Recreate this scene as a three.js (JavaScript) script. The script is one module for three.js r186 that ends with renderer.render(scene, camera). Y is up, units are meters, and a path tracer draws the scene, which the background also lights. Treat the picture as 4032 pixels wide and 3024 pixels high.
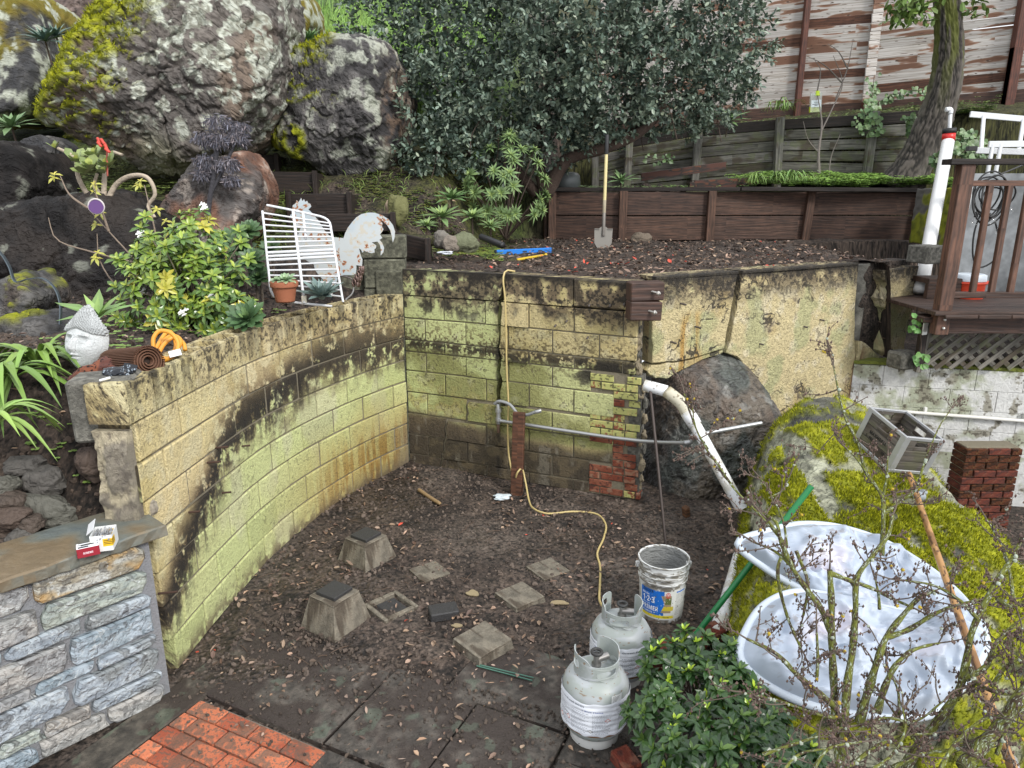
import * as THREE from 'three';
import { mergeGeometries, mergeVertices, toCreasedNormals } from 'three/addons/utils/BufferGeometryUtils.js';

// ---------- camera, sky, sun, exposure ----------
const scene = new THREE.Scene();
const camera = new THREE.PerspectiveCamera(57.02, 4 / 3, 0.05, 400);
camera.position.set(0, 2.42, 0);
camera.rotation.set(-15 * Math.PI / 180, 0, 0);
const renderer = new THREE.WebGLRenderer({ antialias: true });
renderer.setSize(1024, 768);
renderer.toneMapping = THREE.LinearToneMapping;
renderer.toneMappingExposure = 2.0;
renderer.shadowMap.enabled = true;
{ // bright overcast: white cloud layer, a little brighter overhead
  const W = 256, Hh = 128, d = new Float32Array(W * Hh * 4);
  for (let j = 0; j < Hh; j++) for (let i = 0; i < W; i++) {
    const el = Math.max(0, Math.sin((j + .5 - Hh / 2) / Hh * Math.PI));
    const n = 1 + .07 * Math.sin(i * .2 + 3 * Math.sin(j * .13)) * Math.sin(j * .31 + 2 * Math.sin(i * .07));
    const L = (.66 + .14 * el) * n, k = (j * W + i) * 4;
    d[k] = L * .97; d[k + 1] = L * 1.0; d[k + 2] = L * 1.05; d[k + 3] = 1;
  }
  const sky = new THREE.DataTexture(d, W, Hh, THREE.RGBAFormat, THREE.FloatType);
  sky.mapping = THREE.EquirectangularReflectionMapping; sky.magFilter = THREE.LinearFilter; sky.minFilter = THREE.LinearFilter; sky.needsUpdate = true;
  scene.background = sky; scene.environment = sky;
}
const sun = new THREE.DirectionalLight(new THREE.Color(1, .97, .92), 1.5);
sun.position.set(9.5, 11, 6.5); sun.target.position.set(0, 0, -5); scene.add(sun); scene.add(sun.target);
sun.castShadow = true; sun.shadow.radius = 22; sun.shadow.mapSize.set(2048, 2048);
{ const c = sun.shadow.camera; c.left = -12; c.right = 12; c.top = 14; c.bottom = -14; c.near = .5; c.far = 50; }

// ---------- helpers ----------
const rng = s => () => { s |= 0; s = s + 0x6D2B79F5 | 0; let t = Math.imul(s ^ s >>> 15, 1 | s); t = t + Math.imul(t ^ t >>> 7, 61 | t) ^ t; return ((t ^ t >>> 14) >>> 0) / 4294967296; };
const clamp = (x, a = 0, b = 1) => x < a ? a : x > b ? b : x;
const mix = (a, b, t) => a + (b - a) * t;
const sst = (a, b, x) => { const t = clamp((x - a) / (b - a)); return t * t * (3 - 2 * t); };
const h3 = (x, y, z) => { let h = Math.imul(x, 374761393) ^ Math.imul(y, 668265263) ^ Math.imul(z, 2147483647 - 98765431); h = Math.imul(h ^ h >>> 13, 1274126177); return ((h ^ h >>> 16) >>> 0) / 4294967296; };
function vn(x, y, z) { // value noise, 0..1
  const X = Math.floor(x), Y = Math.floor(y), Z = Math.floor(z); let a = x - X, b = y - Y, c = z - Z; a = a * a * (3 - 2 * a); b = b * b * (3 - 2 * b); c = c * c * (3 - 2 * c);
  const p = h3(X, Y, Z), q = h3(X, Y + 1, Z), r = h3(X, Y, Z + 1), s = h3(X, Y + 1, Z + 1), P = p + (h3(X + 1, Y, Z) - p) * a, Q = q + (h3(X + 1, Y + 1, Z) - q) * a, R = r + (h3(X + 1, Y, Z + 1) - r) * a, S = s + (h3(X + 1, Y + 1, Z + 1) - s) * a;
  const u = P + (Q - P) * b; return u + (R + (S - R) * b - u) * c;
}
function fbm(x, y, z, o = 4) { let s = 0, a = .5, n = 0; for (let i = 0; i < o; i++) { s += a * vn(x, y, z); n += a; a *= .5; x = x * 2.03 + 17.1; y = y * 2.03 + 5.3; z = z * 2.03 + 9.7; } return s / n; }
function v2(x, y, P) { // periodic 2d value noise
  let X = Math.floor(x), Y = Math.floor(y), a = x - X, b = y - Y, X1 = X + 1, Y1 = Y + 1; a = a * a * (3 - 2 * a); b = b * b * (3 - 2 * b);
  if (P) { X = ((X % P) + P) % P; X1 = ((X1 % P) + P) % P; Y = ((Y % P) + P) % P; Y1 = ((Y1 % P) + P) % P; }
  const p = h3(X, Y, 7), q = h3(X1, Y, 7), r = h3(X, Y1, 7), s = h3(X1, Y1, 7), m = p + (q - p) * a; return m + (r + (s - r) * a - m) * b;
}
function f2(x, y, o = 4, P = 0) { let s = 0, a = .5, n = 0; for (let i = 0; i < o; i++) { s += a * v2(x, y, P); n += a; a *= .5; x = x * 2 + (P ? 0 : 13.7); y = y * 2 + (P ? 0 : 7.3); P *= 2; } return s / n; }
function tex(w, h, fn, srgb = true, rep) { // fn(u, v, out) with out 0..1 (sRGB values when srgb)
  const d = new Uint8Array(w * h * 4), o = [0, 0, 0];
  for (let j = 0; j < h; j++) for (let i = 0; i < w; i++) { fn((i + .5) / w, (j + .5) / h, o); const k = (j * w + i) * 4; d[k] = clamp(o[0]) * 255; d[k + 1] = clamp(o[1]) * 255; d[k + 2] = clamp(o[2]) * 255; d[k + 3] = 255; }
  const t = new THREE.DataTexture(d, w, h); t.colorSpace = srgb ? THREE.SRGBColorSpace : THREE.NoColorSpace; t.magFilter = THREE.LinearFilter; t.minFilter = THREE.LinearMipmapLinearFilter; t.generateMipmaps = true;
  t.wrapS = t.wrapT = THREE.RepeatWrapping; if (rep) t.repeat.set(...rep); t.needsUpdate = true; return t;
}
const L3 = (r, g, b) => new THREE.Color().setRGB(r, g, b);
const S3 = c => { const q = new THREE.Color(c); return [q.r, q.g, q.b]; };
const M = (color, roughness = .8, more = {}) => new THREE.MeshStandardMaterial({ color, roughness, metalness: 0, ...more });
const V = (x, y, z) => new THREE.Vector3(x, y, z), A3 = a => new THREE.Vector3(...a);
const names = {};
const numbered = n => { names[n] = (names[n] || 0) + 1; return names[n] === 1 ? n : n + '_' + String(names[n] - 1).padStart(3, '0'); };
function mesh(name, geo, mat, parent) { const m = new THREE.Mesh(Array.isArray(geo) ? merge(geo) : geo, mat); m.name = name; m.castShadow = m.receiveShadow = true; parent.add(m); return m; }
function tag(o, label, category, group, kind) { o.name = numbered(o.name); o.userData = { label, category, kind: 'thing' }; if (group) o.userData.group = group; if (kind) o.userData.kind = kind; return o; }
function thing(name, label, category, p = [0, 0, 0], turn = 0, group) { const o = new THREE.Group(); o.name = name; tag(o, label, category, group); o.position.set(...p); o.rotation.y = turn; scene.add(o); return o; }
function solo(name, geo, mat, label, category, group, kind) { return tag(mesh(name, geo, mat, scene), label, category, group, kind); }
function setting(name, geo, mat) { const m = mesh(name, geo, mat, scene); m.name = numbered(name); m.userData.kind = 'structure'; return m; }
function merge(list) { const at = new Set(['position', 'normal']); if (list.every(g => g.attributes.uv)) at.add('uv'); if (list.every(g => g.attributes.color)) at.add('color');
  const l = list.map(g => { const q = g.index ? g.toNonIndexed() : g.clone(); for (const k of Object.keys(q.attributes)) if (!at.has(k)) q.deleteAttribute(k); return q; }); return l.length === 1 ? l[0] : mergeGeometries(l); }
function geoOf(pos, idx, uv, col, nrm) { const g = new THREE.BufferGeometry(); g.setAttribute('position', new THREE.Float32BufferAttribute(pos, 3)); if (uv) g.setAttribute('uv', new THREE.Float32BufferAttribute(uv, 2)); if (col) g.setAttribute('color', new THREE.Float32BufferAttribute(col, 3)); if (idx) g.setIndex(idx); if (nrm) g.setAttribute('normal', new THREE.Float32BufferAttribute(nrm, 3)); else g.computeVertexNormals(); return g; }
const boxUV = (g, k = 1) => { // uv in metres by dominant normal
  if (g.index) g = g.toNonIndexed(); const p = g.attributes.position, n = g.attributes.normal, u = [];
  for (let i = 0; i < p.count; i++) { const a = Math.abs(n.getX(i)), b = Math.abs(n.getY(i)), c = Math.abs(n.getZ(i)); if (b >= a && b >= c) u.push(p.getX(i) * k, p.getZ(i) * k); else if (a >= c) u.push(p.getZ(i) * k, p.getY(i) * k); else u.push(p.getX(i) * k, p.getY(i) * k); }
  g.setAttribute('uv', new THREE.Float32BufferAttribute(u, 2)); return g; };
// chamfered box, grain (u) along the longest side; off shifts the texture so that no two pieces look alike
function cbox(w, h, d, b = .004, off = 0) {
  const x = w / 2, y = h / 2, z = d / 2, P = [], N = [], U = []; b = Math.min(b, x * .45, y * .45, z * .45);
  const quad = (a, bb, c, e) => { const A = A3(a), B = A3(bb), C = A3(c), n = B.clone().sub(A).cross(C.clone().sub(A)).normalize(); for (const q of [a, bb, c, a, c, e]) { P.push(...q); N.push(n.x, n.y, n.z); uvp(q, n); } };
  const tri = (a, bb, c) => { const A = A3(a), B = A3(bb), C = A3(c), n = B.clone().sub(A).cross(C.clone().sub(A)).normalize(); for (const q of [a, bb, c]) { P.push(...q); N.push(n.x, n.y, n.z); uvp(q, n); } };
  const ax = w >= h && w >= d ? 0 : h >= d ? 1 : 2;
  const uvp = (q, n) => { const an = [Math.abs(n.x), Math.abs(n.y), Math.abs(n.z)]; let k = an.indexOf(Math.max(...an)); let o = [0, 1, 2].filter(i => i !== ax && i !== k); if (k === ax) { o = [0, 1, 2].filter(i => i !== ax); U.push(q[o[0]] + off, q[o[1]] + off * 1.7); } else U.push(q[ax] + off, q[o[0]] + off * 1.7); };
  const X = x - b, Y = y - b, Z = z - b;
  for (const s of [1, -1]) { const f = (a, bb, c, e) => s > 0 ? quad(a, bb, c, e) : quad(e, c, bb, a);
    f([s * x, -Y, Z], [s * x, -Y, -Z], [s * x, Y, -Z], [s * x, Y, Z]); f([-X, s * y, Z], [X, s * y, Z], [X, s * y, -Z], [-X, s * y, -Z]); f([-X, -Y, s * z], [X, -Y, s * z], [X, Y, s * z], [-X, Y, s * z]); }
  for (const i of [1, -1]) for (const j of [1, -1]) { const f = (a, bb, c, e) => i * j > 0 ? quad(a, bb, c, e) : quad(e, c, bb, a);
    f([i * X, j * y, Z], [i * x, j * Y, Z], [i * x, j * Y, -Z], [i * X, j * y, -Z]); f([i * x, Y, j * Z], [i * X, Y, j * z], [i * X, -Y, j * z], [i * x, -Y, j * Z]); f([X, i * y, j * Z], [-X, i * y, j * Z], [-X, i * Y, j * z], [X, i * Y, j * z]);
    for (const k of [1, -1]) { const s = i * j * k, a = [i * x, j * Y, k * Z], bb = [i * X, j * y, k * Z], c = [i * X, j * Y, k * z]; s > 0 ? tri(a, bb, c) : tri(c, bb, a); } }
  return geoOf(P, null, U, null, N);
}
const at = (g, x, y, z, rx = 0, ry = 0, rz = 0) => { g.applyMatrix4(new THREE.Matrix4().compose(V(x, y, z), new THREE.Quaternion().setFromEuler(new THREE.Euler(rx, ry, rz, 'YXZ')), V(1, 1, 1))); return g; };
// tube through points (arrays), radius constant or function of 0..1
function tube(pts, r, sides = 8, per = 6, closed = false, caps = true) {
  const c = new THREE.CatmullRomCurve3(pts.map(p => p.isVector3 ? p : A3(p)), closed, 'centripetal'), n = Math.max(2, (pts.length - 1) * per), fr = c.computeFrenetFrames(n, closed), P = [], I = [], U = [], len = c.getLength(), rf = typeof r === 'function' ? r : () => r;
  for (let i = 0; i <= n; i++) { const q = c.getPointAt(i / n), rr = rf(i / n); for (let j = 0; j <= sides; j++) { const a = j / sides * 2 * Math.PI, e = fr.normals[i].clone().multiplyScalar(Math.cos(a) * rr).addScaledVector(fr.binormals[i], Math.sin(a) * rr); P.push(q.x + e.x, q.y + e.y, q.z + e.z); U.push(i / n * len, j / sides * 2 * Math.PI * rr); } }
  for (let i = 0; i < n; i++) for (let j = 0; j < sides; j++) { const a = i * (sides + 1) + j, b = a + sides + 1; I.push(a, a + 1, b, b, a + 1, b + 1); }
  if (caps && !closed) for (const [i, f] of [[0, 1], [n, 0]]) { const k = P.length / 3, q = c.getPointAt(i / n); P.push(q.x, q.y, q.z); U.push(0, 0); for (let j = 0; j < sides; j++) { const a = i * (sides + 1) + j; f ? I.push(k, a + 1, a) : I.push(k, a, a + 1); } }
  const g = geoOf(P, I, U); // weld normals at the seam
  const N = g.attributes.normal; for (let i = 0; i <= n; i++) { const a = i * (sides + 1), b = a + sides, v = V(N.getX(a) + N.getX(b), N.getY(a) + N.getY(b), N.getZ(a) + N.getZ(b)).normalize(); N.setXYZ(a, v.x, v.y, v.z); N.setXYZ(b, v.x, v.y, v.z); }
  return g;
}
function ballGrid(n) { // indexed cube-sphere of unit radius
  const map = new Int32Array((n + 1) ** 3).fill(-1), P = [], I = []; const id = (x, y, z) => { const k = (x * (n + 1) + y) * (n + 1) + z; if (map[k] < 0) { map[k] = P.length / 3; const f = q => Math.tan((q / n * 2 - 1) * Math.PI / 4), a = f(x), b = f(y), c = f(z), l = Math.hypot(a, b, c); P.push(a / l, b / l, c / l); } return map[k]; };
  for (let f = 0; f < 6; f++) for (let i = 0; i < n; i++) for (let j = 0; j < n; j++) { const g = (u, v) => f === 0 ? id(n, u, v) : f === 1 ? id(0, v, u) : f === 2 ? id(v, n, u) : f === 3 ? id(u, 0, v) : f === 4 ? id(u, v, n) : id(v, u, 0); const a = g(i, j), b = g(i + 1, j), c = g(i + 1, j + 1), d = g(i, j + 1); I.push(a, b, c, a, c, d); }
  const g = new THREE.BufferGeometry(); g.setAttribute('position', new THREE.Float32BufferAttribute(P, 3)); g.setIndex(I); return g;
}
const rod = (a, b, r, sides = 8) => tube([a, b], r, sides, 1);
const lathe = (pts, seg = 32) => new THREE.LatheGeometry(pts.map(p => new THREE.Vector2(p[0], p[1])), seg);
function prism(poly, depth, bevel = 0) { // extruded outline in x,y towards +z
  const s = new THREE.Shape(poly.map(p => new THREE.Vector2(p[0], p[1]))); return new THREE.ExtrudeGeometry(s, { depth: depth - 2 * bevel, bevelEnabled: bevel > 0, bevelThickness: bevel, bevelSize: bevel, bevelOffset: -bevel, bevelSegments: 1, steps: 1 }).translate(0, 0, bevel);
}
// orient a group so that its x runs from plan point a to b (wall coordinates: x along, y up, z out towards the viewer side)
function wallFrame(o, x0, z0, x1, z1, y = 0) { o.position.set(x0, y, z0); o.rotation.y = Math.atan2(-(z1 - z0), x1 - x0); return o; }


// ---------- plan of the place (metres; y = 0 is the floor of the excavated patio) ----------
const LWP = new THREE.CatmullRomCurve3([[-1.765, -3.12], [-1.745, -3.5], [-1.715, -3.9], [-1.67, -4.35], [-1.575, -4.8], [-1.42, -5.25], [-1.215, -5.72], [-.95, -6.18]].map(p => V(p[0], 0, p[1])), false, 'catmullrom');
LWP.arcLengthDivisions = 400; const LWL = LWP.getLength();
const lwAt = s => { const u = clamp(s / LWL), p = LWP.getPointAt(u), t = LWP.getTangentAt(u), e = s - u * LWL; return { x: p.x + t.x * e, z: p.z + t.z * e, tx: t.x, tz: t.z }; };
const BW = [-.95, -6.18, 1.06, -5.31], RW = [1.06, -5.42, 3.25, -6.66], KW = [3.30, -6.69, 5.6, -6.15];
const inPoly = (x, z, p) => { let c = false; for (let i = 0, j = p.length - 1; i < p.length; j = i++) if ((p[i][1] > z) !== (p[j][1] > z) && x < (p[j][0] - p[i][0]) * (z - p[i][1]) / (p[j][1] - p[i][1]) + p[i][0]) c = !c; return c; };
const pit = []; for (let i = 0; i <= 16; i++) { const q = lwAt(i / 16 * LWL); pit.push([q.x + q.tz * .09, q.z - q.tx * .09]); }
pit.push([-.98, -6.29], [1.06, -5.44], [1.2, -5.6], [3.2, -6.74], [3.36, -6.8], [9, -5.5], [9, 1], [-4, 1], [-4.0, -.6], [-2.25, -2.52], [-1.80, -3.03]);
const lwX = z => { // x of the left wall at depth z
  if (z > -3.12) return -1.80; for (let i = 1; i < pit.length; i++) if (pit[i][1] <= z) { const a = pit[i - 1], b = pit[i], t = (z - a[1]) / (b[1] - a[1]); return mix(a[0], b[0], t); } return -.95; };
function upperH(x, z) { // height of the ground behind the walls
  const D = -z, n = fbm(x * 1.3, 3.1, z * 1.3, 3) - .5;
  let h;
  const d = z > -6.2 ? lwX(z) - x : Math.max(0, -.95 - x);
  let bed = 1.5 + .05 * d + .50 * Math.max(0, D - 5.5) * sst(.35, 1.1, d);
  const hill = 1.78 + .45 * Math.max(0, D - 6.8);
  const ter = 1.78 + .015 * (D - 6) + .25 * Math.max(0, D - 13);
  const pl = 2.44 + .02 * (D - 9.8);
  const b = sst(-3.9, -3.05, z); bed = mix(bed, .87 + .25 * Math.max(0, d - .3), b);
  const k = sst(-2.5, -3.3, x);                        // left bed away from the steps
  h = mix(hill, bed, Math.max(sst(6.75, 6.0, D), k * sst(8.6, 6.6, D)));
  if (D > 6.3 || x > -.9) {
    const r = sst(-1.25 + .3 * (D - 7.5), -.55 + .3 * (D - 7.5), x);    // terrace to the right
    let t = ter; if (D > 9.9) t = mix(ter, pl, sst(9.9, 10.05, D)); 
    const z2 = mix(12.7, 10.9, (x - 1.2) / 5.4); if (D > z2) t = mix(t, mix(3.05, 3.5, clamp((x - 1.2) / 5.4)) + .25 * (D - z2), sst(z2, z2 + .15, D));
    h = mix(h, t, r);
  }
  if (x > 3.55 && D < 9.4) h = mix(h, .78, sst(3.55, 3.75, x) * sst(9.4, 9.2, D));
  return h + n * (D > 9.9 && x > .5 ? .05 : .09);
}
const span = (a, b, n) => Array.from({ length: n + 1 }, (_, i) => a + (b - a) * i / n);
function grid(xs, zs, hf, cf, skip) {
  const P = [], I = [], C = [], U = [], nx = xs.length, nz = zs.length, H = [];
  for (let j = 0; j < nz; j++) for (let i = 0; i < nx; i++) { const x = xs[i], z = zs[j], y = hf(x, z); P.push(x, y, z); U.push(x, z); H.push(y); const c = cf(x, z, y); C.push(c[0], c[1], c[2]); }
  for (let j = 0; j < nz - 1; j++) for (let i = 0; i < nx - 1; i++) { if (skip && skip((xs[i] + xs[i + 1]) / 2, (zs[j] + zs[j + 1]) / 2)) continue; const a = j * nx + i; I.push(a, a + nx, a + 1, a + 1, a + nx, a + nx + 1); }
  return geoOf(P, I, U, C);
}
const mx3 = (a, b, t) => [mix(a[0], b[0], t), mix(a[1], b[1], t), mix(a[2], b[2], t)];
// fine soil: grey-level detail, crumbs and fibres, 1.2 m tile
const soilMap = tex(1024, 1024, (u, v, o) => { const a = f2(u * 8, v * 8, 5, 8), b = f2(u * 64, v * 64, 3, 64), c = v2(u * 150, v * 150, 150), w = f2(u * 16 + 3 * a, v * 40, 3, 0);
  let g = .62 + .5 * (a - .5) + .55 * (b - .5) + .2 * (c - .5); if (c > .9 && b > .55) g += .25; if (b < .34) g *= .72; o[0] = g * 1.02; o[1] = g; o[2] = g * .98; }, true, [1 / 1.2, 1 / 1.2]);
const soilBump = tex(1024, 1024, (u, v, o) => { const a = f2(u * 10, v * 10, 4, 10), b = f2(u * 50, v * 50, 4, 50), c = v2(u * 130, v * 130, 130); o[0] = o[1] = o[2] = .5 * a + .55 * b * b * 1.3 + .12 * c; }, false, [1 / 1.2, 1 / 1.2]);
const soilRough = tex(512, 512, (u, v, o) => { const a = f2(u * 5 + 2, v * 5, 5, 5); o[0] = o[1] = o[2] = mix(.95, .6, sst(.5, .68, a)); }, false, [1 / 2.3, 1 / 2.3]);
const soilMat = new THREE.MeshStandardMaterial({ vertexColors: true, map: soilMap, bumpMap: soilBump, bumpScale: .022, roughnessMap: soilRough, roughness: 1 });
const SOIL = [.140, .108, .088], SOILD = [.086, .065, .053], MUD = [.195, .162, .138], MOSSY = [.10, .115, .022], GRASS = [.10, .19, .035], DUFF = [.12, .08, .055];
function floorH(x, z) {
  const n = fbm(x * 1.1, 1, z * 1.1, 3) - .5, m = fbm(x * 7, 4, z * 7, 3), f = fbm(x * 26, 2, z * 26, 2);
  const slab = sst(-3.35, -3.05, z + .1 * (x)) ; // soil thins out over the slabs in front
  if (x > 2.75) return -.5 * sst(2.75, 3.1, x) + .04 * n;
  return mix(.05 * n + .03 * (m - .5) + .016 * Math.max(0, f - .45), -.028 + .012 * n + .012 * (m - .5), slab);
}
{
  const xs = [...span(-4, -2.05, 14), ...span(-2, 2.3, 300), ...span(2.4, 8, 40)], zs = [...span(-7.4, -6.3, 16), ...span(-6.27, -2.2, 290), ...span(-2.15, .8, 30)];
  setting('soil_floor', grid(xs, zs, floorH, (x, z) => { const a = fbm(x * 1.7 + 5, 0, z * 1.7, 4), b = fbm(x * 5, 8, z * 5, 3); let c = mx3(SOIL, SOILD, sst(.42, .62, b)); c = mx3(c, MUD, sst(.5, .68, a) * .8); return c; }), soilMat);
  const ux = [...span(-14, -6.2, 26), ...span(-6, 4.4, 250), ...span(4.6, 14, 40)], uz = [...span(-34, -16.4, 44), ...span(-16, -9.2, 110), ...span(-9.1, -2.2, 170), ...span(-2, -.6, 6)];
  setting('hillside', grid(ux, uz, (x, z) => upperH(x, z) + .05 * (fbm(x * 6, 1, z * 6, 3) - .5) + .02 * (fbm(x * 22, 6, z * 22, 2) - .5), (x, z) => {
    const D = -z, a = fbm(x * 1.5, 2, z * 1.5, 4), b = fbm(x * 4, 7, z * 4, 3); let c = mx3(SOIL, SOILD, sst(.4, .6, b));
    const mossk = sst(.5, -.2, x) * sst(6.7, 7.3, D) * sst(.34, .5, a + .08); c = mx3(c, MOSSY, mossk);
    c = mx3(c, GRASS, sst(9, 10.5, D) * sst(.6, -.2, x)); if (x > .9 && D > 10) c = mx3(c, MOSSY, .7);
    if (x > -.6 && x < 3.8 && D < 9.7) c = mx3(c, DUFF, .6 * sst(.45, .6, b) * sst(8.3, 6.6, D)); return c;
  }, (x, z) => inPoly(x, z, pit)), new THREE.MeshStandardMaterial({ vertexColors: true, map: soilMap, bumpMap: soilBump, bumpScale: .022, roughness: 1 }));
}


// ---------- block walls ----------
const grit = tex(512, 512, (u, v, o) => { const a = f2(u * 30, v * 30, 4, 30), b = v2(u * 120, v * 120, 120); const p = b < .12 ? -.35 : 0; o[0] = o[1] = o[2] = .35 + .6 * (a - .2) + .2 * b + p; }, false);
const gritFor = (w, h, m = .35) => { const t = grit.clone(); t.repeat.set(w / m, h / m); t.needsUpdate = true; return t; };
const poly1 = (pts, x) => { if (x <= pts[0][0]) return pts[0][1]; for (let i = 1; i < pts.length; i++) if (x <= pts[i][0]) return mix(pts[i - 1][1], pts[i][1], (x - pts[i - 1][0]) / (pts[i][0] - pts[i - 1][0])); return pts[pts.length - 1][1]; };
const CREAM = [.86, .80, .60], LIME = [.82, .85, .60], OCHRE = [.74, .67, .42], BROWN = [.40, .345, .27], BLACK = [.15, .135, .115], PALE = [.80, .79, .68];
const put = (o, c, t) => { o[0] = mix(o[0], c[0], t); o[1] = mix(o[1], c[1], t); o[2] = mix(o[2], c[2], t); };
const band = [[-.1, .30], [0.115,0.389], [0.299,0.553], [0.48,0.682], [0.636,0.781], [0.816,0.968], [1.079,1.07], [1.504,1.117], [2.153,1.227], [2.633,1.204], [3.3, 1.15]];
const lwMap = tex(1664, 832, (u, v, o) => {
  const s = u * 3.25, h = v * 1.625, a = f2(s * 3, h * 3, 4), b = f2(s * 14, h * 14, 4), c = f2(s * 55, h * 55, 3), g = v2(s * 130, h * 130), dr = f2(s * 26, h * 3.2, 3), d = h - poly1(band, s) + .09 * (b - .5);
  o[0] = CREAM[0]; o[1] = CREAM[1]; o[2] = CREAM[2];
  put(o, OCHRE, .45 * sst(.5, .75, a)); put(o, PALE, .35 * sst(.55, .3, b));
  const low = sst(.03, -.03, d); put(o, LIME, low); put(o, PALE, low * .45 * sst(.52, .7, f2(s * 5 + 9, h * 2.5, 3)));
  put(o, OCHRE, low * .95 * sst(.9, .25, h + .35 * (a - .5)) * sst(1.1, 2.6, s + .8 * (a - .5)));
  put(o, [.60, .46, .22], low * .8 * sst(.62, .2, h) * sst(1.6, 2.6, s) * sst(.4, .6, dr));
  put(o, BROWN, .85 * sst(.16, .0, h + .12 * (b - .5)) * sst(.35, .6, b + .15 * sst(1.5, 3, s)));
  put(o, [.52, .47, .40], .7 * sst(2.9, 3.22, s + .2 * (b - .5)) * sst(.6, .2, h));
  // mould: the old line across the wall and everything that ran down from it
  const wd = (s > 1.4 ? .12 : .10) * (.45 + 1.1 * f2(s * 4 + 2, h * 4, 3)), d3 = d + .16 * (a - .5) + .06 * (c - .5), bd = Math.exp(-(d3 * d3) / (wd * wd)); const run = low * sst(-.34, -.02, d) * sst(.5, .66, dr);
  put(o, [.36, .28, .20], .8 * Math.exp(-(d3 * d3) / (wd * wd * 2.6)) * sst(.3, .55, b)); put(o, BLACK, .9 * bd * sst(.40, .56, .5 * b + .5 * c + .07 * bd)); put(o, BLACK, .75 * run * sst(.40, .56, .6 * c + .4 * dr));
  // speckled mould, heavy on the top course and towards the corner
  const up = sst(1.28, 1.58, h + .12 * (b - .5)), cor = sst(1.4, 3.1, s) * sst(.95, 1.25, h); put(o, [.46, .41, .30], .6 * Math.max(up * .75, cor) * sst(.40, .60, b * .55 + c * .5)); put(o, BLACK, .68 * clamp(up * .8 + cor * .4 + .05) * sst(.54, .66, c * .65 + b * .35)); put(o, BLACK, .35 * up * sst(.48, .64, dr));
  if (g > .955 && c > .5) put(o, BLACK, .7); put(o, BLACK, .20 * sst(.58, .74, c) * (.5 + .6 * sst(.4, .6, a)));
  const m = .96 + .16 * (c - .5); o[0] *= m; o[1] *= m; o[2] *= m;
}, true);
const tints = [1, .93, 1.04, .88, .97]; const lwMats = tints.map((k, i) => M(L3(k, k * (1 - .015 * (i % 3)), k * (1 - .03 * (i % 2))), .93, { map: lwMap, bumpMap: gritFor(3.25, 1.625), bumpScale: .012 })); let lwi = 0; const lwPick = () => lwMats[(lwi = (lwi * 7 + 3) % 31) % 5];
const blockMap = tex(512, 512, (u, v, o) => { const a = f2(u * 6, v * 6, 4, 6), b = f2(u * 40, v * 40, 3, 40), g = .36 + .26 * (a - .5) + .3 * (b - .5); o[0] = g * 1.02; o[1] = g; o[2] = g * .93; });
const bareMat = M(0xffffff, .95, { map: blockMap, bumpMap: gritFor(1, 1), bumpScale: .009 });
const mortarMat = M(L3(.24, .21, .15), .98, { bumpMap: gritFor(1, 1, .2), bumpScale: .01 });
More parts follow.
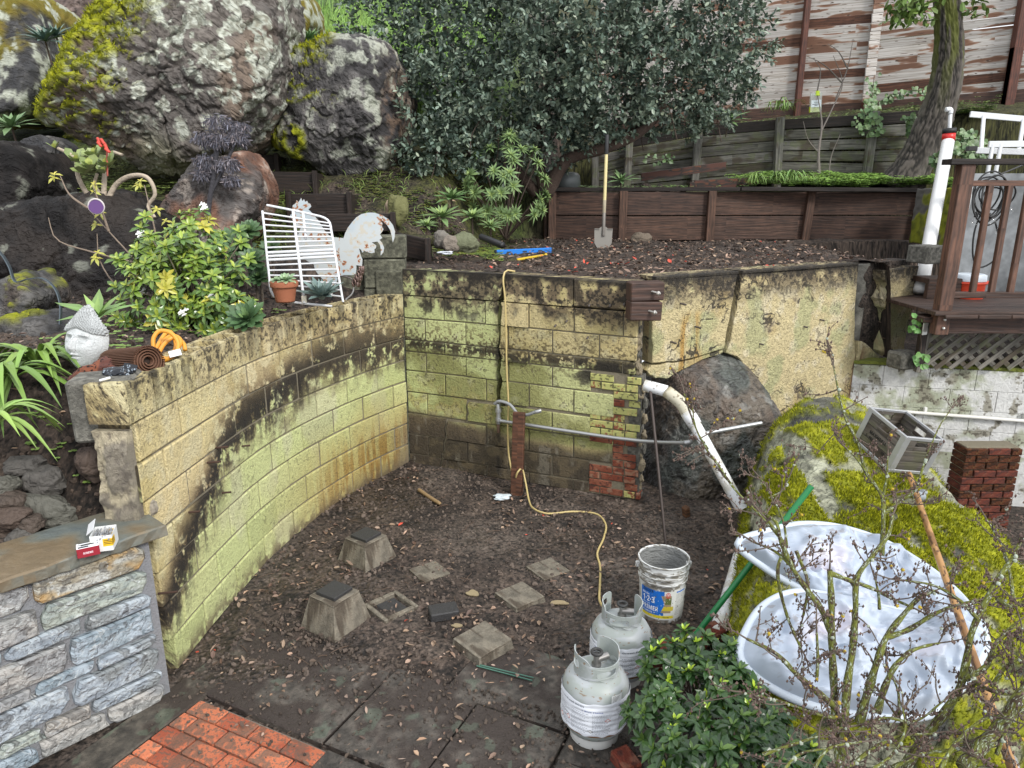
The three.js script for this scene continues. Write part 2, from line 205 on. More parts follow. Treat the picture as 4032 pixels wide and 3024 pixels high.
// wall coordinates (s along, h up, q out of the face) to world
const bend = (g, f, S, Hh) => { if (g.index) g = g.toNonIndexed(); const p = g.attributes.position, U = []; for (let i = 0; i < p.count; i++) { const s = p.getX(i), h = p.getY(i), q = p.getZ(i), w = f(s, h, q); p.setXYZ(i, w[0], w[1], w[2]); U.push((s + q) / S, (h + q * .9) / Hh); } g.setAttribute('uv', new THREE.Float32BufferAttribute(U, 2)); g.computeVertexNormals(); return g; };
const lwF = (s, h, q) => { const p = lwAt(s); return [p.x - p.tz * q, h, p.z + p.tx * q]; };
const block = (x0, x1, y0, y1, depth, bev = .006, z = 0) => prism([[x0, y0], [x1, y0], [x1, y1], [x0, y1]], depth, bev).translate(0, 0, z - depth);
{
  const w = thing('block_wall', 'curved painted concrete block wall with cream top courses and lime green lower courses', 'wall');
  const R = rng(11), lo = [], J = .012;
  for (let k = 0; k < 8; k++) {
    const y0 = k * .199, y1 = y0 + .199 - J; let s = (k % 2 ? -.2 : 0) + .03;
    // the near end is broken back in steps
    const end0 = [.10, .06, .05, .04, .02, 0, -.02, -.02][k];
    while (s < LWL - .02) {
      const a = Math.max(s, end0), b = Math.min(s + .4 - J, LWL - .012); s += .4; if (b - a < .06) continue;
      const z = (R() - .5) * .012;
      if (k === 7) { // open cells on the top course
        const sh = new THREE.Shape([[a, -.19], [b, -.19], [b, 0], [a, 0]].map(p => new THREE.Vector2(...p)));
        const m = (a + b) / 2, wl = (b - a) * .5 - .045; if (wl > .08) for (const e of [-1, 1]) { const cx = m + e * (wl + .03) / 2 + e * .003, hw = (wl - .012) / 2; const hole = new THREE.Path([[cx - hw, -.155], [cx + hw, -.155], [cx + hw + .004, -.04], [cx - hw - .004, -.04]].map(p => new THREE.Vector2(...p))); sh.holes.push(hole); }
        let g = new THREE.ExtrudeGeometry(sh, { depth: y1 - y0, bevelEnabled: false }); g = g.toNonIndexed(); const p = g.attributes.position; for (let i = 0; i < p.count; i++) p.setXYZ(i, p.getX(i), y0 + p.getZ(i), p.getY(i) + z);
        const id = []; for (let i = 0; i < p.count; i += 3) id.push(i, i + 2, i + 1); g.setIndex(id);
        mesh('block', bend(g, lwF, 3.25, 1.625), lwPick(), w);
      } else mesh('block', bend(block(a, b, y0, y1, .19, .007, z), lwF, 3.25, 1.625), lwPick(), w);
    }
  }
  // mortar behind the faces
  const mg = new THREE.BoxGeometry(LWL - .16, 1.545, .17, 60, 1, 1).translate(LWL / 2 + .06, .775, -.095);
  mesh('mortar', bend(mg, lwF, 1, 1), mortarMat, w);
  // bare grey half blocks exposed on the broken end
  mesh('end_block', boxUV(at(cbox(.29, .30, .21, .012), -1.94, 1.44, -3.27, 0, .25, .02)), bareMat, w);
  { const g = new THREE.BoxGeometry(.05, 1.34, .17, 6, 90, 14), p = g.attributes.position, C = []; for (let i = 0; i < p.count; i++) { const x = p.getX(i), y = p.getY(i), z = p.getZ(i), n = fbm(y * 9, z * 12, 3, 3), f = fbm(y * 34, z * 34, x * 30, 3); p.setXYZ(i, x + (x < 0 ? .07 * (n - .5) + .02 * (f - .5) : 0), y, z); C.push(...mx3(mx3([.26, .23, .18], [.46, .40, .28], sst(.4, .58, n)), [.14, .12, .10], .7 * sst(.55, .66, f))); } g.setAttribute('color', new THREE.Float32BufferAttribute(C, 3)); mesh('broken_end', bend(g.translate(-.005, .69, -.10), lwF, 1, 1), new THREE.MeshStandardMaterial({ vertexColors: true, roughness: .97, bumpMap: gritFor(1, 1, .2), bumpScale: .012 }), w); }
  const rr = rng(5); for (let i = 0; i < 7; i++) { const y = 1.26 - i * .055, e = i / 7; mesh('mortar_lump', rockLump(.035 + .025 * rr(), 20 + i, [1.3, .9, .7]).translate(-1.93 + .11 * e + .03 * rr(), y, -3.2 + .02 * rr()), M(L3(.34, .30, .24), .95, { bumpMap: gritFor(1, 1, .2), bumpScale: .01 }), w); }
  for (const [u, v, l] of [[515, 898, .07], [478, 912, .05], [480, 965, .08], [455, 1010, .07], [480, 1065, .09], [415, 1110, .08], [360, 1280, .07], [330, 1180, .05]].slice(0, 0)) ;
  const bars = [[1.043,0.9], [0.755,0.996], [0.637,0.95], [0.749,0.714], [0.374,0.766], [0.046,0.479]];
  bars.forEach((q, i) => { const a = lwF(q[0], q[1], -.02), b = lwF(q[0] + .012, q[1] + .006, .055 + .01 * (i % 3)); mesh('rusty_pin', rod(a, b, .006, 6), M(L3(.06, .032, .022), .8), w); });
}
// lumps of stone or mortar: a noisy ball
function rockLump(r, seed, sq = [1, .8, 1], det = 3, amp = .5) { const g = ballGrid(det * 3), p = g.attributes.position; for (let i = 0; i < p.count; i++) { const x = p.getX(i), y = p.getY(i), z = p.getZ(i); const n = 1 + amp * (fbm(x * 1.3 + seed * 7.7, y * 1.3, z * 1.3, 3) - .5) * 1.6; const q = Math.abs(fbm(x * .8 + seed, y * .8 + 4, z * .8, 1) - .5) * amp; p.setXYZ(i, x * r * sq[0] * (n - q), y * r * sq[1] * (n - q), z * r * sq[2] * (n - q)); } return boxUV(toCreasedNormals(g, .5)); }

// ----- back wall: block courses, cracked, with a concrete cap and a brick end -----
const bwMap = tex(1024, 1024, (u, v, o) => {
  const s = u * 2.3, h = v * 1.85, a = f2(s * 2.6 + 31, h * 2.6, 4), b = f2(s * 12 + 3, h * 12, 4), c = f2(s * 55 + 8, h * 55, 3), dr = f2(s * 22 + 5, h * 2.6, 3), g = v2(s * 120, h * 120);
  const L = sst(.98, .86, s + .05 * (b - .5));
  o[0] = CREAM[0]; o[1] = CREAM[1]; o[2] = CREAM[2]; put(o, OCHRE, .4 * sst(.4, .7, a)); put(o, LIME, L);
  const mid = sst(1.14, 1.08, h) * sst(.38, .44, h); put(o, LIME, mid * .8); put(o, [.56, .56, .34], mid * .75 * sst(.42, .62, a)); put(o, OCHRE, L * .5 * sst(.95, .6, h) * sst(.4, .6, b));
  put(o, PALE, .35 * sst(.58, .75, b));
  // bare, dirty foot
  const ft = h - (.50 - .05 * s) + .16 * (a - .5); put(o, [.43, .385, .30], sst(.06, -.06, ft)); put(o, [.32, .285, .23], sst(.02, -.2, ft) * sst(.35, .6, b + .05)); put(o, [.60, .58, .52], .6 * sst(0, -.05, ft) * sst(.6, .72, dr) * sst(.4, .6, b));
  // brown and black growth on the cap and running down
  const top = sst(1.42, 1.60, h + .22 * (a - .5) + .1 * (dr - .5)); put(o, [.43, .37, .30], .85 * top * sst(.36, .56, b + .08)); put(o, BLACK, .7 * top * sst(.49, .62, c * .65 + b * .38)); put(o, BLACK, .8 * sst(1.72, 1.8, h + .05 * (b - .5)));
  put(o, BLACK, .75 * sst(1.35, 1.52, h + .2 * (dr - .5)) * sst(.52, .64, b) * sst(1.9, .2, s));
  const ln = h - (1.155 - .02 * s) + .05 * (b - .5), l2 = Math.exp(-ln * ln / .0028); put(o, BLACK, .9 * l2 * sst(.36, .52, b * .5 + c * .5)); put(o, [.38, .33, .22], .6 * sst(.25, .0, Math.abs(ln - .03)) * sst(.48, .6, c));
  put(o, BLACK, .8 * sst(.15, .05, Math.abs(h - 1.06)) * sst(1.5, 1.7, s) * sst(.46, .6, b));
  put(o, [.32, .28, .22], .8 * sst(.10, .02, Math.abs(s - 1.62)) * sst(1.3, 1.45, h) * sst(.4, .55, b)); put(o, BLACK, .55 * sst(.03, .0, Math.abs(s - .91)) * sst(.3, .6, b));
  if (g > .94 && c > .5) put(o, BLACK, .7); put(o, BLACK, .32 * sst(.56, .72, c) * (.55 + .6 * sst(.4, .62, b)));
  const m = .93 + .18 * (c - .5); o[0] *= m; o[1] *= m; o[2] *= m;
});
const bwMats = tints.map((k, i) => M(L3(k, k * (1 - .01 * (i % 3)), k * (1 - .03 * (i % 2))), .93, { map: bwMap, bumpMap: gritFor(2.3, 1.85), bumpScale: .012 })), bwMat = bwMats[0];
const brickMap = tex(512, 512, (u, v, o) => { const a = f2(u * 5, v * 5, 4, 5), b = f2(u * 30, v * 30, 4, 30), d = f2(u * 9 + 3, v * 14, 3, 0); o[0] = .58; o[1] = .30; o[2] = .21; put(o, [.66, .40, .30], sst(.5, .7, a)); put(o, [.38, .22, .18], sst(.5, .68, b)); put(o, [.72, .60, .50], .6 * sst(.62, .74, d)); const m = .9 + .3 * (b - .5); o[0] *= m; o[1] *= m; o[2] *= m; });
const brickPaint = tex(512, 512, (u, v, o) => { const a = f2(u * 6, v * 6, 4, 6), b = f2(u * 22, v * 22, 4, 22), dr = f2(u * 30, v * 5, 3, 0); o[0] = .56; o[1] = .33; o[2] = .24; put(o, [.74, .74, .46], sst(.40, .5, a * .6 + b * .45)); put(o, [.80, .72, .48], .5 * sst(.55, .7, dr)); put(o, BLACK, .5 * sst(.6, .72, b)); });
const brickMat = M(0xffffff, .9, { map: brickMap, bumpMap: gritFor(1, 1, .2), bumpScale: .006 }), brickPMat = M(0xffffff, .9, { map: brickPaint, bumpMap: gritFor(1, 1, .2), bumpScale: .006 });
{
  const w = thing('cracked_wall', 'cracked concrete block wall with brick end standing behind the boulder', 'wall');
  const lean = (s, h) => .10 * sst(.6, 2.0, s) * (h - .2) / 1.6; // the top leans out at the brick end
  const ang = Math.atan2(-(BW[3] - BW[1]), BW[2] - BW[0]), tx = Math.cos(ang), tz = -Math.sin(ang);
  const F = (s, h, q) => { const e = q + lean(s, h); return [BW[0] + tx * s - tz * e, h, BW[1] + tz * s + tx * e]; };
  const R = rng(21), J = .011, crack = [[0, .34], [.499, .40], [.501, .60], [.699, .61], [.701, .90], [1.06, .933], [1.45, .926], [1.8, .965]];
  const cx = h => poly1(crack, h), gap = h => h < .7 ? .026 : .036 + .014 * Math.sin(h * 9);
  const jag = h => .03 * (vn(h * 21, 1, 4) - .5) + .014 * (vn(h * 90, 1, 4) - .5);
  const add = (a, b, y0, y1, mat, name = 'block', bev = .005) => {
    if (mat === bwMat && name === 'block') mat = bwMats[Math.floor(R() * 5)]; const z = (R() - .5) * .010, lo = Math.min(cx(y0 + .004), cx(y1 - .004)), hi = Math.max(cx(y0 + .004), cx(y1 - .004));
    if (hi + .02 < a || lo - .02 > b || (hi - lo > .1 && (lo < a || hi > b))) { mesh(name, bend(block(a, b, y0, y1, .19, bev, z), F, 2.3, 1.85), mat, w); return; }
    const n = 5, l = [], r = []; for (let i = 0; i <= n; i++) { const h = mix(y0, y1, i / n), c = cx(mix(y0 + .004, y1 - .004, i / n)) + jag(h); l.push([clamp(c - gap(h) / 2, a, b), h]); r.push([clamp(c + gap(h) / 2, a, b), h]); }
    const pl = [[a, y0], ...l, [a, y1]], pr = [...r, [b, y1], [b, y0]]; const wd = p => Math.max(...p.map(q => q[0])) - Math.min(...p.map(q => q[0]));
    if (wd(pl) > .02) mesh(name, bend(prism(pl, .19).translate(0, 0, z - .19), F, 2.3, 1.85), mat, w);
    if (wd(pr) > .02) mesh(name, bend(prism(pr, .19).translate(0, 0, z - .19 + (y0 < 1.5 ? .012 : .006)), F, 2.3, 1.85), mat, w);
  };
  const rows = [[0, .105], [.105, .30], [.30, .50], [.50, .70], [.70, .90], [.90, 1.075], [1.075, 1.18], [1.18, 1.375], [1.375, 1.575]], lims = [1.735, 1.735, 1.93, 1.735, 1.93, 1.735, 2.09, 2.10, 2.10];
  rows.forEach(([y0, y1], k) => { let s = k % 2 ? -.19 : .0; while (s < 2.1) { const lim = lims[k]; const a = Math.max(s, .0), b = Math.min(s + .4 - J, lim); s += .4; let t = y1 - J; if (k === 2 && a < .59 && b > .41 || k === 3 && a < .89 && b > .62) t -= .022; else if (k === 3 && a > .8) t -= .014; if (b - a > .05) add(a, b, y0, t, bwMat); } });
  let s = 0; for (const L of [.965, .62, .52]) { add(s, s + L - .004, 1.575, 1.795, bwMat, 'cap_stone', .012); s += L; } // concrete cap
  mesh('mortar', bend(new THREE.BoxGeometry(.86, 1.55, .15, 20, 8, 1).translate(.44, .775, -.087), F, 1, 1), mortarMat, w); mesh('mortar', bend(new THREE.BoxGeometry(1.08, 1.55, .15, 20, 8, 1).translate(1.51, .775, -.087), F, 1, 1), mortarMat, w);
  mesh('rubble_core', bend(new THREE.BoxGeometry(2.1, 1.7, .06, 30, 12, 1).translate(1.05, .85, -.17), F, 1, 1), M(L3(.05, .043, .035), 1), w);
  const endMat = M(L3(.30, .25, .17), .95, { bumpMap: gritFor(1, 1, .2), bumpScale: .012 });
  // brick end, two bricks wide, toothed into the blocks
  const bh = .0655; for (let k = 0; k < 16; k++) { const y0 = .012 + k * bh, rw = rows.findIndex(r => y0 + .03 < r[1]), x0 = lims[rw], x1 = 2.165 - (k < 3 ? 0 : .02) - .03 * Math.abs(Math.sin(k * 2.1)); let x = x0; const painted = k > 7;
    const cuts = k % 2 ? [.2, .1, .2, .1] : [.095, .2, .1, .2]; let i = 0; while (x < x1 - .03) { const L = cuts[i++ % 4], b = Math.min(x + L - .01, x1); const dz = (R() - .5) * .012 - (R() < .12 ? .02 : 0); const g = bend(block(x, b, y0, y0 + bh - .010, .095, .004, dz), F, 1, 1); const uvs = g.attributes.uv; const ou = R(), ov = R(); for (let q = 0; q < uvs.count; q++) uvs.setXY(q, uvs.getX(q) * 1.6 + ou, uvs.getY(q) * 1.6 + ov); mesh('brick', g, R() < (painted ? .88 : .16) ? brickPMat : brickMat, w); x += L; } }
  mesh('brick_core', bend(new THREE.BoxGeometry(.40, 1.06, .12, 6, 6, 1).translate(1.95, .53, -.078), F, 1, 1), bareMat, w);
  // rough mortar smeared down the free end
  for (let i = 0; i < 24; i++) { const h = .04 + i * .066, p = F((h > 1.07 ? 2.09 : 2.14) + .02 * Math.sin(i * 3.3), h, -.075); mesh('mortar_lump', rockLump(.034 + .014 * R(), 60 + i, [.8, 1.2, 1.5], 2, .8).translate(...p), i % 3 ? endMat : bareMat, w); }
  for (const [u, v] of [[0, 0]]) ;
  // holes left by old anchors
  for (const q of [[1.721,1.6], [1.887,1.61], [1.996,1.627], [1.71,1.342], [1.436,1.415], [1.533,1.46]]) { const p = F(q[0], q[1], -.005), e = F(q[0] + .008, q[1] - .004, .045); mesh('pin', rod(p, e, .008, 6), M(L3(.10, .085, .075), .8), w); }
  mesh('corner_fill', boxUV(at(cbox(.24, 1.78, .24, .01), -1.07, .89, -6.30)), M(L3(.7, .72, .6), .95, { map: blockMap, bumpMap: gritFor(1, 1), bumpScale: .01 }), w);
  globalThis.bwF = F;
}

// ----- rendered wall right of the boulder -----
const rwMap = tex(1664, 832, (u, v, o) => {
  const s = u * 3.6, h = v * 1.85, a = f2(s * 2.2 + 51, h * 2.2, 4), b = f2(s * 10 + 3, h * 10, 4), c = f2(s * 45 + 8, h * 45, 3), dr = f2(s * 20 + 5, h * 2.4, 3), rt = Math.abs(f2(s * 7 + 2 * b, h * 5 + 11, 3) - .5), g = v2(s * 110, h * 110);
  o[0] = .79; o[1] = .73; o[2] = .56; put(o, [.85, .80, .66], sst(.52, .7, b)); put(o, [.66, .56, .35], .6 * sst(.5, .7, a)); put(o, [.60, .64, .46], .45 * sst(.53, .66, f2(s * 3.4 + 7, h * 3.4, 4)));
  put(o, [.68, .50, .22], .7 * sst(.16, .03, Math.abs(s - .42 + .1 * (b - .5))) * sst(1.55, 1.4, h) * sst(.4, .6, dr));
  const top = sst(1.5, 1.76, h + .2 * (a - .5)); put(o, [.38, .33, .26], .8 * top * sst(.35, .55, b + .1)); put(o, BLACK, .75 * top * sst(.47, .58, c * .65 + b * .36)); put(o, BLACK, .75 * sst(1.73, 1.79, h));
  put(o, BLACK, .75 * sst(.026, .008, rt) * sst(.44, .6, a + .1 * b)); put(o, [.36, .32, .27], .6 * sst(.54, .68, a + .25 * (b - .5)) * sst(.5, 1.1, s) * sst(.5, .62, c * .45 + b * .55));
  put(o, BLACK, .4 * sst(.62, .74, c * .6 + b * .4)); put(o, [.40, .28, .20], .8 * sst(.16, .02, Math.abs(s - 2.62 + .1 * (b - .5))) * sst(1.05, .9, h) * sst(.42, .58, dr));
  put(o, [.78, .76, .72], sst(2.66, 2.74, s + .1 * (b - .5)) * sst(.86, .80, h));
  if (g > .94) put(o, BLACK, .7); const m = .92 + .22 * (c - .5); o[0] *= m; o[1] *= m; o[2] *= m;
});
const rwMat = M(0xffffff, .93, { map: rwMap, bumpMap: gritFor(3.6, 1.85, .6), bumpScale: .02 });
const dirtMat = new THREE.MeshStandardMaterial({ color: L3(.10, .078, .064), map: soilMap, bumpMap: soilBump, bumpScale: .03, roughness: 1 });
{
  const w = thing('rendered_wall', 'cracked cream rendered retaining wall bridging the dark boulder', 'wall');
  const ang = Math.atan2(-(RW[3] - RW[1]), RW[2] - RW[0]), tx = Math.cos(ang), tz = -Math.sin(ang);
  const F = (s, h, q) => { const e = q + .015 * Math.sin(s * 3) + .06 * (1.8 - h) * 0; return [RW[0] + tx * s - tz * e, h, RW[1] + tz * s + tx * e]; };
  const rough = (pts, k = .01, n = 4, seed = 1) => { const o = []; pts.forEach((p, i) => { const q = pts[(i + 1) % pts.length]; for (let j = 0; j < n; j++) { const t = j / n, x = mix(p[0], q[0], t), y = mix(p[1], q[1], t); o.push([x + (j ? k * 2 * (vn(x * 19, y * 19, seed) - .5) : 0), y + (j ? k * 2 * (vn(x * 19, y * 19, seed + 5) - .5) : 0)]); } }); return o; };
  const piece = (name, pts, d = .17, z = 0, mat = rwMat, k = .01) => mesh(name, bend(prism(rough(pts, k), d, .006).translate(0, 0, z - d), F, 3.6, 1.85), mat, w);
  piece('wall_panel', [[.06, 1.13], [.36, 1.12], [.83, 1.17], [.835, 1.22], [.895, 1.60], [.92, 1.785], [.07, 1.785], [.04, 1.4]]);
  piece('lower_lip', [[.0, 1.08], [.1, 1.0], [.22, .98], [.52, 1.08], [.82, 1.13], [.83, 1.155], [.36, 1.105], [.06, 1.112]], .13, -.005);
  piece('wall_panel', [[.86, 1.13], [1.0, 1.08], [1.2, .90], [1.38, .70], [1.5, .45], [1.7, -.1], [2.62, -.1], [2.60, .92], [2.56, 1.06], [2.50, 1.4], [2.48, 1.785], [.98, 1.785], [.955, 1.60], [.90, 1.22]]);
  piece('broken_slab', [[2.80, 1.72], [3.42, 1.735], [3.42, 1.3], [3.36, .95], [3.44, .70], [3.30, .70], [3.06, .84], [3.0, .92], [3.04, 1.12], [3.00, 1.28], [2.86, 1.45], [2.93, 1.55]], .16, .03, rwMat, .014);
  piece('lower_wall', [[2.63, -.4], [3.25, -.4], [3.22, .80], [2.98, .87], [2.74, 1.02], [2.63, 1.05]], .16, -.005);
  piece('old_block', [[2.47, 1.05], [2.72, 1.0], [2.74, 1.79], [2.49, 1.79]], .1, -.06, bareMat);
  mesh('earth_behind', bend(new THREE.BoxGeometry(1.0, 1.2, .2, 30, 36, 1).translate(2.95, 1.19, -.17), (s, h, q) => F(s, h, q + .09 * (fbm(s * 7, h * 7, 3, 4) - .5)), 1, 1), dirtMat, w);
  // cap edge of concrete, weathered black
  for (const [a, b] of [[.05, .925], [.975, 2.47]]) mesh('cap_edge', bend(prism([[a, 1.785], [b, 1.785], [b, 1.81], [a, 1.81]], .24, .005).translate(0, 0, -.235), F, 3.6, 1.85), rwMat, w);
  for (const q of [[0.233,1.287], [0.481,1.388], [0.307,1.589], [1.809,1.269], [1.256,1.167], [2.021,1.314], [3.007,0.856]]) { mesh('pin', rod(F(q[0], q[1], -.01), F(q[0] + .01, q[1] - .005, .05), .008, 6), M(L3(.09, .075, .065), .8), w); }
  mesh('end_block', boxUV(at(cbox(.27, .17, .25, .012), 4.05, 1.86, -6.98, 0, .3, 0)), bareMat, w);
}
// two short timbers bolted at the wall apex
const timberMap = tex(1024, 512, (u, v, o) => { const a = f2(u * 4, v * 60, 4, 0), b = f2(u * 12, v * 12, 3, 0), k = f2(u * 2 + 4, v * 8, 3, 0), w = Math.sin((v * 26 + 2.4 * k + .6 * b) * 6.28) * .5 + .5; let g = .30 + .22 * (a - .5) + .07 * w + .12 * (b - .5); o[0] = g * 1.14; o[1] = g * .92; o[2] = g * .80; });
const timberBump = tex(512, 512, (u, v, o) => { o[0] = o[1] = o[2] = f2(u * 4, v * 80, 4, 0); }, false);
const greyMap = tex(1024, 512, (u, v, o) => { const a = f2(u * 4, v * 70, 4, 0), b = f2(u * 10, v * 12, 3, 0), k = f2(u * 3 + 9, v * 6, 3, 0), g = .42 + .36 * (a - .5) + .16 * (b - .5); o[0] = g * 1.02; o[1] = g; o[2] = g * .95; put(o, [.24, .20, .15], .6 * sst(.55, .7, k)); put(o, [.34, .38, .22], .35 * sst(.56, .68, b)); });
const greyWood = (r, g, b, rough = .9) => M(L3(r, g, b), rough, { map: greyMap, bumpMap: timberBump, bumpScale: .005 });
const wood = (r, g, b, rough = .75, more = {}) => M(L3(r, g, b), rough, { map: timberMap, bumpMap: timberBump, bumpScale: .004, ...more });
const darkTimber = wood(.42, .33, .30, .6);
{
  const w = thing('bolted_timber', 'two short dark timber blocks bolted at the wall apex', 'timber block', [0.981,1.52,-5.218], .12);
  const tA = mesh('timber', at(cbox(.25, .135, .14, .008, .3), 0, .215, 0, 0, 0, .02), darkTimber, w); mesh('timber', at(cbox(.24, .14, .14, .008, 1.7), -.005, .072, .005, 0, 0, -.02), darkTimber, w);
  const bm = M(L3(.5, .48, .45), .4, { metalness: .7 }); for (const [x, y] of [[.02, .22], [.0, .08]]) { mesh('bolt', rod([x, y, .05], [x + .055, y - .012, .13], .008, 8), bm, w); mesh('nut', at(new THREE.CylinderGeometry(.016, .016, .012, 6), x + .045, y - .01, .115, 1.2, .5, 0), bm, w); }
}
// ----- white painted wall under the deck -----
const kwMap = tex(1024, 512, (u, v, o) => { const s = u * 4, h = v * 2, a = f2(s * 2 + 3, h * 2, 4), b = f2(s * 9, h * 9, 4), c = f2(s * 40, h * 40, 3); o[0] = .86; o[1] = .86; o[2] = .85; put(o, [.66, .68, .58], .85 * sst(.5, .6, a + .1 * (b - .5)) * sst(.5, .72, b + .15)); put(o, [.55, .53, .46], .7 * sst(.6, .72, b)); put(o, [.42, .45, .12], .9 * sst(1.55, 1.72, h - .0 + .12 * (b - .5)) * 0); put(o, [.30, .28, .24], .7 * sst(.62, .7, c * .5 + b * .5)); put(o, [.42, .46, .10], .9 * sst(.04, .0, Math.abs(h - 1.03 + .04 * (b - .5))) * sst(.4, .5, b)); const m = .95 + .15 * (c - .5); o[0] *= m; o[1] *= m; o[2] *= m; });
{
  const w = thing('white_wall', 'white painted block wall below the deck lattice', 'wall'); const R = rng(8);
  const ang = Math.atan2(-(KW[3] - KW[1]), KW[2] - KW[0]), tx = Math.cos(ang), tz = -Math.sin(ang), F = (s, h, q) => [KW[0] + tx * s - tz * q, h, KW[1] + tz * s + tx * q];
  const km = M(0xffffff, .85, { map: kwMap, bumpMap: gritFor(4, 2, .4), bumpScale: .008 });
  for (let k = 0; k < 7; k++) { const y0 = .83 - (k + 1) * .2; let s = k % 2 ? -.3 : -.1; while (s < 4) { mesh('block', bend(block(Math.max(s, -.05), s + .397, y0, y0 + .197, .19, .003, (R() - .5) * .004), F, 4, 2), km, w); s += .4; } }
  const cap = bend(new THREE.BoxGeometry(4.1, .03, .2, 160, 2, 10).translate(2, .847, -.095), (s, h, q) => { const n = fbm(s * 14, h * 3, q * 20, 3); return F(s, h + .022 * (n - .4), q + .02 * (n - .5)); }, 1, 1);
  mesh('moss_edge', cap, M(L3(.13, .15, .025), 1, { bumpMap: soilBump, bumpScale: .02 }), w);
  // conduit clipped to it
  const c = thing('conduit', 'white conduit pipe clipped along the white wall', 'pipe'); mesh('pipe', rod(F(.2, .395, .03), F(4, .33, .03), .017, 10), M(L3(.72, .71, .66), .45), c); for (const s of [.7, 1.55]) mesh('clip', boxUV(at(cbox(.03, .07, .03, .004), ...F(s, .41, .02))), M(L3(.7, .7, .68), .5), c);
}


// ---------- boulders: convex cuts softened, broken up by noise, lichen and moss by vertex colour ----------
const rockBump = tex(512, 512, (u, v, o) => { const a = f2(u * 9, v * 9, 6, 9), r = 1 - Math.abs(f2(u * 12, v * 12, 5, 12) - .5) * 5; o[0] = o[1] = o[2] = .75 * a - .3 * clamp(r) + .3; }, false, [1 / .5, 1 / .5]);
const rockMat = new THREE.MeshPhysicalMaterial({ vertexColors: true, specularIntensity: .5, roughness: .85, bumpMap: rockBump, bumpScale: .03 });
const wetRockMat = new THREE.MeshPhysicalMaterial({ vertexColors: true, specularIntensity: .4, roughness: .6, bumpMap: rockBump, bumpScale: .025 });
function boulderGeo(o) { // outline: world points of the silhouette at its own depth; cuts: [nx,ny,nz,d] local planes
  const c = A3(o.centre), planes = [];
  const pts = (o.outline || []).map(p => [p[0] - c.x, p[1] - c.y]);
  let area = 0; pts.forEach((p, i) => { const q = pts[(i + 1) % pts.length]; area += p[0] * q[1] - q[0] * p[1]; });
  pts.forEach((p, i) => { const q = pts[(i + 1) % pts.length]; let nx = q[1] - p[1], ny = -(q[0] - p[0]); if (area < 0) { nx = -nx; ny = -ny; } const l = Math.hypot(nx, ny); nx /= l; ny /= l; const d = nx * p[0] + ny * p[1]; const t = (o.tilt || 0); const m = Math.hypot(1, t); if (d > .02) planes.push([nx / m, ny / m, t / m, d / m]); });
  for (const k of o.cuts || []) { const l = Math.hypot(k[0], k[1], k[2]); planes.push([k[0] / l, k[1] / l, k[2] / l, k[3]]); }
  const g = ballGrid(Math.round((o.detail || 50) * 1.25)), P = g.attributes.position, n = P.count, S = o.seed || 1, sh = o.sharp || 9, A = o.amp ?? .12, fr = o.freq || 1.6, C = new Float32Array(n * 3), MO = new Float32Array(n), FA = new Float32Array(n);
  for (let i = 0; i < n; i++) {
    const x = P.getX(i), y = P.getY(i), z = P.getZ(i); let s = 0; for (const k of planes) { const q = (k[0] * x + k[1] * y + k[2] * z) / k[3]; if (q > 0) s += Math.pow(q, sh); } let r = Math.pow(s, -1 / sh);
    const X = c.x + x * r, Y = c.y + y * r, Z = c.z + z * r;
    const big = fbm(X * fr + S, Y * fr, Z * fr, 3) - .5, cr = Math.abs(fbm(X * fr * 2.2 + S * 3, Y * fr * 2.2 + .35 * X, Z * fr * 2.2, 4) - .5), fine = fbm(X * 13, Y * 13 + S, Z * 13, 3) - .5;
    const stp = vn(X * 3.1 + S, Y * 3.1 + X * .8, Z * 3.1), ter = Math.floor(stp * 6) / 6 - stp; const fx = Math.floor(3.3 * (X * 2.3 + .9 * Y + S) + 2 * big), fy = Math.floor(3 * (Y * 2.1 - .7 * X + .5 * Z) + 3 * big), facet = h3(fx, fy, S) - .5; FA[i] = 1 + .35 * facet; r += A * 1.7 * big - A * 1.2 * Math.max(0, .05 - cr) * 6 + A * .3 * fine + A * .55 * ter + A * .30 * facet;
    if (o.dent) for (const d of o.dent) { const e = ((X - d[0]) ** 2 + (Y - d[1]) ** 2 + (Z - d[2]) ** 2) / (d[3] * d[3]); r -= d[4] * Math.exp(-e); }
    P.setXYZ(i, c.x + x * r, c.y + y * r, c.z + z * r);
  }
  g.computeVertexNormals(); let N = g.attributes.normal; const col = [0, 0, 0];
  for (let i = 0; i < n; i++) { const X = P.getX(i), Y = P.getY(i), Z = P.getZ(i), nx = N.getX(i), ny = N.getY(i), nz = N.getZ(i); const a = fbm(X * 2.1 + S, Y * 2.1, Z * 2.1, 4), b = fbm(X * 8 + S, Y * 8, Z * 8, 4), c2 = fbm(X * 30, Y * 30 + S, Z * 30, 3);
    const k = o.col(X, Y, Z, nx, ny, nz, a, b, c2); const fa = mix(FA[i], 1, k[3] || 0); C[i * 3] = k[0] * fa; C[i * 3 + 1] = k[1] * fa; C[i * 3 + 2] = k[2] * fa; MO[i] = k[3] || 0; }
  for (let i = 0; i < n; i++) if (MO[i]) { const X = P.getX(i), Y = P.getY(i), Z = P.getZ(i), q = fbm(X * 22, Y * 22, Z * 22, 2), e = MO[i] * (o.mossH || .03) * (.35 + 1.1 * q); P.setXYZ(i, X + N.getX(i) * e, Y + N.getY(i) * e, Z + N.getZ(i) * e); }
  g.setAttribute('color', new THREE.BufferAttribute(C, 3)); g.computeVertexNormals();
  const u = []; N = g.attributes.normal; for (let i = 0; i < n; i++) u.push(P.getX(i) + P.getZ(i) * .83, P.getY(i) - P.getZ(i) * .71); g.setAttribute('uv', new THREE.Float32BufferAttribute(u, 2)); g.moss = MO; return g;
}
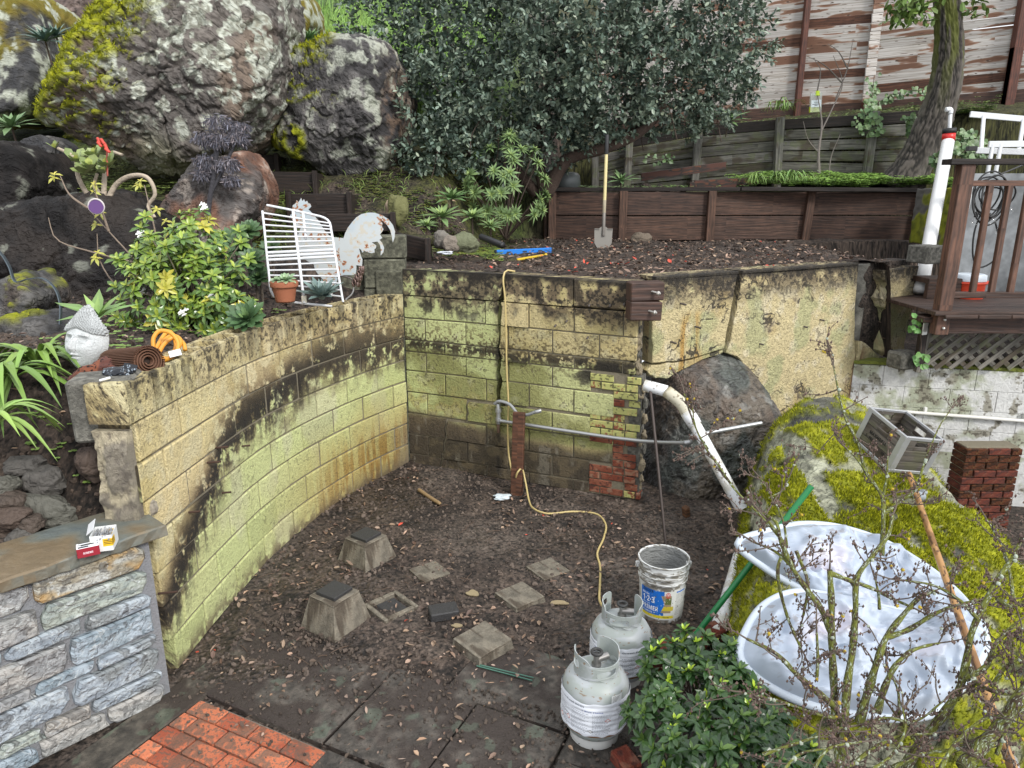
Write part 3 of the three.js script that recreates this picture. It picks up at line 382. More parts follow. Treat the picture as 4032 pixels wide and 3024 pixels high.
function mossTufts(rock, count, h, seed) { // short moss shoots standing on the moss patches
  const g = rock.geometry, P = g.attributes.position, N = g.attributes.normal, R = rng(seed), pos = [], col = []; let n = 0, tries = 0; while (n < count && tries++ < count * 6) { const i = Math.floor(R() * P.count); if (g.moss[i] < .5 || N.getY(i) < -.3) continue; n++; const x = P.getX(i) + (R() - .5) * .03, y = P.getY(i), z = P.getZ(i) + (R() - .5) * .03, L = h * (.5 + R()), dx = N.getX(i) + (R() - .5) * 1.1, dy = N.getY(i) + .35, dz = N.getZ(i) + (R() - .5) * 1.1, a = R() * 6.28, wx = Math.cos(a) * h * .3, wz = Math.sin(a) * h * .3, k = R(), c = k < .4 ? MOSS1 : k < .75 ? MOSS3 : MOSS2, m = .7 + .6 * R(); pos.push(x - wx, y - .004, z - wz, x + wx, y - .004, z + wz, x + dx * L, y + dy * L, z + dz * L); for (let q = 0; q < 3; q++) col.push(c[0] * m, c[1] * m, c[2] * m); }
  mesh('moss', geoOf(pos, null, null, col), new THREE.MeshPhysicalMaterial({ vertexColors: true, roughness: 1, specularIntensity: .2, side: THREE.DoubleSide }), rock).userData.kind = 'stuff';
}
const LICH = [.30, .315, .25], LICHP = [.48, .50, .43], MOSS1 = [.21, .225, .012], MOSS2 = [.11, .125, .009], MOSS3 = [.36, .365, .018];
const mossCol = (b, c) => mx3(mx3(MOSS2, MOSS1, sst(.35, .55, b)), MOSS3, .8 * sst(.5, .66, c));
// big lichen boulder
const bigBoulder = solo('boulder', boulderGeo({ centre: [-3.618,3.67,-7.9], outline: [[-4.808,3.137,-7.6], [-4.132,3.875,-7.6], [-3.459,4.488,-7.6], [-2.928,4.842,-7.6], [-2.334,4.607,-7.6], [-2.333,4,-7.6], [-2.399,3.622,-7.6], [-2.603,3.168,-7.6], [-2.963,2.856,-7.6], [-3.719,2.505,-7.6], [-4,2.551,-7.6], [-4.594,3.013,-7.6]], cuts: [[.15, .15, 1, .85], [-.75, .55, .55, .72], [.35, -.35, 1, .88], [-.2, -.75, .85, .92], [0, 0, -1, 1.2], [.8, .2, .7, 1.02]], detail: 100, seed: 3, sharp: 18, amp: .13, freq: 1.4,
  dent: [[-3.2, 3.25, -7.0, .42, .16], [-3.75, 2.75, -6.9, .35, .1]],
  col: (X, Y, Z, nx, ny, nz, a, b, c) => { let k = mx3([.13, .10, .082], [.20, .155, .12], sst(.4, .6, a)); k = mx3(k, [.25, .20, .15], .6 * sst(.5, .65, b)); k = mx3(k, [.12, .12, .118], .6 * sst(.52, .62, fbm(X * 1.2, Y * 1.2, Z, 2))); k = mx3(k, [.06, .05, .045], .7 * sst(.52, .64, c));
    k = mx3(k, [.24, .23, .16], .7 * sst(.34, .1, Math.hypot((X + 3.55), (Y - 2.72) * .8))); const up = sst(2.85, 3.3, Y + .5 * (a - .5)); const l = clamp(sst(.525, .555, b + .22 * (a - .5) + .14 * (c - .5)) * up + sst(.62, .65, b + .1 * (c - .5)) * .8); k = mx3(k, mx3(LICH, LICHP, sst(.45, .6, c)), l * (.55 + .4 * sst(.42, .55, c)));
    const edge = X + .62 * (Y - 3.0) * -1 + 4.05; const ms = sst(.46, .52, b * .5 + c * .25 + a * .25 + .10 * sst(.1, -.5, nx)) * sst(.35, -.15, edge + .5 * (a - .5)) * sst(-.1, .25, ny - .35 * nx + .1); k = mx3(k, mossCol(b, c), ms); return [...k, ms]; }, mossH: .06 }), rockMat, 'huge boulder mottled with pale lichen and green moss on one sloping face', 'boulder');
// dark boulder beside the steps
const darkBoulder = solo('boulder', boulderGeo({ centre: [-2.089,3.409,-9], outline: [[-2.891,3.301,-8.7], [-2.683,3.723,-8.7], [-2.169,4.134,-8.7], [-1.812,4.252,-8.7], [-1.514,4.191,-8.7], [-1.259,3.942,-8.7], [-1.21,3.301,-8.7], [-1.324,2.867,-8.7], [-1.521,2.607,-8.7], [-1.859,2.432,-8.7], [-2.142,2.57,-8.7], [-2.586,2.842,-8.7], [-2.866,3.047,-8.7]], cuts: [[-.1, .05, 1, .62], [.0, .8, .6, .85], [-.7, .1, .7, .7], [.1, -.6, .8, .72], [.75, 0, .66, .74], [0, 0, -1, 1]], detail: 76, seed: 9, sharp: 16, amp: .10, freq: 1.7,
  col: (X, Y, Z, nx, ny, nz, a, b, c) => { let k = mx3([.070, .066, .066], [.15, .14, .135], sst(.36, .62, b)); k = mx3(k, [.035, .033, .034], .8 * sst(.5, .62, a)); k = mx3(k, [.22, .14, .09], .55 * sst(-1.6, -1.35, X) * sst(.4, .55, b)); const l = clamp(sst(3.7, 4.05, Y + .5 * (a - .5)) * sst(.44, .54, b) + .7 * sst(.6, .66, b) + .75 * sst(.12, .05, Math.abs(X + 1.55 + .1 * (a - .5))) * sst(.48, .56, b)); k = mx3(k, mx3(LICH, LICHP, c), l * .8); k = mx3(k, [.03, .028, .028], .6 * sst(.55, .66, c));
    const ms = clamp(sst(.25, .6, ny) * sst(-1.9, -2.2, X + .4 * (a - .5)) * sst(3.2, 3.5, Y) + sst(-2.55, -2.75, X + .5 * (a - .5)) * sst(.40, .52, b) * .95 + sst(.15, .1, Math.hypot(X + 2.45, (Y - 3.0) * .7)) * sst(.4, .5, b)); k = mx3(k, mossCol(b * .75, c), ms); return [...k, ms]; }, mossH: .05 }), rockMat, 'tall dark grey boulder with mossy edge beside the timber steps', 'boulder');
// red-brown rock under the big boulder
const redCol = (X, Y, Z, nx, ny, nz, a, b, c) => { let k = mx3([.15, .075, .05], [.24, .14, .10], sst(.4, .62, b)); k = mx3(k, [.10, .09, .085], sst(.48, .62, a)); k = mx3(k, [.42, .36, .31], .6 * sst(.6, .68, b)); return mx3(k, [.05, .035, .03], .6 * sst(.55, .66, c)); };
solo('rock', boulderGeo({ centre: [-2.763,2.38,-6.75], outline: [[-3.183,2.322,-6.5], [-2.827,2.716,-6.5], [-2.471,2.82,-6.5], [-2.281,2.56,-6.5], [-2.326,2.221,-6.5], [-2.628,1.915,-6.5], [-3.089,1.915,-6.5]], cuts: [[-.3, .3, 1, .34], [.6, .4, .7, .4], [0, 0, -1, .6], [-.7, .5, .5, .48]], detail: 36, seed: 14, sharp: 12, amp: .06, freq: 2.4, col: redCol }), rockMat, 'reddish brown streaked rock wedged under the huge boulder', 'rock');
// wet black outcrop along the bed
const wetCol = (X, Y, Z, nx, ny, nz, a, b, c) => { let k = mx3([.009, .008, .008], [.022, .019, .018], sst(.38, .62, b)); k = mx3(k, [.036, .029, .025], .7 * sst(.5, .66, a)); return mx3(k, [.28, .29, .24], .5 * sst(.66, .72, b)); };
solo('rock_outcrop', boulderGeo({ centre: [-3.947,1.571,-6.1], outline: [[-4.867,1.01,-5.7], [-4.602,2.246,-5.7], [-4.056,2.439,-5.7], [-3.546,2.473,-5.7], [-3.071,2.404,-5.7], [-2.803,2.246,-5.7], [-2.708,1.922,-5.7], [-2.819,1.399,-5.7], [-3.326,0.77,-5.7]], cuts: [[.08, .42, 1, .58], [.2, .1, 1, .72], [-.2, .75, .65, .82], [0, 0, -1, 1]], detail: 60, seed: 21, sharp: 12, amp: .09, freq: 2.0, col: wetCol }), wetRockMat, 'wet black rock outcrop rising behind the flowering shrub', 'rock');
const greyCol = (X, Y, Z, nx, ny, nz, a, b, c) => { let k = mx3([.05, .05, .053], [.12, .115, .11], sst(.38, .62, b)); k = mx3(k, [.12, .09, .07], .6 * sst(.5, .62, a)); k = mx3(k, [.03, .028, .026], .6 * sst(.54, .66, c)); const m = sst(.4, .8, ny) * sst(.5, .6, a); return [...mx3(k, mossCol(b, c), m), m]; };
const lichCol = (X, Y, Z, nx, ny, nz, a, b, c) => { let k = greyCol(X, Y, Z, nx, ny, nz, a, b, c); const m = sst(.42, .54, a + .1 * ny); k = mx3(k, mx3([.20, .135, .02], MOSS2, b), m * .9); k = mx3(k, mx3(LICH, LICHP, c), sst(.52, .58, b) * .95); return [...k, m * .6]; };
const rk = (label, D, oc, o) => solo('rock', boulderGeo({ sharp: 11, amp: .05, freq: 2.6, detail: 24, ...o }), o.mat || rockMat, label, 'rock');
rk('dark angular rock heaped against the wet outcrop', 0, 0, { centre: [-4.504,2.582,-6.6], outline: [[-5.004,2.224,-6.4], [-4.771,2.768,-6.4], [-4.35,2.889,-6.4], [-4.165,2.768,-6.4], [-4.133,2.421,-6.4], [-4.358,2.184,-6.4]], cuts: [[0, .2, 1, .4], [0, 0, -1, .5]], seed: 31, col: wetCol });
rk('blue grey rock below the mossy edge of the huge boulder', 0, 0, { centre: [-4.47,2.842,-7], outline: [[-4.596,2.734,-6.9], [-4.499,2.918,-6.9], [-4.321,2.958,-6.9], [-4.206,2.877,-6.9], [-4.261,2.672,-6.9], [-4.483,2.639,-6.9]], cuts: [[0, .3, 1, .2], [0, 0, -1, .3]], seed: 33, col: greyCol });
rk('rock slab covered in orange moss and white lichen', 0, 0, { centre: [-5.987,3.927,-9.2], outline: [[-6.945,3.27,-8.9], [-6.689,4.463,-8.9], [-5.877,4.842,-8.9], [-5.501,4.606,-8.9], [-5.365,4.173,-8.9], [-5.369,3.576,-8.9], [-5.514,3.295,-8.9], [-5.857,3.218,-8.9]], cuts: [[.2, .4, 1, .6], [0, 0, -1, .9]], detail: 40, seed: 35, col: lichCol, mossH: .05 });
rk('brown cracked rock face high behind the huge boulder', 0, 0, { centre: [-6.126,4.998,-11.5], outline: [[-6.791,4.036,-11], [-6.786,4.826,-11], [-6.296,5.413,-11], [-5.006,5.413,-11], [-4.967,4.707,-11], [-5.171,4.16,-11], [-6.075,3.912,-11]], cuts: [[.1, .3, 1, .7], [0, 0, -1, 1]], detail: 36, seed: 37, amp: .12, col: (X, Y, Z, nx, ny, nz, a, b, c) => mx3(mx3([.12, .09, .08], [.22, .17, .15], sst(.4, .6, b)), [.05, .04, .04], .7 * sst(.52, .62, c)) });
rk('grey lichen rock standing in the grass above the dark boulder', 0, 0, { centre: [-3.841,5.155,-12.5], outline: [[-4.148,4.718,-12], [-3.96,5.559,-12], [-3.561,5.685,-12], [-3.188,5.495,-12], [-3.106,4.98,-12], [-3.361,4.652,-12]], cuts: [[0, .3, 1, .5], [0, 0, -1, .6]], seed: 39, col: lichCol });
rk('small dark stone with moss cap at the bed corner', 0, 0, { centre: [-3.449,1.706,-4.9], outline: [[-3.64,1.593,-4.8], [-3.56,1.846,-4.8], [-3.332,1.893,-4.8], [-3.216,1.752,-4.8], [-3.291,1.593,-4.8]], cuts: [[0, .4, 1, .2], [0, 0, -1, .3]], seed: 41, col: greyCol });
rk('mossy dark stone beside the metal hoop', 0, 0, { centre: [-3.145,1.503,-4.6], outline: [[-3.364,1.431,-4.5], [-3.264,1.644,-4.5], [-2.961,1.674,-4.5], [-2.817,1.554,-4.5], [-2.889,1.385,-4.5]], cuts: [[0, .5, 1, .22], [0, 0, -1, .3]], seed: 42, col: greyCol });
// boulder the rendered wall was built over
solo('boulder', boulderGeo({ centre: [1.692,0.34,-5.75], outline: [[1.118,-0.108,-5.5], [1.076,0.431,-5.5], [1.07,1.021,-5.5], [1.307,1.166,-5.5], [1.744,1.241,-5.5], [2.013,1.117,-5.5], [2.227,0.828,-5.5], [2.343,0.431,-5.5], [2.12,-0.044,-5.5], [1.794,-0.365,-5.5], [1.28,-0.365,-5.5]], cuts: [[-.1, .25, 1, .40], [.2, -.15, 1, .44], [-.75, .1, .6, .42], [.3, .75, .55, .56], [0, 0, -1, .5]], detail: 56, seed: 51, sharp: 10, amp: .045, freq: 2.6,
  col: (X, Y, Z, nx, ny, nz, a, b, c) => { let k = mx3([.055, .05, .046], [.12, .105, .09], sst(.4, .62, b)); k = mx3(k, [.085, .10, .09], .7 * sst(.5, .62, a)); k = mx3(k, [.17, .11, .07], .4 * sst(.55, .65, fbm(X * 5, Y * 3, Z, 2))); k = mx3(k, [.02, .018, .017], .7 * sst(.53, .64, c)); return mx3(k, [.3, .3, .28], .4 * sst(.64, .7, b)); } }), new THREE.MeshStandardMaterial({ vertexColors: true, roughness: .55, bumpMap: rockBump, bumpScale: .03 }), 'dark wet boulder built into the gap under the rendered wall', 'boulder');
// long moss rock
const mossRock = solo('mossy_rock', boulderGeo({ centre: [2.12, .12, -3.9], cuts: [[.16, 1, .31, .47], [-.93, .16, -.33, .66], [.95, .35, -.1, .88], [0, .15, -1, 1.50], [-.2, .3, 1, 1.3], [0, -1, 0, .9], [.6, .7, .3, .76], [-.62, .72, -.1, .70], [-.3, .4, -.9, 1.45]], detail: 105, seed: 61, sharp: 15, amp: .05, freq: 2.1, mossH: .028,
  col: (X, Y, Z, nx, ny, nz, a, b, c) => { let k = mx3([.06, .06, .062], [.13, .125, .12], sst(.4, .62, b)); const big = fbm(X * 2.6 + 4, Y * 2.6, Z * 1.7, 3), lp = clamp(sst(.60, .625, big + .12 * (b - .5) + .035 * sst(.28, .1, Math.abs(X - 1.72)) * sst(.7, .3, Math.abs(Z + 3.95))) + .9 * sst(.615, .64, b + .1 * (a - .5))); let m = clamp(sst(.30, .40, a * .5 + b * .5) * (1 - lp)); m *= 1 - .92 * sst(.63, .68, fbm(X * 5 + 9, Y * 5, Z * 5, 3));
    k = mx3(k, mx3([.20, .205, .14], [.33, .335, .25], sst(.4, .6, c)), lp * (.6 + .4 * sst(.38, .5, c))); k = mx3(k, mossCol(b * .5 + a * .5, c), m); k = mx3(k, [.20, .15, .02], .35 * m * sst(.55, .65, b)); return [...k, m]; } }), rockMat, 'long low rock coated in bright green moss and pale lichen', 'rock');

mossTufts(mossRock, 60000, .013, 401); mossTufts(bigBoulder, 26000, .022, 402); mossTufts(darkBoulder, 9000, .02, 403);


// ---------- paving, pier blocks, stone faced wall ----------
const concMap = tex(512, 512, (u, v, o) => { const a = f2(u * 5, v * 5, 5, 5), b = f2(u * 34, v * 34, 3, 34); const g = .30 + .3 * (a - .5) + .22 * (b - .5); o[0] = g * 1.06; o[1] = g; o[2] = g * .93; put(o, [.19, .16, .145], .85 * sst(.42, .6, a)); put(o, [.38, .47, .40], .35 * sst(.66, .74, f2(u * 9 + 4, v * 9, 4, 0))); });
const concMat = M(L3(1.05, 1.02, 1.0), .75, { map: concMap, bumpMap: gritFor(1, 1, .3), bumpScale: .006 });
const PO = [-1.559, -2.944], E1 = [.902, .432], E2 = [-.432, .902], pv = (a, b) => [PO[0] + E1[0] * a + E2[0] * b, PO[1] + E1[1] * a + E2[1] * b], PA = Math.atan2(-E1[1], E1[0]);
{
  const R = rng(31), slabs = [[-.20, .725, -.62, -.07], [.745, 1.24, -.66, -.08], [1.255, 1.72, -.60, -.07], [1.735, 2.3, -1.08, -.46], [1.735, 2.35, -.445, .10], [.78, 1.24, -.055, .5], [1.255, 1.72, -.05, .5], [1.05, 1.7, -1.12, -.62], [2.32, 2.9, -.9, .1]];
  slabs.forEach(([a, b, c, d], i) => { const q = [0, 0, 0, 0].map(() => (R() - .5) * .02), pts = [pv(a + q[0], -c * -1 + 0), pv(b, c + q[1]), pv(b + q[2], d), pv(a, d + q[3])]; const poly = [pv(a + q[0], c), pv(b, c + q[1]), pv(b + q[2], d), pv(a, d + q[3])].map(p => [p[0], -p[1]]);
    const g = prism(poly, .05, .008); g.rotateX(-Math.PI / 2); g.translate(0, -.05 + .004 + R() * .008, 0); tag(mesh('paving_slab', boxUV(g), concMat, scene), ['broad soil-stained concrete slab lying below the stone wall corner', 'dirt-strewn concrete slab between two broader slabs', 'concrete slab strewn with twigs and wet leaves', 'greenish concrete slab lying beside the gas cylinders', 'greenish concrete slab under the labelled gas cylinder', 'concrete slab touching the brick paving', 'concrete slab in front of the twig-strewn slab', 'half buried concrete slab at the edge of the bare soil', 'concrete slab under the glossy shrub'][i], 'slab', 'concrete paving slabs'); });
  // orange brick paving and concrete margin along the stone wall
  const pm = tex(512, 512, (u, v, o) => { const a = f2(u * 5, v * 5, 4, 5), b = f2(u * 60, v * 60, 3, 60), d = f2(u * 7 + 5, v * 7, 4, 7); o[0] = .80; o[1] = .47; o[2] = .33; put(o, [.70, .37, .26], sst(.45, .7, a)); put(o, [.46, .38, .33], .75 * sst(.55, .64, b)); put(o, [.44, .36, .31], .65 * sst(.58, .68, d)); });
  const mats = [1, .9, .8].map((k, i) => { const t = pm.clone(); t.offset.set(i * .37, i * .61); t.needsUpdate = true; return M(L3(k, k * (1 - .04 * i), k * (1 - .05 * i)), .8, { map: t, bumpMap: gritFor(1, 1, .25), bumpScale: .005 }); });
  const bp = new THREE.Group(); bp.name = 'brick_paving'; bp.userData.kind = 'structure'; scene.add(bp);
  mesh('sand_joint', boxUV(at(cbox(1.0, .05, 1.6, .004), ...(() => { const p = pv(.385, .74); return [p[0], -.043, p[1]]; })(), 0, PA, 0)), M(L3(.20, .17, .14), .95, { bumpMap: soilBump, bumpScale: .01 }), bp);
  const bg = [0, 1, 2, 3].map(i => boxUV(cbox(.190, .05, .0895, .005, i * .33), 2));
  bg.forEach((g, i) => { const u = g.attributes.uv; for (let q = 0; q < u.count; q++) u.setXY(q, u.getX(q) + i * .31, u.getY(q) + i * .57); });
  for (let k = 0; k < 12; k++) for (let i = -1; i < 5; i++) { const a = .1 + i * .197 + (k % 2 ? .098 : 0), b = .01 + k * .097; if (k % 2 && i === -1) { const p = pv(.05, b), m = mesh('brick', boxUV(cbox(.09, .05, .0895, .005, k)), mats[k % 3], bp); m.position.set(p[0], -.016, p[1]); m.rotation.y = PA; continue; } if (a < .05 || a > .8) continue; const p = pv(a, b); const m = mesh('brick', bg[Math.floor(R() * 4)], mats[R() < .35 ? 0 : R() < .6 ? 1 : 2], bp); m.position.set(p[0], -.016 + (R() - .5) * .006, p[1]); m.rotation.y = PA + (R() - .5) * .02; m.rotation.z = (R() - .5) * .015; }
  const mp = pv(-.105, .55); setting('concrete_margin', boxUV(at(cbox(.20, .06, 1.9, .006), mp[0], -.022, mp[1], 0, PA, 0)), M(L3(1.15, 1.12, 1.02), .8, { map: concMap, bumpMap: gritFor(1, 1, .3), bumpScale: .006 }));
}
// pier blocks: truncated pyramids with a black pad
const pierMap = tex(512, 512, (u, v, o) => { const a = f2(u * 4, v * 4, 5, 4), b = f2(u * 30, v * 30, 3, 30), dr = f2(u * 24, v * 3, 3, 0); const g = .44 + .3 * (a - .5) + .2 * (b - .5); o[0] = g * 1.05; o[1] = g * .99; o[2] = g * .88; put(o, [.25, .21, .17], .7 * sst(.5, .66, dr * .5 + a * .5)); });
const pierMat = M(0xffffff, .85, { map: pierMap, bumpMap: gritFor(1, 1, .25), bumpScale: .008 });
const frustum = (b, t, h) => { const g = new THREE.CylinderGeometry(t * .7071, b * .7071, h, 4, 1).rotateY(Math.PI / 4).translate(0, h / 2, 0); return boxUV(toCreasedNormals(g, .3)); };
const padMat = M(L3(.035, .034, .035), .55, { bumpMap: gritFor(1, 1, .2), bumpScale: .004 });
function pier(label, p, h, b, t, turn, pad, sink = 0) { const o = thing('pier_block', label, 'pier block', [p[0], -sink, p[2]], turn, 'concrete pier blocks in the bare soil'); mesh('base', frustum(b, t, h - .012), pierMat, o); const rim = []; rim.push(at(cbox(t * 1.0, .014, t * 1.0, .005), 0, h - .005, 0)); mesh('top', boxUV(merge(rim)), pierMat, o); if (pad) mesh('pad', boxUV(at(cbox(t * .74, .022, t * .74, .003), .005, h + .012, -.004, 0, .05, 0)), padMat, o); return o; }
pier('tall concrete pier block with black pad, close under the green block wall', [-0.999,0,-4.399], .18, .29, .20, .93, true, .02);
pier('tall concrete pier block with black pad, beside the hollow sunken block', [-1.027,0,-3.635], .205, .29, .20, .98, true, .01);
pier('sunken flat concrete block top, nearly level with the soil', [-0.545,0,-4.195], .14, .24, .20, .62, false, .125);
pier('sunken flat concrete block top half lost in mud near the white bucket', [0.237,0,-4.225], .14, .25, .21, .60, false, .122);
pier('sunken concrete block with crumbled edges beside the black block', [0.046,0,-3.88], .16, .27, .22, .65, false, .125);
pier('tilted concrete block standing proud beside the thin green rods', [-0.156,0,-3.394], .17, .27, .23, .72, false, .105).rotation.z = .06;
{ const o = thing('hollow_block', 'sunken hollow concrete block with rotten timber inside', 'pier block', [...[-0.731,0,-3.779]], .75); o.position.y = -.03; const P = []; for (const [x, z, w, d] of [[-.105, 0, .03, .24], [.105, 0, .03, .24], [0, -.105, .18, .03], [0, .105, .18, .03]]) P.push(at(cbox(w, .06, d, .006), x, .03, z)); mesh('rim', boxUV(merge(P)), pierMat, o); mesh('timber_stub', boxUV(at(cbox(.13, .04, .17, .006), .01, .02, 0)), padMat, o); }
solo('black_block', boxUV(at(cbox(.17, .055, .115, .006), ...[-0.406,0.03,-3.698], 0, .28, 0)), padMat, 'loose black rubber block lying in the mud', 'block');
// stone faced wall with flagstone cap
{
  const w = thing('stone_wall', 'blue grey stone faced wall with flagstone cap', 'wall'), R = rng(77);
  const P0 = [-1.705, -3.02], dr = [-.653, .757], ang = Math.atan2(dr[1], -dr[0]); // s runs towards the camera
  const F = (s, h, q) => [P0[0] + dr[0] * s + .757 * q, h, P0[1] + dr[1] * s + .653 * q];
  const stoneTex = (c1, c2, c3, seed) => tex(384, 384, (u, v, o) => { const x = u * 4 + seed, y = v * 4, wp = f2(x, y, 3), st = f2(x * 2 + wp * 2, y * 7 + wp * 3, 4), b = f2(x * 6, y * 6, 4), vein = Math.abs(f2(x * 2.2 + 3 * wp, y * 3 + x * .6, 4) - .5), v3 = Math.abs(f2(x * 5 + 9, y * 6 - x, 3) - .5); o[0] = c1[0]; o[1] = c1[1]; o[2] = c1[2]; put(o, c2, sst(.36, .62, st)); put(o, c3, .8 * sst(.56, .72, f2(x * 1.3 + 5, y * 1.3, 3))); put(o, [.80, .82, .82], .65 * sst(.018, .002, vein) + .4 * sst(.012, 0, v3)); put(o, [.25, .25, .25], .5 * sst(.6, .72, b)); const m = .92 + .25 * (b - .5); o[0] *= m; o[1] *= m; o[2] *= m; });
  const SM = [[[.56, .60, .64], [.68, .72, .75], [.52, .54, .54], 1], [[.52, .58, .62], [.66, .71, .75], [.62, .67, .70], 7], [[.60, .60, .59], [.70, .69, .67], [.56, .57, .58], 3], [[.62, .60, .57], [.70, .68, .65], [.60, .62, .64], 5], [[.54, .58, .57], [.67, .70, .66], [.47, .50, .47], 11], [[.60, .57, .50], [.70, .70, .67], [.74, .57, .33], 13]].map(a => M(0xffffff, .72, { map: stoneTex(...a), bumpMap: rockBump, bumpScale: .022 }));
  // irregular coursing, stones of very different size
  const rows = [[.0, .10], [.10, .175], [.175, .31], [.31, .375], [.375, .52], [.52, .60], [.60, .73], [.73, .86]], S1 = 2.2;
  rows.forEach(([y0, y1], k) => { let s = .03 - (k % 2) * .0; while (s < S1) { const hgt = y1 - y0; let L = (hgt > .11 ? .26 : .17) + R() * (hgt > .11 ? .22 : .22); const parts = hgt > .12 && R() < .3 ? 2 : 1; for (let p = 0; p < parts; p++) { const g = .011 + R() * .006; let a = s + g / 2, b = s + L - g / 2, c = y0 + (hgt / parts) * p + g / 2, d = y0 + hgt / parts * (p + 1) - g / 2; const sk = (R() - .5) * .05, j = () => (R() - .5) * .024;
        const ch = Math.min(.035, (d - c) * .4); const poly = [[a + sk + ch * R(), c], [mix(a, b, .5), c + j() * .6], [b + sk * .3 - ch * R(), c], [b, c + ch * R()], [b + j() * .4, mix(c, d, .55)], [b - ch * R(), d], [mix(a, b, .4), d + j() * .5], [a + ch * R() * 1.3, d], [a, d - ch * R()], [a + j() * .4, mix(c, d, .4)]];
        const q = R() * .02; const gg = prism(poly, .075, .009); const pp = gg.attributes.position; const tx = (R() - .5) * .06, ty = (R() - .5) * .12; for (let i = 0; i < pp.count; i++) { const z = pp.getZ(i); if (z > .05) pp.setZ(i, z + (pp.getX(i) - (a + b) / 2) * tx + (pp.getY(i) - (c + d) / 2) * ty); }
        gg.translate(0, 0, -.07 + q); const sg = bend(gg, F, 1, 1), u = sg.attributes.uv, ou = R() * 3, ov = R() * 3; for (let i = 0; i < u.count; i++) u.setXY(i, u.getX(i) * 1.3 + ou, u.getY(i) * 1.3 + ov); let mi = Math.floor(R() * 5); if (k === 7 && s < .25) mi = 5; mesh('stone', sg, SM[mi], w); }
      s += L; } });
  const core = new THREE.BoxGeometry(2.2, .86, .30, 1, 1, 1).translate(1.1, .43, -.165); mesh('mortar', bend(core, F, 1, 1), M(L3(.24, .245, .26), .95, { bumpMap: gritFor(1, 1, .2), bumpScale: .008 }), w);
  const flag = tex(512, 512, (u, v, o) => { const a = f2(u * 3, v * 3, 5, 3), b = f2(u * 30, v * 30, 3, 30); o[0] = .42; o[1] = .44; o[2] = .42; put(o, [.46, .40, .31], sst(.45, .65, a)); put(o, [.36, .40, .42], .7 * sst(.5, .35, a)); const m = .95 + .15 * (b - .5); o[0] *= m; o[1] *= m; o[2] *= m; });
  const fm = M(0xffffff, .5, { map: flag, bumpMap: rockBump, bumpScale: .005 });
  for (const [a, b, e] of [[-.07, .60, 0], [.606, 1.3, .01], [1.306, 2.2, 0]]) { const pts = []; const n = 16; for (let i = 0; i <= n; i++) { const s = mix(a, b, i / n); pts.push([s, -(.035 + .012 * vn(s * 23, 3, 1) + .008 * vn(s * 70, 3, 1))]); } pts.push([b, .34], [a, .335]); // plan outline s, -q
    const g = new THREE.ExtrudeGeometry(new THREE.Shape(pts.map(p => new THREE.Vector2(...p))), { depth: .05, bevelEnabled: true, bevelThickness: .008, bevelSize: .008, bevelOffset: -.008, bevelSegments: 1 }); const p = g.attributes.position; for (let i = 0; i < p.count; i++) { const s = p.getX(i), q = -p.getY(i), h = .866 + p.getZ(i) * .9, jj = q > .01 ? .012 * (vn(s * 40, h * 90, 2) - .5) : 0; const W = F(s, h, q + jj); p.setXYZ(i, ...W); }
    const id = []; const gi = g.toNonIndexed ? (g.index ? g.toNonIndexed() : g) : g; const c = gi.attributes.position.count; for (let i = 0; i < c; i += 3) id.push(i, i + 2, i + 1); gi.setIndex(id); const g2 = gi.toNonIndexed(); g2.computeVertexNormals(); mesh('flagstone', boxUV(g2), fm, w); }
}


// ---------- timber: steps, planter, old retaining boards, fence, deck ----------
const plank = (a, b, h, t, off = 0, y = 0) => { const A = A3(a), B = A3(b), L = A.distanceTo(B), m = A.clone().add(B).multiplyScalar(.5), d = B.clone().sub(A).normalize(); return { L, m, yaw: Math.atan2(-d.z, d.x), roll: Math.asin(d.y) }; };
let POFF = 0;
function board(name, a, b, h, t, mat, parent, ch = .004) { const k = plank(a, b, h, t); POFF += .37; const m = mesh(name, cbox(k.L, h, t, ch, POFF), mat, parent); m.position.copy(k.m).sub(parent.isScene ? V(0, 0, 0) : parent.position); m.rotation.set(0, k.yaw, k.roll, 'YZX'); return m; }
const bx = (name, w, h, d, x, y, z, mat, parent, ry = 0, rz = 0, ch = .004) => { POFF += .29; const m = mesh(name, cbox(w, h, d, ch, POFF), mat, parent); m.position.set(x, y, z); m.rotation.set(0, ry, rz, 'YZX'); return m; };
const blackTimber = wood(.14, .125, .115, .7), greyTimber = greyWood(.85, .85, .84), oldTimber = greyWood(.55, .55, .52), brownTimber = wood(.40, .29, .24, .7), postTimber = wood(.62, .50, .42, .75), charTimber = wood(.10, .095, .09, .75);
const brownVar = [wood(.46, .38, .34, .75), wood(.39, .32, .29, .75), wood(.53, .43, .37, .75)];
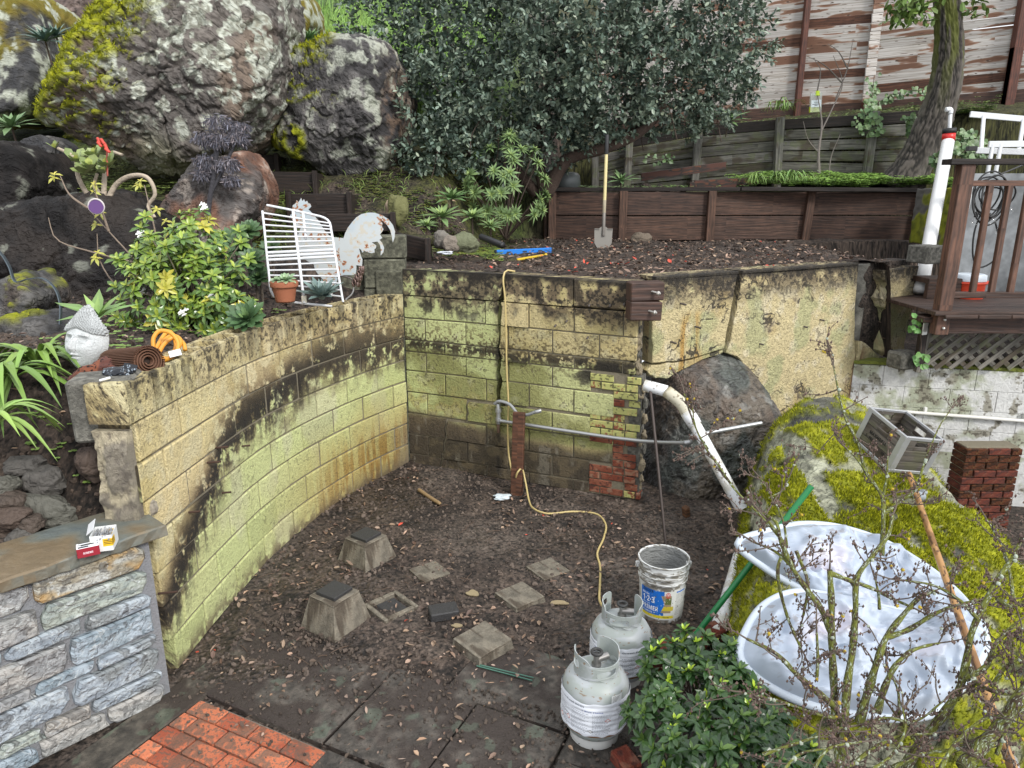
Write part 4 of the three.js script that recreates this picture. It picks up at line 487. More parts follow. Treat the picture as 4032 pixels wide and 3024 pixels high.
// steps up the slope: front board, side stop, packed earth behind
const stepsDef = [['timber step half hidden behind the white wire shelf', [-3.243,2.883,-8.8], [-2.778,2.873,-8.8], .21], ['timber step under the dark boulder', [-2.866,2.67,-8.2], [-2.182,2.66,-8.2], .24], ['timber step with torn bark, above the rooster', [-2.34,2.426,-7.55], [-1.671,2.431,-7.55], .31], ['low timber step crossing behind the rooster tail', [-1.881,2.238,-7.1], [-1.157,2.242,-7.1], .17], ['lowest timber step by the concrete block', [-1.159,2.086,-6.85], [-0.768,2.024,-6.6], .20]];
stepsDef.forEach(([label, a, b, h]) => { const o = thing('timber_step', label, 'step', [0, 0, 0], 0, 'timber steps climbing past the boulders'); const A = [a[0], a[1] - h / 2, a[2]], B = [b[0], b[1] - h / 2, b[2]]; board('riser', A, B, h, .045, blackTimber, o, .006); const d = A3(b).sub(A3(a)).normalize(); bx('end_stake', .05, h + .03, .06, b[0] + d.x * .0, b[1] - h / 2, b[2] + .05, blackTimber, o); bx('end_stake', .05, h + .03, .06, a[0] + .05, a[1] - h / 2, a[2] + .05, blackTimber, o);
  board('side_board', [b[0] - .03, b[1] - h / 2, b[2] - .03], [b[0] - .05, b[1] - h / 2 - .02, b[2] - .55], h, .04, blackTimber, o); mesh('tread_fill', boxUV(at(cbox(A3(a).distanceTo(A3(b)) - .1, .1, .55, .02), (a[0] + b[0]) / 2 - .04, (a[1] + b[1]) / 2 - .075, (a[2] + b[2]) / 2 - .31, 0, Math.atan2(-(b[2] - a[2]), b[0] - a[0]), 0)), new THREE.MeshStandardMaterial({ color: L3(.13, .13, .05), map: soilMap, bumpMap: soilBump, bumpScale: .02, roughness: 1 }), o); });
// grey blocks at the corner of the terrace
{ const o = thing('corner_blocks', 'mossy grey concrete blocks stacked at the terrace corner behind the rooster', 'concrete block'); const mb = M(L3(.9, .93, .78), .95, { map: blockMap, bumpMap: gritFor(1, 1), bumpScale: .01 }); const p = [-0.999,1.54,-6.32];
  mesh('block', boxUV(at(cbox(.40, .195, .2, .01), p[0] - .13, p[1] + .44, p[2], 0, .12, 0)), mb, o); mesh('block', boxUV(at(cbox(.36, .25, .2, .01), p[0] - .12, p[1] + .21, p[2] + .01, 0, .08, 0)), mb, o); mesh('block', boxUV(at(cbox(.36, .2, .2, .01), p[0] - .13, p[1] - .015, p[2], 0, .1, 0)), mb, o); mesh('block', boxUV(at(cbox(.30, .42, .16, .03), p[0] - .46, p[1] + .2, p[2] - .02, 0, .3, 0)), mb, o); }
// brown planter box along the terrace
{
  const o = thing('planter_box', 'long dark brown board planter box behind the terrace', 'planter'); const T = 2.485, B = 1.84, N = 4;
  const P = [[0.498,1.84,-10.201], [1.394,1.84,-9.182], [2.634,1.84,-9.665], [4.096,1.84,-10.089], [5.38,1.84,-9.665]].map((p, i) => [p[0], 0, -[9.75, 9.55, 9.6, 9.75, 9.6][i]]); const dd = [9.75, 9.55, 9.6, 9.75, 9.6]; const xs = [1182, 1342, 1530, 1738, 1972].map((u, i) => (u - 1106) / 1527 * (dd[i] * .966 + .5 * .26)); P.forEach((p, i) => p[0] = xs[i]);
  for (let i = 0; i < 4; i++) { const a = P[i], b = P[i + 1]; for (const [y, h] of [[B + .15, .315], [B + .465, .30]]) board('board', [a[0] + .02, y, a[2]], [b[0] - .02, y, b[2]], h - .006, .045, brownVar[(i + (h > .31 ? 1 : 0)) % 3], o); }
  P.forEach((p, i) => { const m = bx('post', .10, T - B + .0, .09, p[0] + (i ? 0 : .06), (T + B) / 2 - .02, p[2] + .05, postTimber, o, 0, i > 2 ? -.05 : .0); });
  board('cap', [P[0][0] - .1, T, P[0][2] + .03], [P[2][0] + .35, T + .005, P[2][2] + .03], .05, .16, charTimber, o); board('cap', [P[2][0] + .36, T + .008, P[2][2] + .03], [P[4][0] + .08, T - .01, P[4][2] + .02], .05, .16, charTimber, o);
  board('side_board', [P[0][0] - .02, B + .3, P[0][2] - .02], [P[0][0] - .1, B + .3, P[0][2] - 1.4], .6, .045, brownTimber, o);
}
// weathered retaining boards above it
{
  const o = thing('retaining_boards', 'weathered grey plank retaining wall with upright posts above the planter', 'retaining wall'); const q = (u, v, D) => 0;
  const st = [[[1.381,3.183,-12.4], [1.402,2.498,-12.4]], [[1.907,3.3,-12.2], [1.892,2.571,-12.2]], [[2.954,3.473,-11.9], [2.935,2.654,-11.9]], [[4.082,3.531,-11.5], [4.107,2.757,-11.5]], [[5.31,3.576,-11.1], [5.301,2.692,-11.1]], [[6.017,3.612,-10.9], [5.952,2.687,-10.9]]];
  const mats = [greyTimber, oldTimber, greyWood(.7, .7, .66), greyWood(.62, .63, .56)]; let k = 0;
  for (let i = 0; i < 5; i++) { const [ta, ba] = st[i], [tb, bb] = st[i + 1], n = 6; for (let j = 0; j < n; j++) { const f = (j + .5) / n, a = [mix(ta[0], ba[0], f), mix(ta[1], ba[1] - .15, f), ta[2]], b = [mix(tb[0], bb[0], f), mix(tb[1], bb[1] - .15, f), tb[2]]; const h = (ta[1] - ba[1] + .15) / n; board('board', a, b, h - .012, .05, j === 0 ? charTimber : mats[(k++ * 7) % 4], o); } }
  for (let i = 0; i < 5; i++) { const [t, b] = st[i]; const m = bx('post', .11, t[1] - b[1] + .3, .10, (t[0] + b[0]) / 2, (t[1] + b[1]) / 2 - .13, t[2] + .08, greyTimber, o); m.rotation.z = -Math.atan2(t[0] - b[0], t[1] - b[1]); }
}
// tall horizontal board fence, pale and brown boards
{
  const o = thing('board_fence', 'tall slatted fence of bleached and brown horizontal boards', 'fence'), R = rng(91);
  const pale = tex(1024, 512, (u, v, out) => { const a = f2(u * 8, v * 90, 4, 0), b = f2(u * 5 + 3, v * 7, 4, 0), kn = f2(u * 30, v * 50, 2, 0); out[0] = .76; out[1] = .74; out[2] = .725; put(out, [.64, .61, .58], sst(.42, .66, a)); put(out, [.52, .38, .30], .85 * sst(.60, .65, b + .06 * (a - .5))); put(out, [.42, .29, .22], .7 * sst(.65, .70, b)); put(out, [.25, .18, .14], .8 * sst(.78, .84, kn)); });
  const mats = [0, 1, 2, 3].map(i => { const t = pale.clone(); t.repeat.set(.33, 1.3); t.offset.set(i * .23, i * .31); t.needsUpdate = true; const k = [1, .92, .80, .66][i]; return M(L3(k, k, k * .99), .8, { map: t }); });
  const brown = wood(.62, .40, .30, .8);
  const X0 = [1.588,3.74,-14], X1 = [4.911,3.901,-13], X2 = [5.867,3.899,-12.6], X3 = [7.675,3.98,-11.8], X4 = [8.95,4.034,-11.2]; const nodes = [X0, X1, X2, X3, X4];
  for (let i = 0; i < 4; i++) { const a = nodes[i], b = nodes[i + 1]; for (let k = 0; k < 19; k++) { const y = .07 + k * .134; const rr = R(); board('board', [a[0], a[1] + y, a[2]], [b[0], b[1] + y + (R() - .5) * .006, b[2]], .134 + (i >= 2 ? .004 - R() * R() * .022 : .006), .016, rr < .05 ? brown : mats[Math.floor(R() * (i === 3 ? 4 : 3))], o, .002).rotateX(.13); } board('kick_board', [a[0], a[1] - .1, a[2] + .01], [b[0], b[1] - .1, b[2] + .01], .2, .04, brownTimber, o); }
  const red = wood(.62, .30, .22, .7); bx('post', .09, 2.9, .09, X1[0] - .02, X1[1] + 1.2, X1[2] + .07, red, o); bx('post', .14, 3.0, .12, X3[0], X3[1] + 1.1, X3[2] + .09, red, o); bx('post', .14, 3.2, .12, X3[0], X3[1] - 1.0, X3[2] + .10, red, o);
  for (let k = 0; k < 19; k++) bx('cleat', .17, .128, .03, X2[0] + .02, X2[1] + .07 + k * .134, X2[2] + .06, mats[k % 3], o, 0, .08, .004);
  bx('post', .14, .3, .09, X2[0] + .02, X2[1] - .12, X2[2] + .06, red, o);
  // stained boards below the fence where the ground drops
  for (let k = 0; k < 6; k++) board('lower_board', [X2[0] + .3, X2[1] - .3 - k * .2, X2[2] + .03], [X4[0], X4[1] - .3 - k * .2, X4[2] + .03], .195, .03, wood(.22, .19, .14, .8), o);
}


// ---------- plants ----------
class Leaves { // collects leaf blades: pointed ovals folded along the midrib
  constructor() { this.P = []; this.C = []; }
  leaf(p, d, n, len, wid, col, droop = .15, fold = .25, tip = .62) { // tip: where the blade is widest
    const s = V().crossVectors(d, n).normalize(), u = V().crossVectors(s, d).normalize(), c = this.C, P = this.P;
    const at = (t, w) => [p.x + d.x * len * t + s.x * w - u.x * droop * len * t * t + u.x * fold * Math.abs(w), p.y + d.y * len * t + s.y * w - u.y * droop * len * t * t + u.y * fold * Math.abs(w), p.z + d.z * len * t + s.z * w - u.z * droop * len * t * t + u.z * fold * Math.abs(w)];
    const h = wid / 2, a = at(0, 0), m1 = at(tip * .55, 0), m2 = at(tip + .15, 0), e = at(1, 0), l1 = at(tip * .5, h * .82), r1 = at(tip * .5, -h * .82), l2 = at(tip + .1, h), r2 = at(tip + .1, -h);
    const T = [a, m1, l1, a, r1, m1, l1, m1, m2, l1, m2, l2, m1, r1, r2, m1, r2, m2, l2, m2, e, m2, r2, e]; for (const q of T) { P.push(q[0], q[1], q[2]); c.push(col[0], col[1], col[2]); }
  }
  strap(pts, wid, col, up = V(0, 1, 0)) { const n = pts.length; let prev = null; for (let i = 0; i < n; i++) { const p = pts[i], d = V().subVectors(pts[Math.min(n - 1, i + 1)], pts[Math.max(0, i - 1)]).normalize(), s = V().crossVectors(d, up); if (s.length() < .1) s.set(1, 0, 0); s.normalize(); const u = V().crossVectors(s, d), w = wid / 2 * Math.min(1, .45 + i / n * 2.2, (1 - i / (n - 1)) * 3 + .02), cur = [p.clone().addScaledVector(s, w).addScaledVector(u, w * .35), p.clone(), p.clone().addScaledVector(s, -w).addScaledVector(u, w * .35)]; if (prev) for (const [a, b] of [[0, 1], [1, 2]]) for (const q of [prev[a], cur[a], prev[b], prev[b], cur[a], cur[b]]) { this.P.push(q.x, q.y, q.z); this.C.push(...col); } prev = cur; } }
  geo() { return geoOf(this.P, null, null, this.C); }
}
const rv = R => { const z = R() * 2 - 1, a = R() * 6.2832, r = Math.sqrt(1 - z * z); return V(r * Math.cos(a), z, r * Math.sin(a)); };
const perp = d => { const a = Math.abs(d.y) < .9 ? V(0, 1, 0) : V(1, 0, 0); return V().crossVectors(d, a).normalize(); };
const jit = (c, R, k = .2) => { const m = 1 + (R() - .5) * 2 * k, h = (R() - .5) * k * .5; return [c[0] * m * (1 + h), c[1] * m, c[2] * m * (1 - h)]; };
function rosette(Lv, p, ax, n, len, wid, cols, R, o = {}) { const a = perp(ax), b = V().crossVectors(ax, a); for (let i = 0; i < n; i++) { const t = i / n, ang = i * 2.39996 + (o.ph || 0), el = mix(o.in ?? .25, o.out ?? 1.45, Math.pow(t, .8)) + (R() - .5) * .2, d = V().addScaledVector(a, Math.cos(ang) * Math.sin(el)).addScaledVector(b, Math.sin(ang) * Math.sin(el)).addScaledVector(ax, Math.cos(el)).normalize(), nn = V().copy(ax).addScaledVector(d, -.3); const L = len * mix(o.l0 ?? .5, 1, Math.min(1, t * 1.6)) * (.85 + .3 * R()); Lv.leaf(p, d, nn, L, wid * (L / len), jit(t < .25 ? cols[0] : cols[1], R, o.jit ?? .18), o.droop ?? .2, o.fold ?? .25, o.tip ?? .5); } }
const leafMat = (rough = .5, more = {}) => new THREE.MeshPhysicalMaterial({ vertexColors: true, roughness: rough, side: THREE.DoubleSide, ...more });
const LM = leafMat(.45), LMgloss = leafMat(.3), LMmatte = leafMat(.7), LMsoft = leafMat(.6);
const barkMat = (r, g, b) => M(L3(r, g, b), .95, { bumpMap: rockBump, bumpScale: .01 });
const twigMat = barkMat(.09, .065, .05);
const grow = (x, z, dy = 0) => upperH(x, z) + dy;

// -- silvery evergreen tree over the terrace --
{
  const o = thing('evergreen_tree', 'broad evergreen tree with small grey green oval leaves over the terrace', 'tree'), R = rng(101), Lv = new Leaves();
  const blobs = [[...[-1.433,4.651,-10.2], .8], [...[-0.875,4.39,-10], .95], [...[-0.271,4.188,-9.8], 1.1], [...[0.477,4.395,-9.5], 1.15], [...[1.275,4.291,-9.5], 1.1], [...[2.054,4.384,-9.7], 1.0], [...[2.693,4.37,-9.9], .68], [...[-0.815,3.446,-9.1], .62], [...[0.136,3.575,-9.3], .85], [...[1.04,3.787,-9.3], .85], [...[1.948,3.831,-9.6], .75], [...[2.649,3.763,-9.9], .50], [...[-0.67,2.957,-8.9], .42], [...[-1.028,2.849,-8.85], .36], [...[0.835,3.306,-9.4], .40], [...[-0.265,3.091,-9.3], .55], [...[0.454,3.192,-9.9], .6], [...[-0.593,4.807,-10.4], 1.1], [...[0.757,4.931,-9.6], 1.1], [...[2.149,5.087,-9.8], 1.0], [...[2.405,3.354,-9.9], .26], [...[1.31,3.382,-9.5], .34], [...[2.879,3.903,-9.9], .35], [...[1.874,3.402,-9.7], .28]];
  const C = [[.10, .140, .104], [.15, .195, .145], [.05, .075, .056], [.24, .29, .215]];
  for (const [x, y, z, r] of blobs) { const n = Math.round(330 * r * r + 30); for (let i = 0; i < n; i++) {
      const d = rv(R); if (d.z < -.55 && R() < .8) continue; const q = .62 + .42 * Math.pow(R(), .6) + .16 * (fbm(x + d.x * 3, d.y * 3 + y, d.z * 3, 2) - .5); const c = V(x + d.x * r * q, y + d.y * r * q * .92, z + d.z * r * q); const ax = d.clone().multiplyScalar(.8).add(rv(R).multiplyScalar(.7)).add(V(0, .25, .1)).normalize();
      const nl = 8 + Math.floor(R() * 6), dark = q < .8, len0 = .14 + .1 * R(); for (let k = 0; k < nl; k++) { const t = k / nl, p = c.clone().addScaledVector(ax, (t - .5) * len0), a = perp(ax), b = V().crossVectors(ax, a), an = k * 1.57 + R(), dd = V().addScaledVector(a, Math.cos(an)).addScaledVector(b, Math.sin(an)).addScaledVector(ax, .45 + .7 * t).normalize(); const L = .055 + .032 * R(); Lv.leaf(p, dd, V(0, 1, 0).add(rv(R).multiplyScalar(.7)), L, L * .52, jit(R() < .16 ? C[3] : dark ? C[2] : C[Math.floor(R() * 2)], R, .25), .1, .2, .55); } } }  // inner leaves get a darker green, painting the shade inside the crown
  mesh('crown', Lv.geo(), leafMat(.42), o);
  const bk = barkMat(.085, .058, .045), T = (p, r0, r1) => tube(p, t => mix(r0, r1, t), 9, 5);
  mesh('trunk', T([[0.454,2.422,-9.7], [0.714,2.857,-9.6], [1.147,2.982,-9.5], [1.583,3.161,-9.5], [1.882,3.447,-9.6], [2.028,3.845,-9.7]], .10, .045), bk, o);
  mesh('limb', T([[1.094,2.968,-9.55], [1.517,3.201,-9.65], [1.752,3.458,-9.7], [1.873,3.805,-9.8]], .055, .03), bk, o); mesh('limb', T([[0.454,2.422,-9.7], [0.33,2.953,-9.8], [0.443,3.693,-9.8], [0.834,4.437,-9.7]], .09, .03), bk, o); mesh('limb', T([[0.335,2.422,-9.8], [-0.159,3.011,-9.8], [-0.52,3.706,-9.9], [-0.89,4.541,-10.2]], .08, .03), bk, o); mesh('limb', T([[-0.037,2.778,-9.8], [-0.621,2.931,-9.4], [-0.931,2.91,-9]], .05, .015), bk, o);
  // dead hanging twigs
  for (let i = 0; i < 40; i++) { const b = blobs[Math.floor(R() * 16)], p = V(b[0], b[1], b[2]).addScaledVector(rv(R), b[3] * .8), e = p.clone().add(V((R() - .5) * .5, -.2 - .4 * R(), (R() - .2) * .3)); mesh('twig', tube([p, p.clone().lerp(e, .5).add(rv(R).multiplyScalar(.05)), e], .006, 4, 3), twigMat, o); }
}
// -- big leaning tree by the fence --
{
  const o = thing('leaning_tree', 'leaning tree trunk with deep furrowed bark beside the board fence', 'tree'), R = rng(102);
  const pts = [[5.401,2.422,-10.3], [5.648,2.95,-10.3], [5.806,3.463,-10.3], [5.865,3.933,-10.3], [5.835,4.392,-10.3], [5.739,4.84,-10.3], [5.649,5.33,-10.3], [5.681,6.103,-10.4]].map(A3); const cv = new THREE.CatmullRomCurve3(pts), n = 150, m = 96, P = [], I = [], C = [];
  const fr = cv.computeFrenetFrames(n, false); for (let i = 0; i <= n; i++) { const t = i / n, c = cv.getPointAt(t), r0 = mix(.26, .15, Math.min(1, t * 1.5)) + .10 * Math.pow(Math.max(0, 1 - t * 7), 2); for (let j = 0; j <= m; j++) { const a = j / m * 2 * Math.PI, ca = Math.cos(a), sa = Math.sin(a), L = t * 3.4; const w = fbm(ca * 1.5, L * 2, sa * 1.5, 3), rd = Math.abs(fbm(ca * 6.5 + w, L * 9, sa * 6.5, 3) - .5) * 2, r = r0 * (1 + .12 * (w - .5)) + .05 * Math.min(.5, rd) - .012; P.push(c.x + (fr.normals[i].x * ca + fr.binormals[i].x * sa) * r, c.y + (fr.normals[i].y * ca + fr.binormals[i].y * sa) * r, c.z + (fr.normals[i].z * ca + fr.binormals[i].z * sa) * r); let k = mx3([.014, .012, .010], [.085, .073, .062], sst(.03, .32, rd)); k = mx3(k, [.13, .115, .10], .5 * sst(.5, .65, w)); const X = c.x, ms = sst(.45, .56, fbm(ca * 2 + 3, L * 1.6, sa * 2, 3)) * sst(.25, .6, t); k = mx3(k, [.085, .095, .015], ms * .9); C.push(...k); } }
  for (let i = 0; i < n; i++) for (let j = 0; j < m; j++) { const a = i * (m + 1) + j, b = a + m + 1; I.push(a, a + 1, b, b, a + 1, b + 1); }
  mesh('trunk', geoOf(P, I, null, C), new THREE.MeshStandardMaterial({ vertexColors: true, roughness: .95 }), o);
  const Lv = new Leaves(); const sp = (q, n, r) => { for (let i = 0; i < n; i++) { const p = A3(q).addScaledVector(rv(R), r * Math.pow(R(), .5)), L = .09 + .05 * R(); Lv.leaf(p, rv(R).add(V(0, -.4, 0)).normalize(), V(0, 1, 0).add(rv(R).multiplyScalar(.5)), L, L * .5, jit([.13, .20, .045], R, .3)); } }; sp([5.167,4.789,-10.2], 110, .28); sp([5.268,4.955,-10.1], 90, .3); sp([5.309,4.684,-10.1], 30, .2); sp([6.001,4.847,-10.1], 40, .25); sp([5.024,4.734,-10.2], 40, .14); mesh('foliage', Lv.geo(), LM, o); mesh('branch', tube([[5.613,5.034,-10.2], [5.31,4.859,-10.15], [5.055,4.75,-10.15]], t => mix(.03, .008, t), 6, 4), twigMat, o);
}
// -- pale green rosette shrubs --
{
  const R = rng(103), G1 = [[.24, .33, .10], [.15, .23, .085]];
  const o = thing('rosette_shrub', 'rounded shrub of pale green pointed rosettes under the evergreen tree', 'shrub'), Lv = new Leaves(); const c0 = A3([-0.077,2.502,-8.75]); const st = [];
  const base = c0.clone().add(V(0, -.62, -.1)); for (let i = 0; i < 105; i++) { const d = rv(R); if (d.z < -.35 || d.y < -.75) continue; const p = c0.clone().add(V(d.x * .50, d.y * .60, d.z * .42).multiplyScalar(.82 + .22 * R())); const ax = d.clone().add(V(0, .45, .2)).normalize(); rosette(Lv, p, ax, 26, .115, .024, G1, R, { droop: .25, tip: .4, in: .2, out: 1.75 }); if (i % 3 === 0) st.push(tube([base, base.clone().lerp(p, .6).add(V(0, .05, 0)), p], .008, 4, 3)); } mesh('foliage', Lv.geo(), LMsoft, o); mesh('stems', st, twigMat, o);
  const lo = (name, label, p, n, len, wid, cols, opt = {}, ax = V(0, 1, .25)) => { const g = thing(name, label, 'plant'), L2 = new Leaves(), q = A3(p); rosette(L2, q, ax.normalize(), n, len, wid, cols, R, opt); mesh('foliage', L2.geo(), LMsoft, g); mesh('stem', rod([q.x, q.y, q.z], [q.x, q.y - .22, q.z - .05], .010, 5), twigMat, g); };
  lo('rosette_plant', 'large pale rosette above the loose stones, beside the rounded shrub', [-0.742,2.184,-7.7], 26, .24, .055, G1, { tip: .45 }); lo('rosette_plant', 'broad leaved rosette plant against the foot of the evergreen tree', [-0.664,2.373,-8], 24, .24, .06, [[.17, .26, .09], [.10, .18, .06]]); lo('rosette_plant', 'bright small rosette at the terrace edge above the blue level', [-0.847,2.119,-7.2], 30, .13, .028, G1); lo('rosette_plant', 'mid green rosette low beside the buried dark pipe', [-0.428,2.181,-7.8], 24, .19, .045, G1);
  lo('rosette_plant', 'drooping pale rosette at the foot of the rounded shrub', [-0.235,2.076,-8], 26, .17, .03, G1); lo('rosette_plant', 'rosette plant growing out of the planter beside the shovel', [1.427,2.585,-9.6], 18, .24, .05, [[.16, .27, .10], [.12, .20, .08]]); lo('rosette_plant', 'green rosette at the top of the old retaining boards', [3.247,3.486,-11.3], 26, .32, .07, [[.16, .27, .10], [.13, .22, .08]]);
  const BLU = [[.13, .20, .16], [.085, .14, .115]]; lo('rosette_plant', 'blue green rosette plant on the mossy rock slab', [-4.839,3.952,-8], 30, .30, .055, BLU, { tip: .45 }); lo('rosette_plant', 'blue green rosette plant tucked behind another on the slab', [-4.805,4.025,-8.15], 24, .26, .05, BLU, { tip: .45 }); lo('rosette_plant', 'soft green rosette on the slope below the mossy rock slab', [-4.809,3.045,-7.2], 26, .26, .06, [[.17, .26, .12], [.13, .21, .09]]); lo('rosette_plant', 'grey green rosette in the grass behind the dark boulder', [-2.659,4.356,-11], 26, .26, .05, [[.20, .28, .16], [.15, .23, .12]]); lo('rosette_plant', 'blue rosette in the gap between the two great boulders', [-2.975,3.06,-8.6], 20, .17, .04, BLU);
  for (let i = 0; i < 7; i++) lo('rosette_plant', 'lush green rosette in the grass strip between the two great boulders', (p => [p[0] + (R() - .5) * .9, p[1] + (R() - .5) * .3, p[2]])([-3.445,4.685,-12]), 24, .3, .06, [[.17, .27, .12], [.13, .22, .09]]);
}
{ const tuft = scene.children.filter(c => c.userData.label === 'lush green rosette in the grass strip between the two great boulders'); tuft.forEach(c => c.userData.group = 'rosettes in the grass strip'); }
// -- orange blossom shrub in the left bed --
{
  const o = thing('flowering_shrub', 'leafy yellow green shrub with small white flowers in the bed', 'shrub'), R = rng(104), Lv = new Leaves(), st = [], fl = [], base = A3([-2.195,1.503,-4.85]);
  const K = [[.26, .33, .045], [.15, .235, .035], [.085, .155, .035], [.38, .36, .05]];
  const hubs = []; const blobs = [[...[-2.232,1.871,-4.85], .33, .30], [...[-2.05,1.752,-4.8], .30, .24], [...[-2.36,1.727,-4.75], .30, .20], [...[-2.187,2.082,-4.95], .24, .18], [...[-2.487,1.988,-4.95], .16, .16], [...[-1.909,1.672,-4.7], .2, .17]];
  for (const [x, y, z, r, n] of blobs) for (let i = 0; i < n * 300; i++) { const d = rv(R); if (d.z < -.5) continue; hubs.push([V(x, y, z).addScaledVector(d, r * (.6 + .45 * R())), d]); }
  for (const [u, v, D] of [[313, 468, 5], [305, 492, 5], [262, 562, 4.9], [297, 590, 4.9], [255, 685, 4.7], [283, 705, 4.65], [330, 715, 4.6], [515, 500, 5.0], [535, 560, 4.9], [252, 560, 4.9], [520, 525, 4.95], [285, 640, 4.8], [560, 690, 4.6], [250, 620, 4.85]]) hubs.push([null, V(0, .3, .6), u, v, D]);
  const pts = { 0: [-2.528,2.273,-5], 1: [-2.563,2.198,-5], 2: [-2.678,1.986,-4.9], 3: [-2.579,1.898,-4.9], 4: [-2.645,1.626,-4.7], 5: [-2.539,1.572,-4.65], 6: [-2.372,1.55,-4.6], 7: [-1.894,2.173,-5], 8: [-1.811,1.992,-4.9], 9: [-2.709,1.992,-4.9], 10: [-1.867,2.098,-4.95], 11: [-2.586,1.752,-4.8], 12: [-1.753,1.627,-4.6], 13: [-2.715,1.808,-4.85] }; let e = 0;
  for (const h of hubs) { const p = h[0] || A3(pts[e++]); const ax = h[1].clone().add(V(0, .7, .35)).normalize(), top = p.y > 1.95, cols = R() < .08 ? [K[3], K[3]] : [K[0], R() < (top ? .65 : .4) ? K[1] : K[2]]; rosette(Lv, p, ax, 11, .075, .030, cols, R, { in: .5, out: 1.75, droop: .3, tip: .6, l0: .6, fold: .3 }); if (R() < .35) st.push(tube([base.clone().add(V((R() - .5) * .1, 0, 0)), base.clone().lerp(p, .55).add(V(0, .06, 0)), p], .005, 4, 3));
    if (R() < .045) for (let k = 0; k < 5; k++) fl.push(p.clone().addScaledVector(ax, .03).add(rv(R).multiplyScalar(.018))); }
  mesh('foliage', Lv.geo(), LMgloss, o); mesh('stems', st, barkMat(.16, .14, .10), o);
  const F = new Leaves(); for (const p of fl) rosette(F, p, V(.1, .6, .8).normalize(), 5, .022, .012, [[.8, .8, .78], [.75, .75, .72]], R, { in: 1.2, out: 1.3, jit: .03 }); if (fl.length) mesh('flowers', F.geo(), LMmatte, o);
}
// bare arching twigs of an older bush against the wet rock, a few yellow leaf clusters
{
  const o = thing('leggy_bush', 'leggy bush of bare grey twigs with few yellow leaves over the wet rock', 'shrub'), R = rng(105), Lv = new Leaves(), m = barkMat(.22, .17, .13);
  const tw = [[[-2.178,1.641,-5], [-2.322,1.674,-5], [-2.484,1.75,-5.05], [-2.666,1.942,-5.1], [-2.903,2.164,-5.2], [-3.086,2.323,-5.3]], [[-2.2,1.592,-5], [-2.555,1.658,-5], [-2.769,1.773,-5], [-2.942,1.975,-5.1], [-2.96,2.15,-5.15]], [[-2.451,1.75,-5.05], [-2.512,1.975,-5.1], [-2.545,2.166,-5.15], [-2.584,2.309,-5.2], [-2.653,2.486,-5.3]], [[-2.666,1.942,-5.1], [-3.013,2.02,-5.15], [-3.294,2.115,-5.2], [-3.352,2.259,-5.25]], [[-2.903,2.164,-5.2], [-2.94,2.357,-5.2], [-2.999,2.485,-5.25]], [[-2.421,1.376,-4.75], [-2.41,1.584,-4.85], [-2.443,1.77,-4.9], [-2.411,1.887,-5]], [[-3.086,2.323,-5.3], [-3.205,2.421,-5.3], [-3.281,2.551,-5.35]]];
  tw.forEach((p, i) => mesh('twig', tube(p, t => mix(.010, .003, t), 5, 4), m, o)); const K = [[.45, .40, .06], [.33, .33, .06]]; for (const p of [[-2.584,2.309,-5.2], [-2.541,2.069,-5.15], [-2.653,2.486,-5.3], [-3.017,2.259,-5.25], [-2.932,1.975,-5.1], [-2.451,2.2,-5.1], [-3.281,2.551,-5.35], [-2.999,2.485,-5.25], [-2.5,1.882,-5.05]]) for (let k = 0; k < 2; k++) rosette(Lv, A3(p).add(rv(R).multiplyScalar(.05)), V(R() - .5, .8, .5).normalize(), 6 + 3 * k, .058, .022, K, R, { in: .7, out: 2.1, droop: .4 }); mesh('foliage', Lv.geo(), LM, o);
}
// -- strap leaved clump in the bed corner --
{
  const R = rng(106); const clump = (label, cx, cy, cz, n, len, wid, col) => { const o = thing('strap_leaf_clump', label, 'plant', [0, 0, 0], 0, 'strap leaved clumps in the bed corner'); for (let i = 0; i < n; i++) { const a = i * 2.4 + R(), el = .35 + .75 * R(), L = len * (.7 + .5 * R()), pts = [], d = V(Math.cos(a), 0, Math.sin(a)); for (let k = 0; k <= 9; k++) { const t = k / 9, rr = L * (t * .75) * Math.sin(el + .4 * t), y = L * (t * Math.cos(el * .6) * .85 - t * t * (.55 + .55 * el)); pts.push(V(cx + d.x * (rr + .02), cy + y, cz + d.z * (rr + .02))); } const Lv = new Leaves(); Lv.strap(pts, wid * (.7 + .5 * R()), jit(col, R, .28)); mesh('leaf', Lv.geo(), LM, o); } };
  const a = [-2.578,1.518,-3.75], b = [-2.601,1.481,-3.5], c = [-2.409,1.367,-3.1], d = [-2.56,1.525,-3.95]; clump('arching strap leaved clump beside the white stone face', a[0], a[1], a[2], 42, .62, .034, [.16, .26, .05]); clump('strap leaved clump spilling over the soil bank', b[0], b[1], b[2], 34, .62, .034, [.17, .28, .055]); clump('strap leaved clump hanging low over the soil bank', c[0], c[1], c[2], 22, .50, .032, [.20, .31, .07]);
  const g = thing('young_rosette', 'fresh upright rosette standing behind the stone face', 'plant'), Lv = new Leaves(); rosette(Lv, A3([-2.336,1.744,-3.95]), V(0, 1, .2).normalize(), 14, .26, .062, [[.22, .34, .10], [.17, .28, .08]], R, { in: .3, out: 1.3, tip: .45 }); mesh('foliage', Lv.geo(), LM, g); mesh('stem', rod([-2.337,1.739,-3.95], [-2.365,1.552,-3.95], .012, 6), M(L3(.15, .2, .06), .7), g);
}
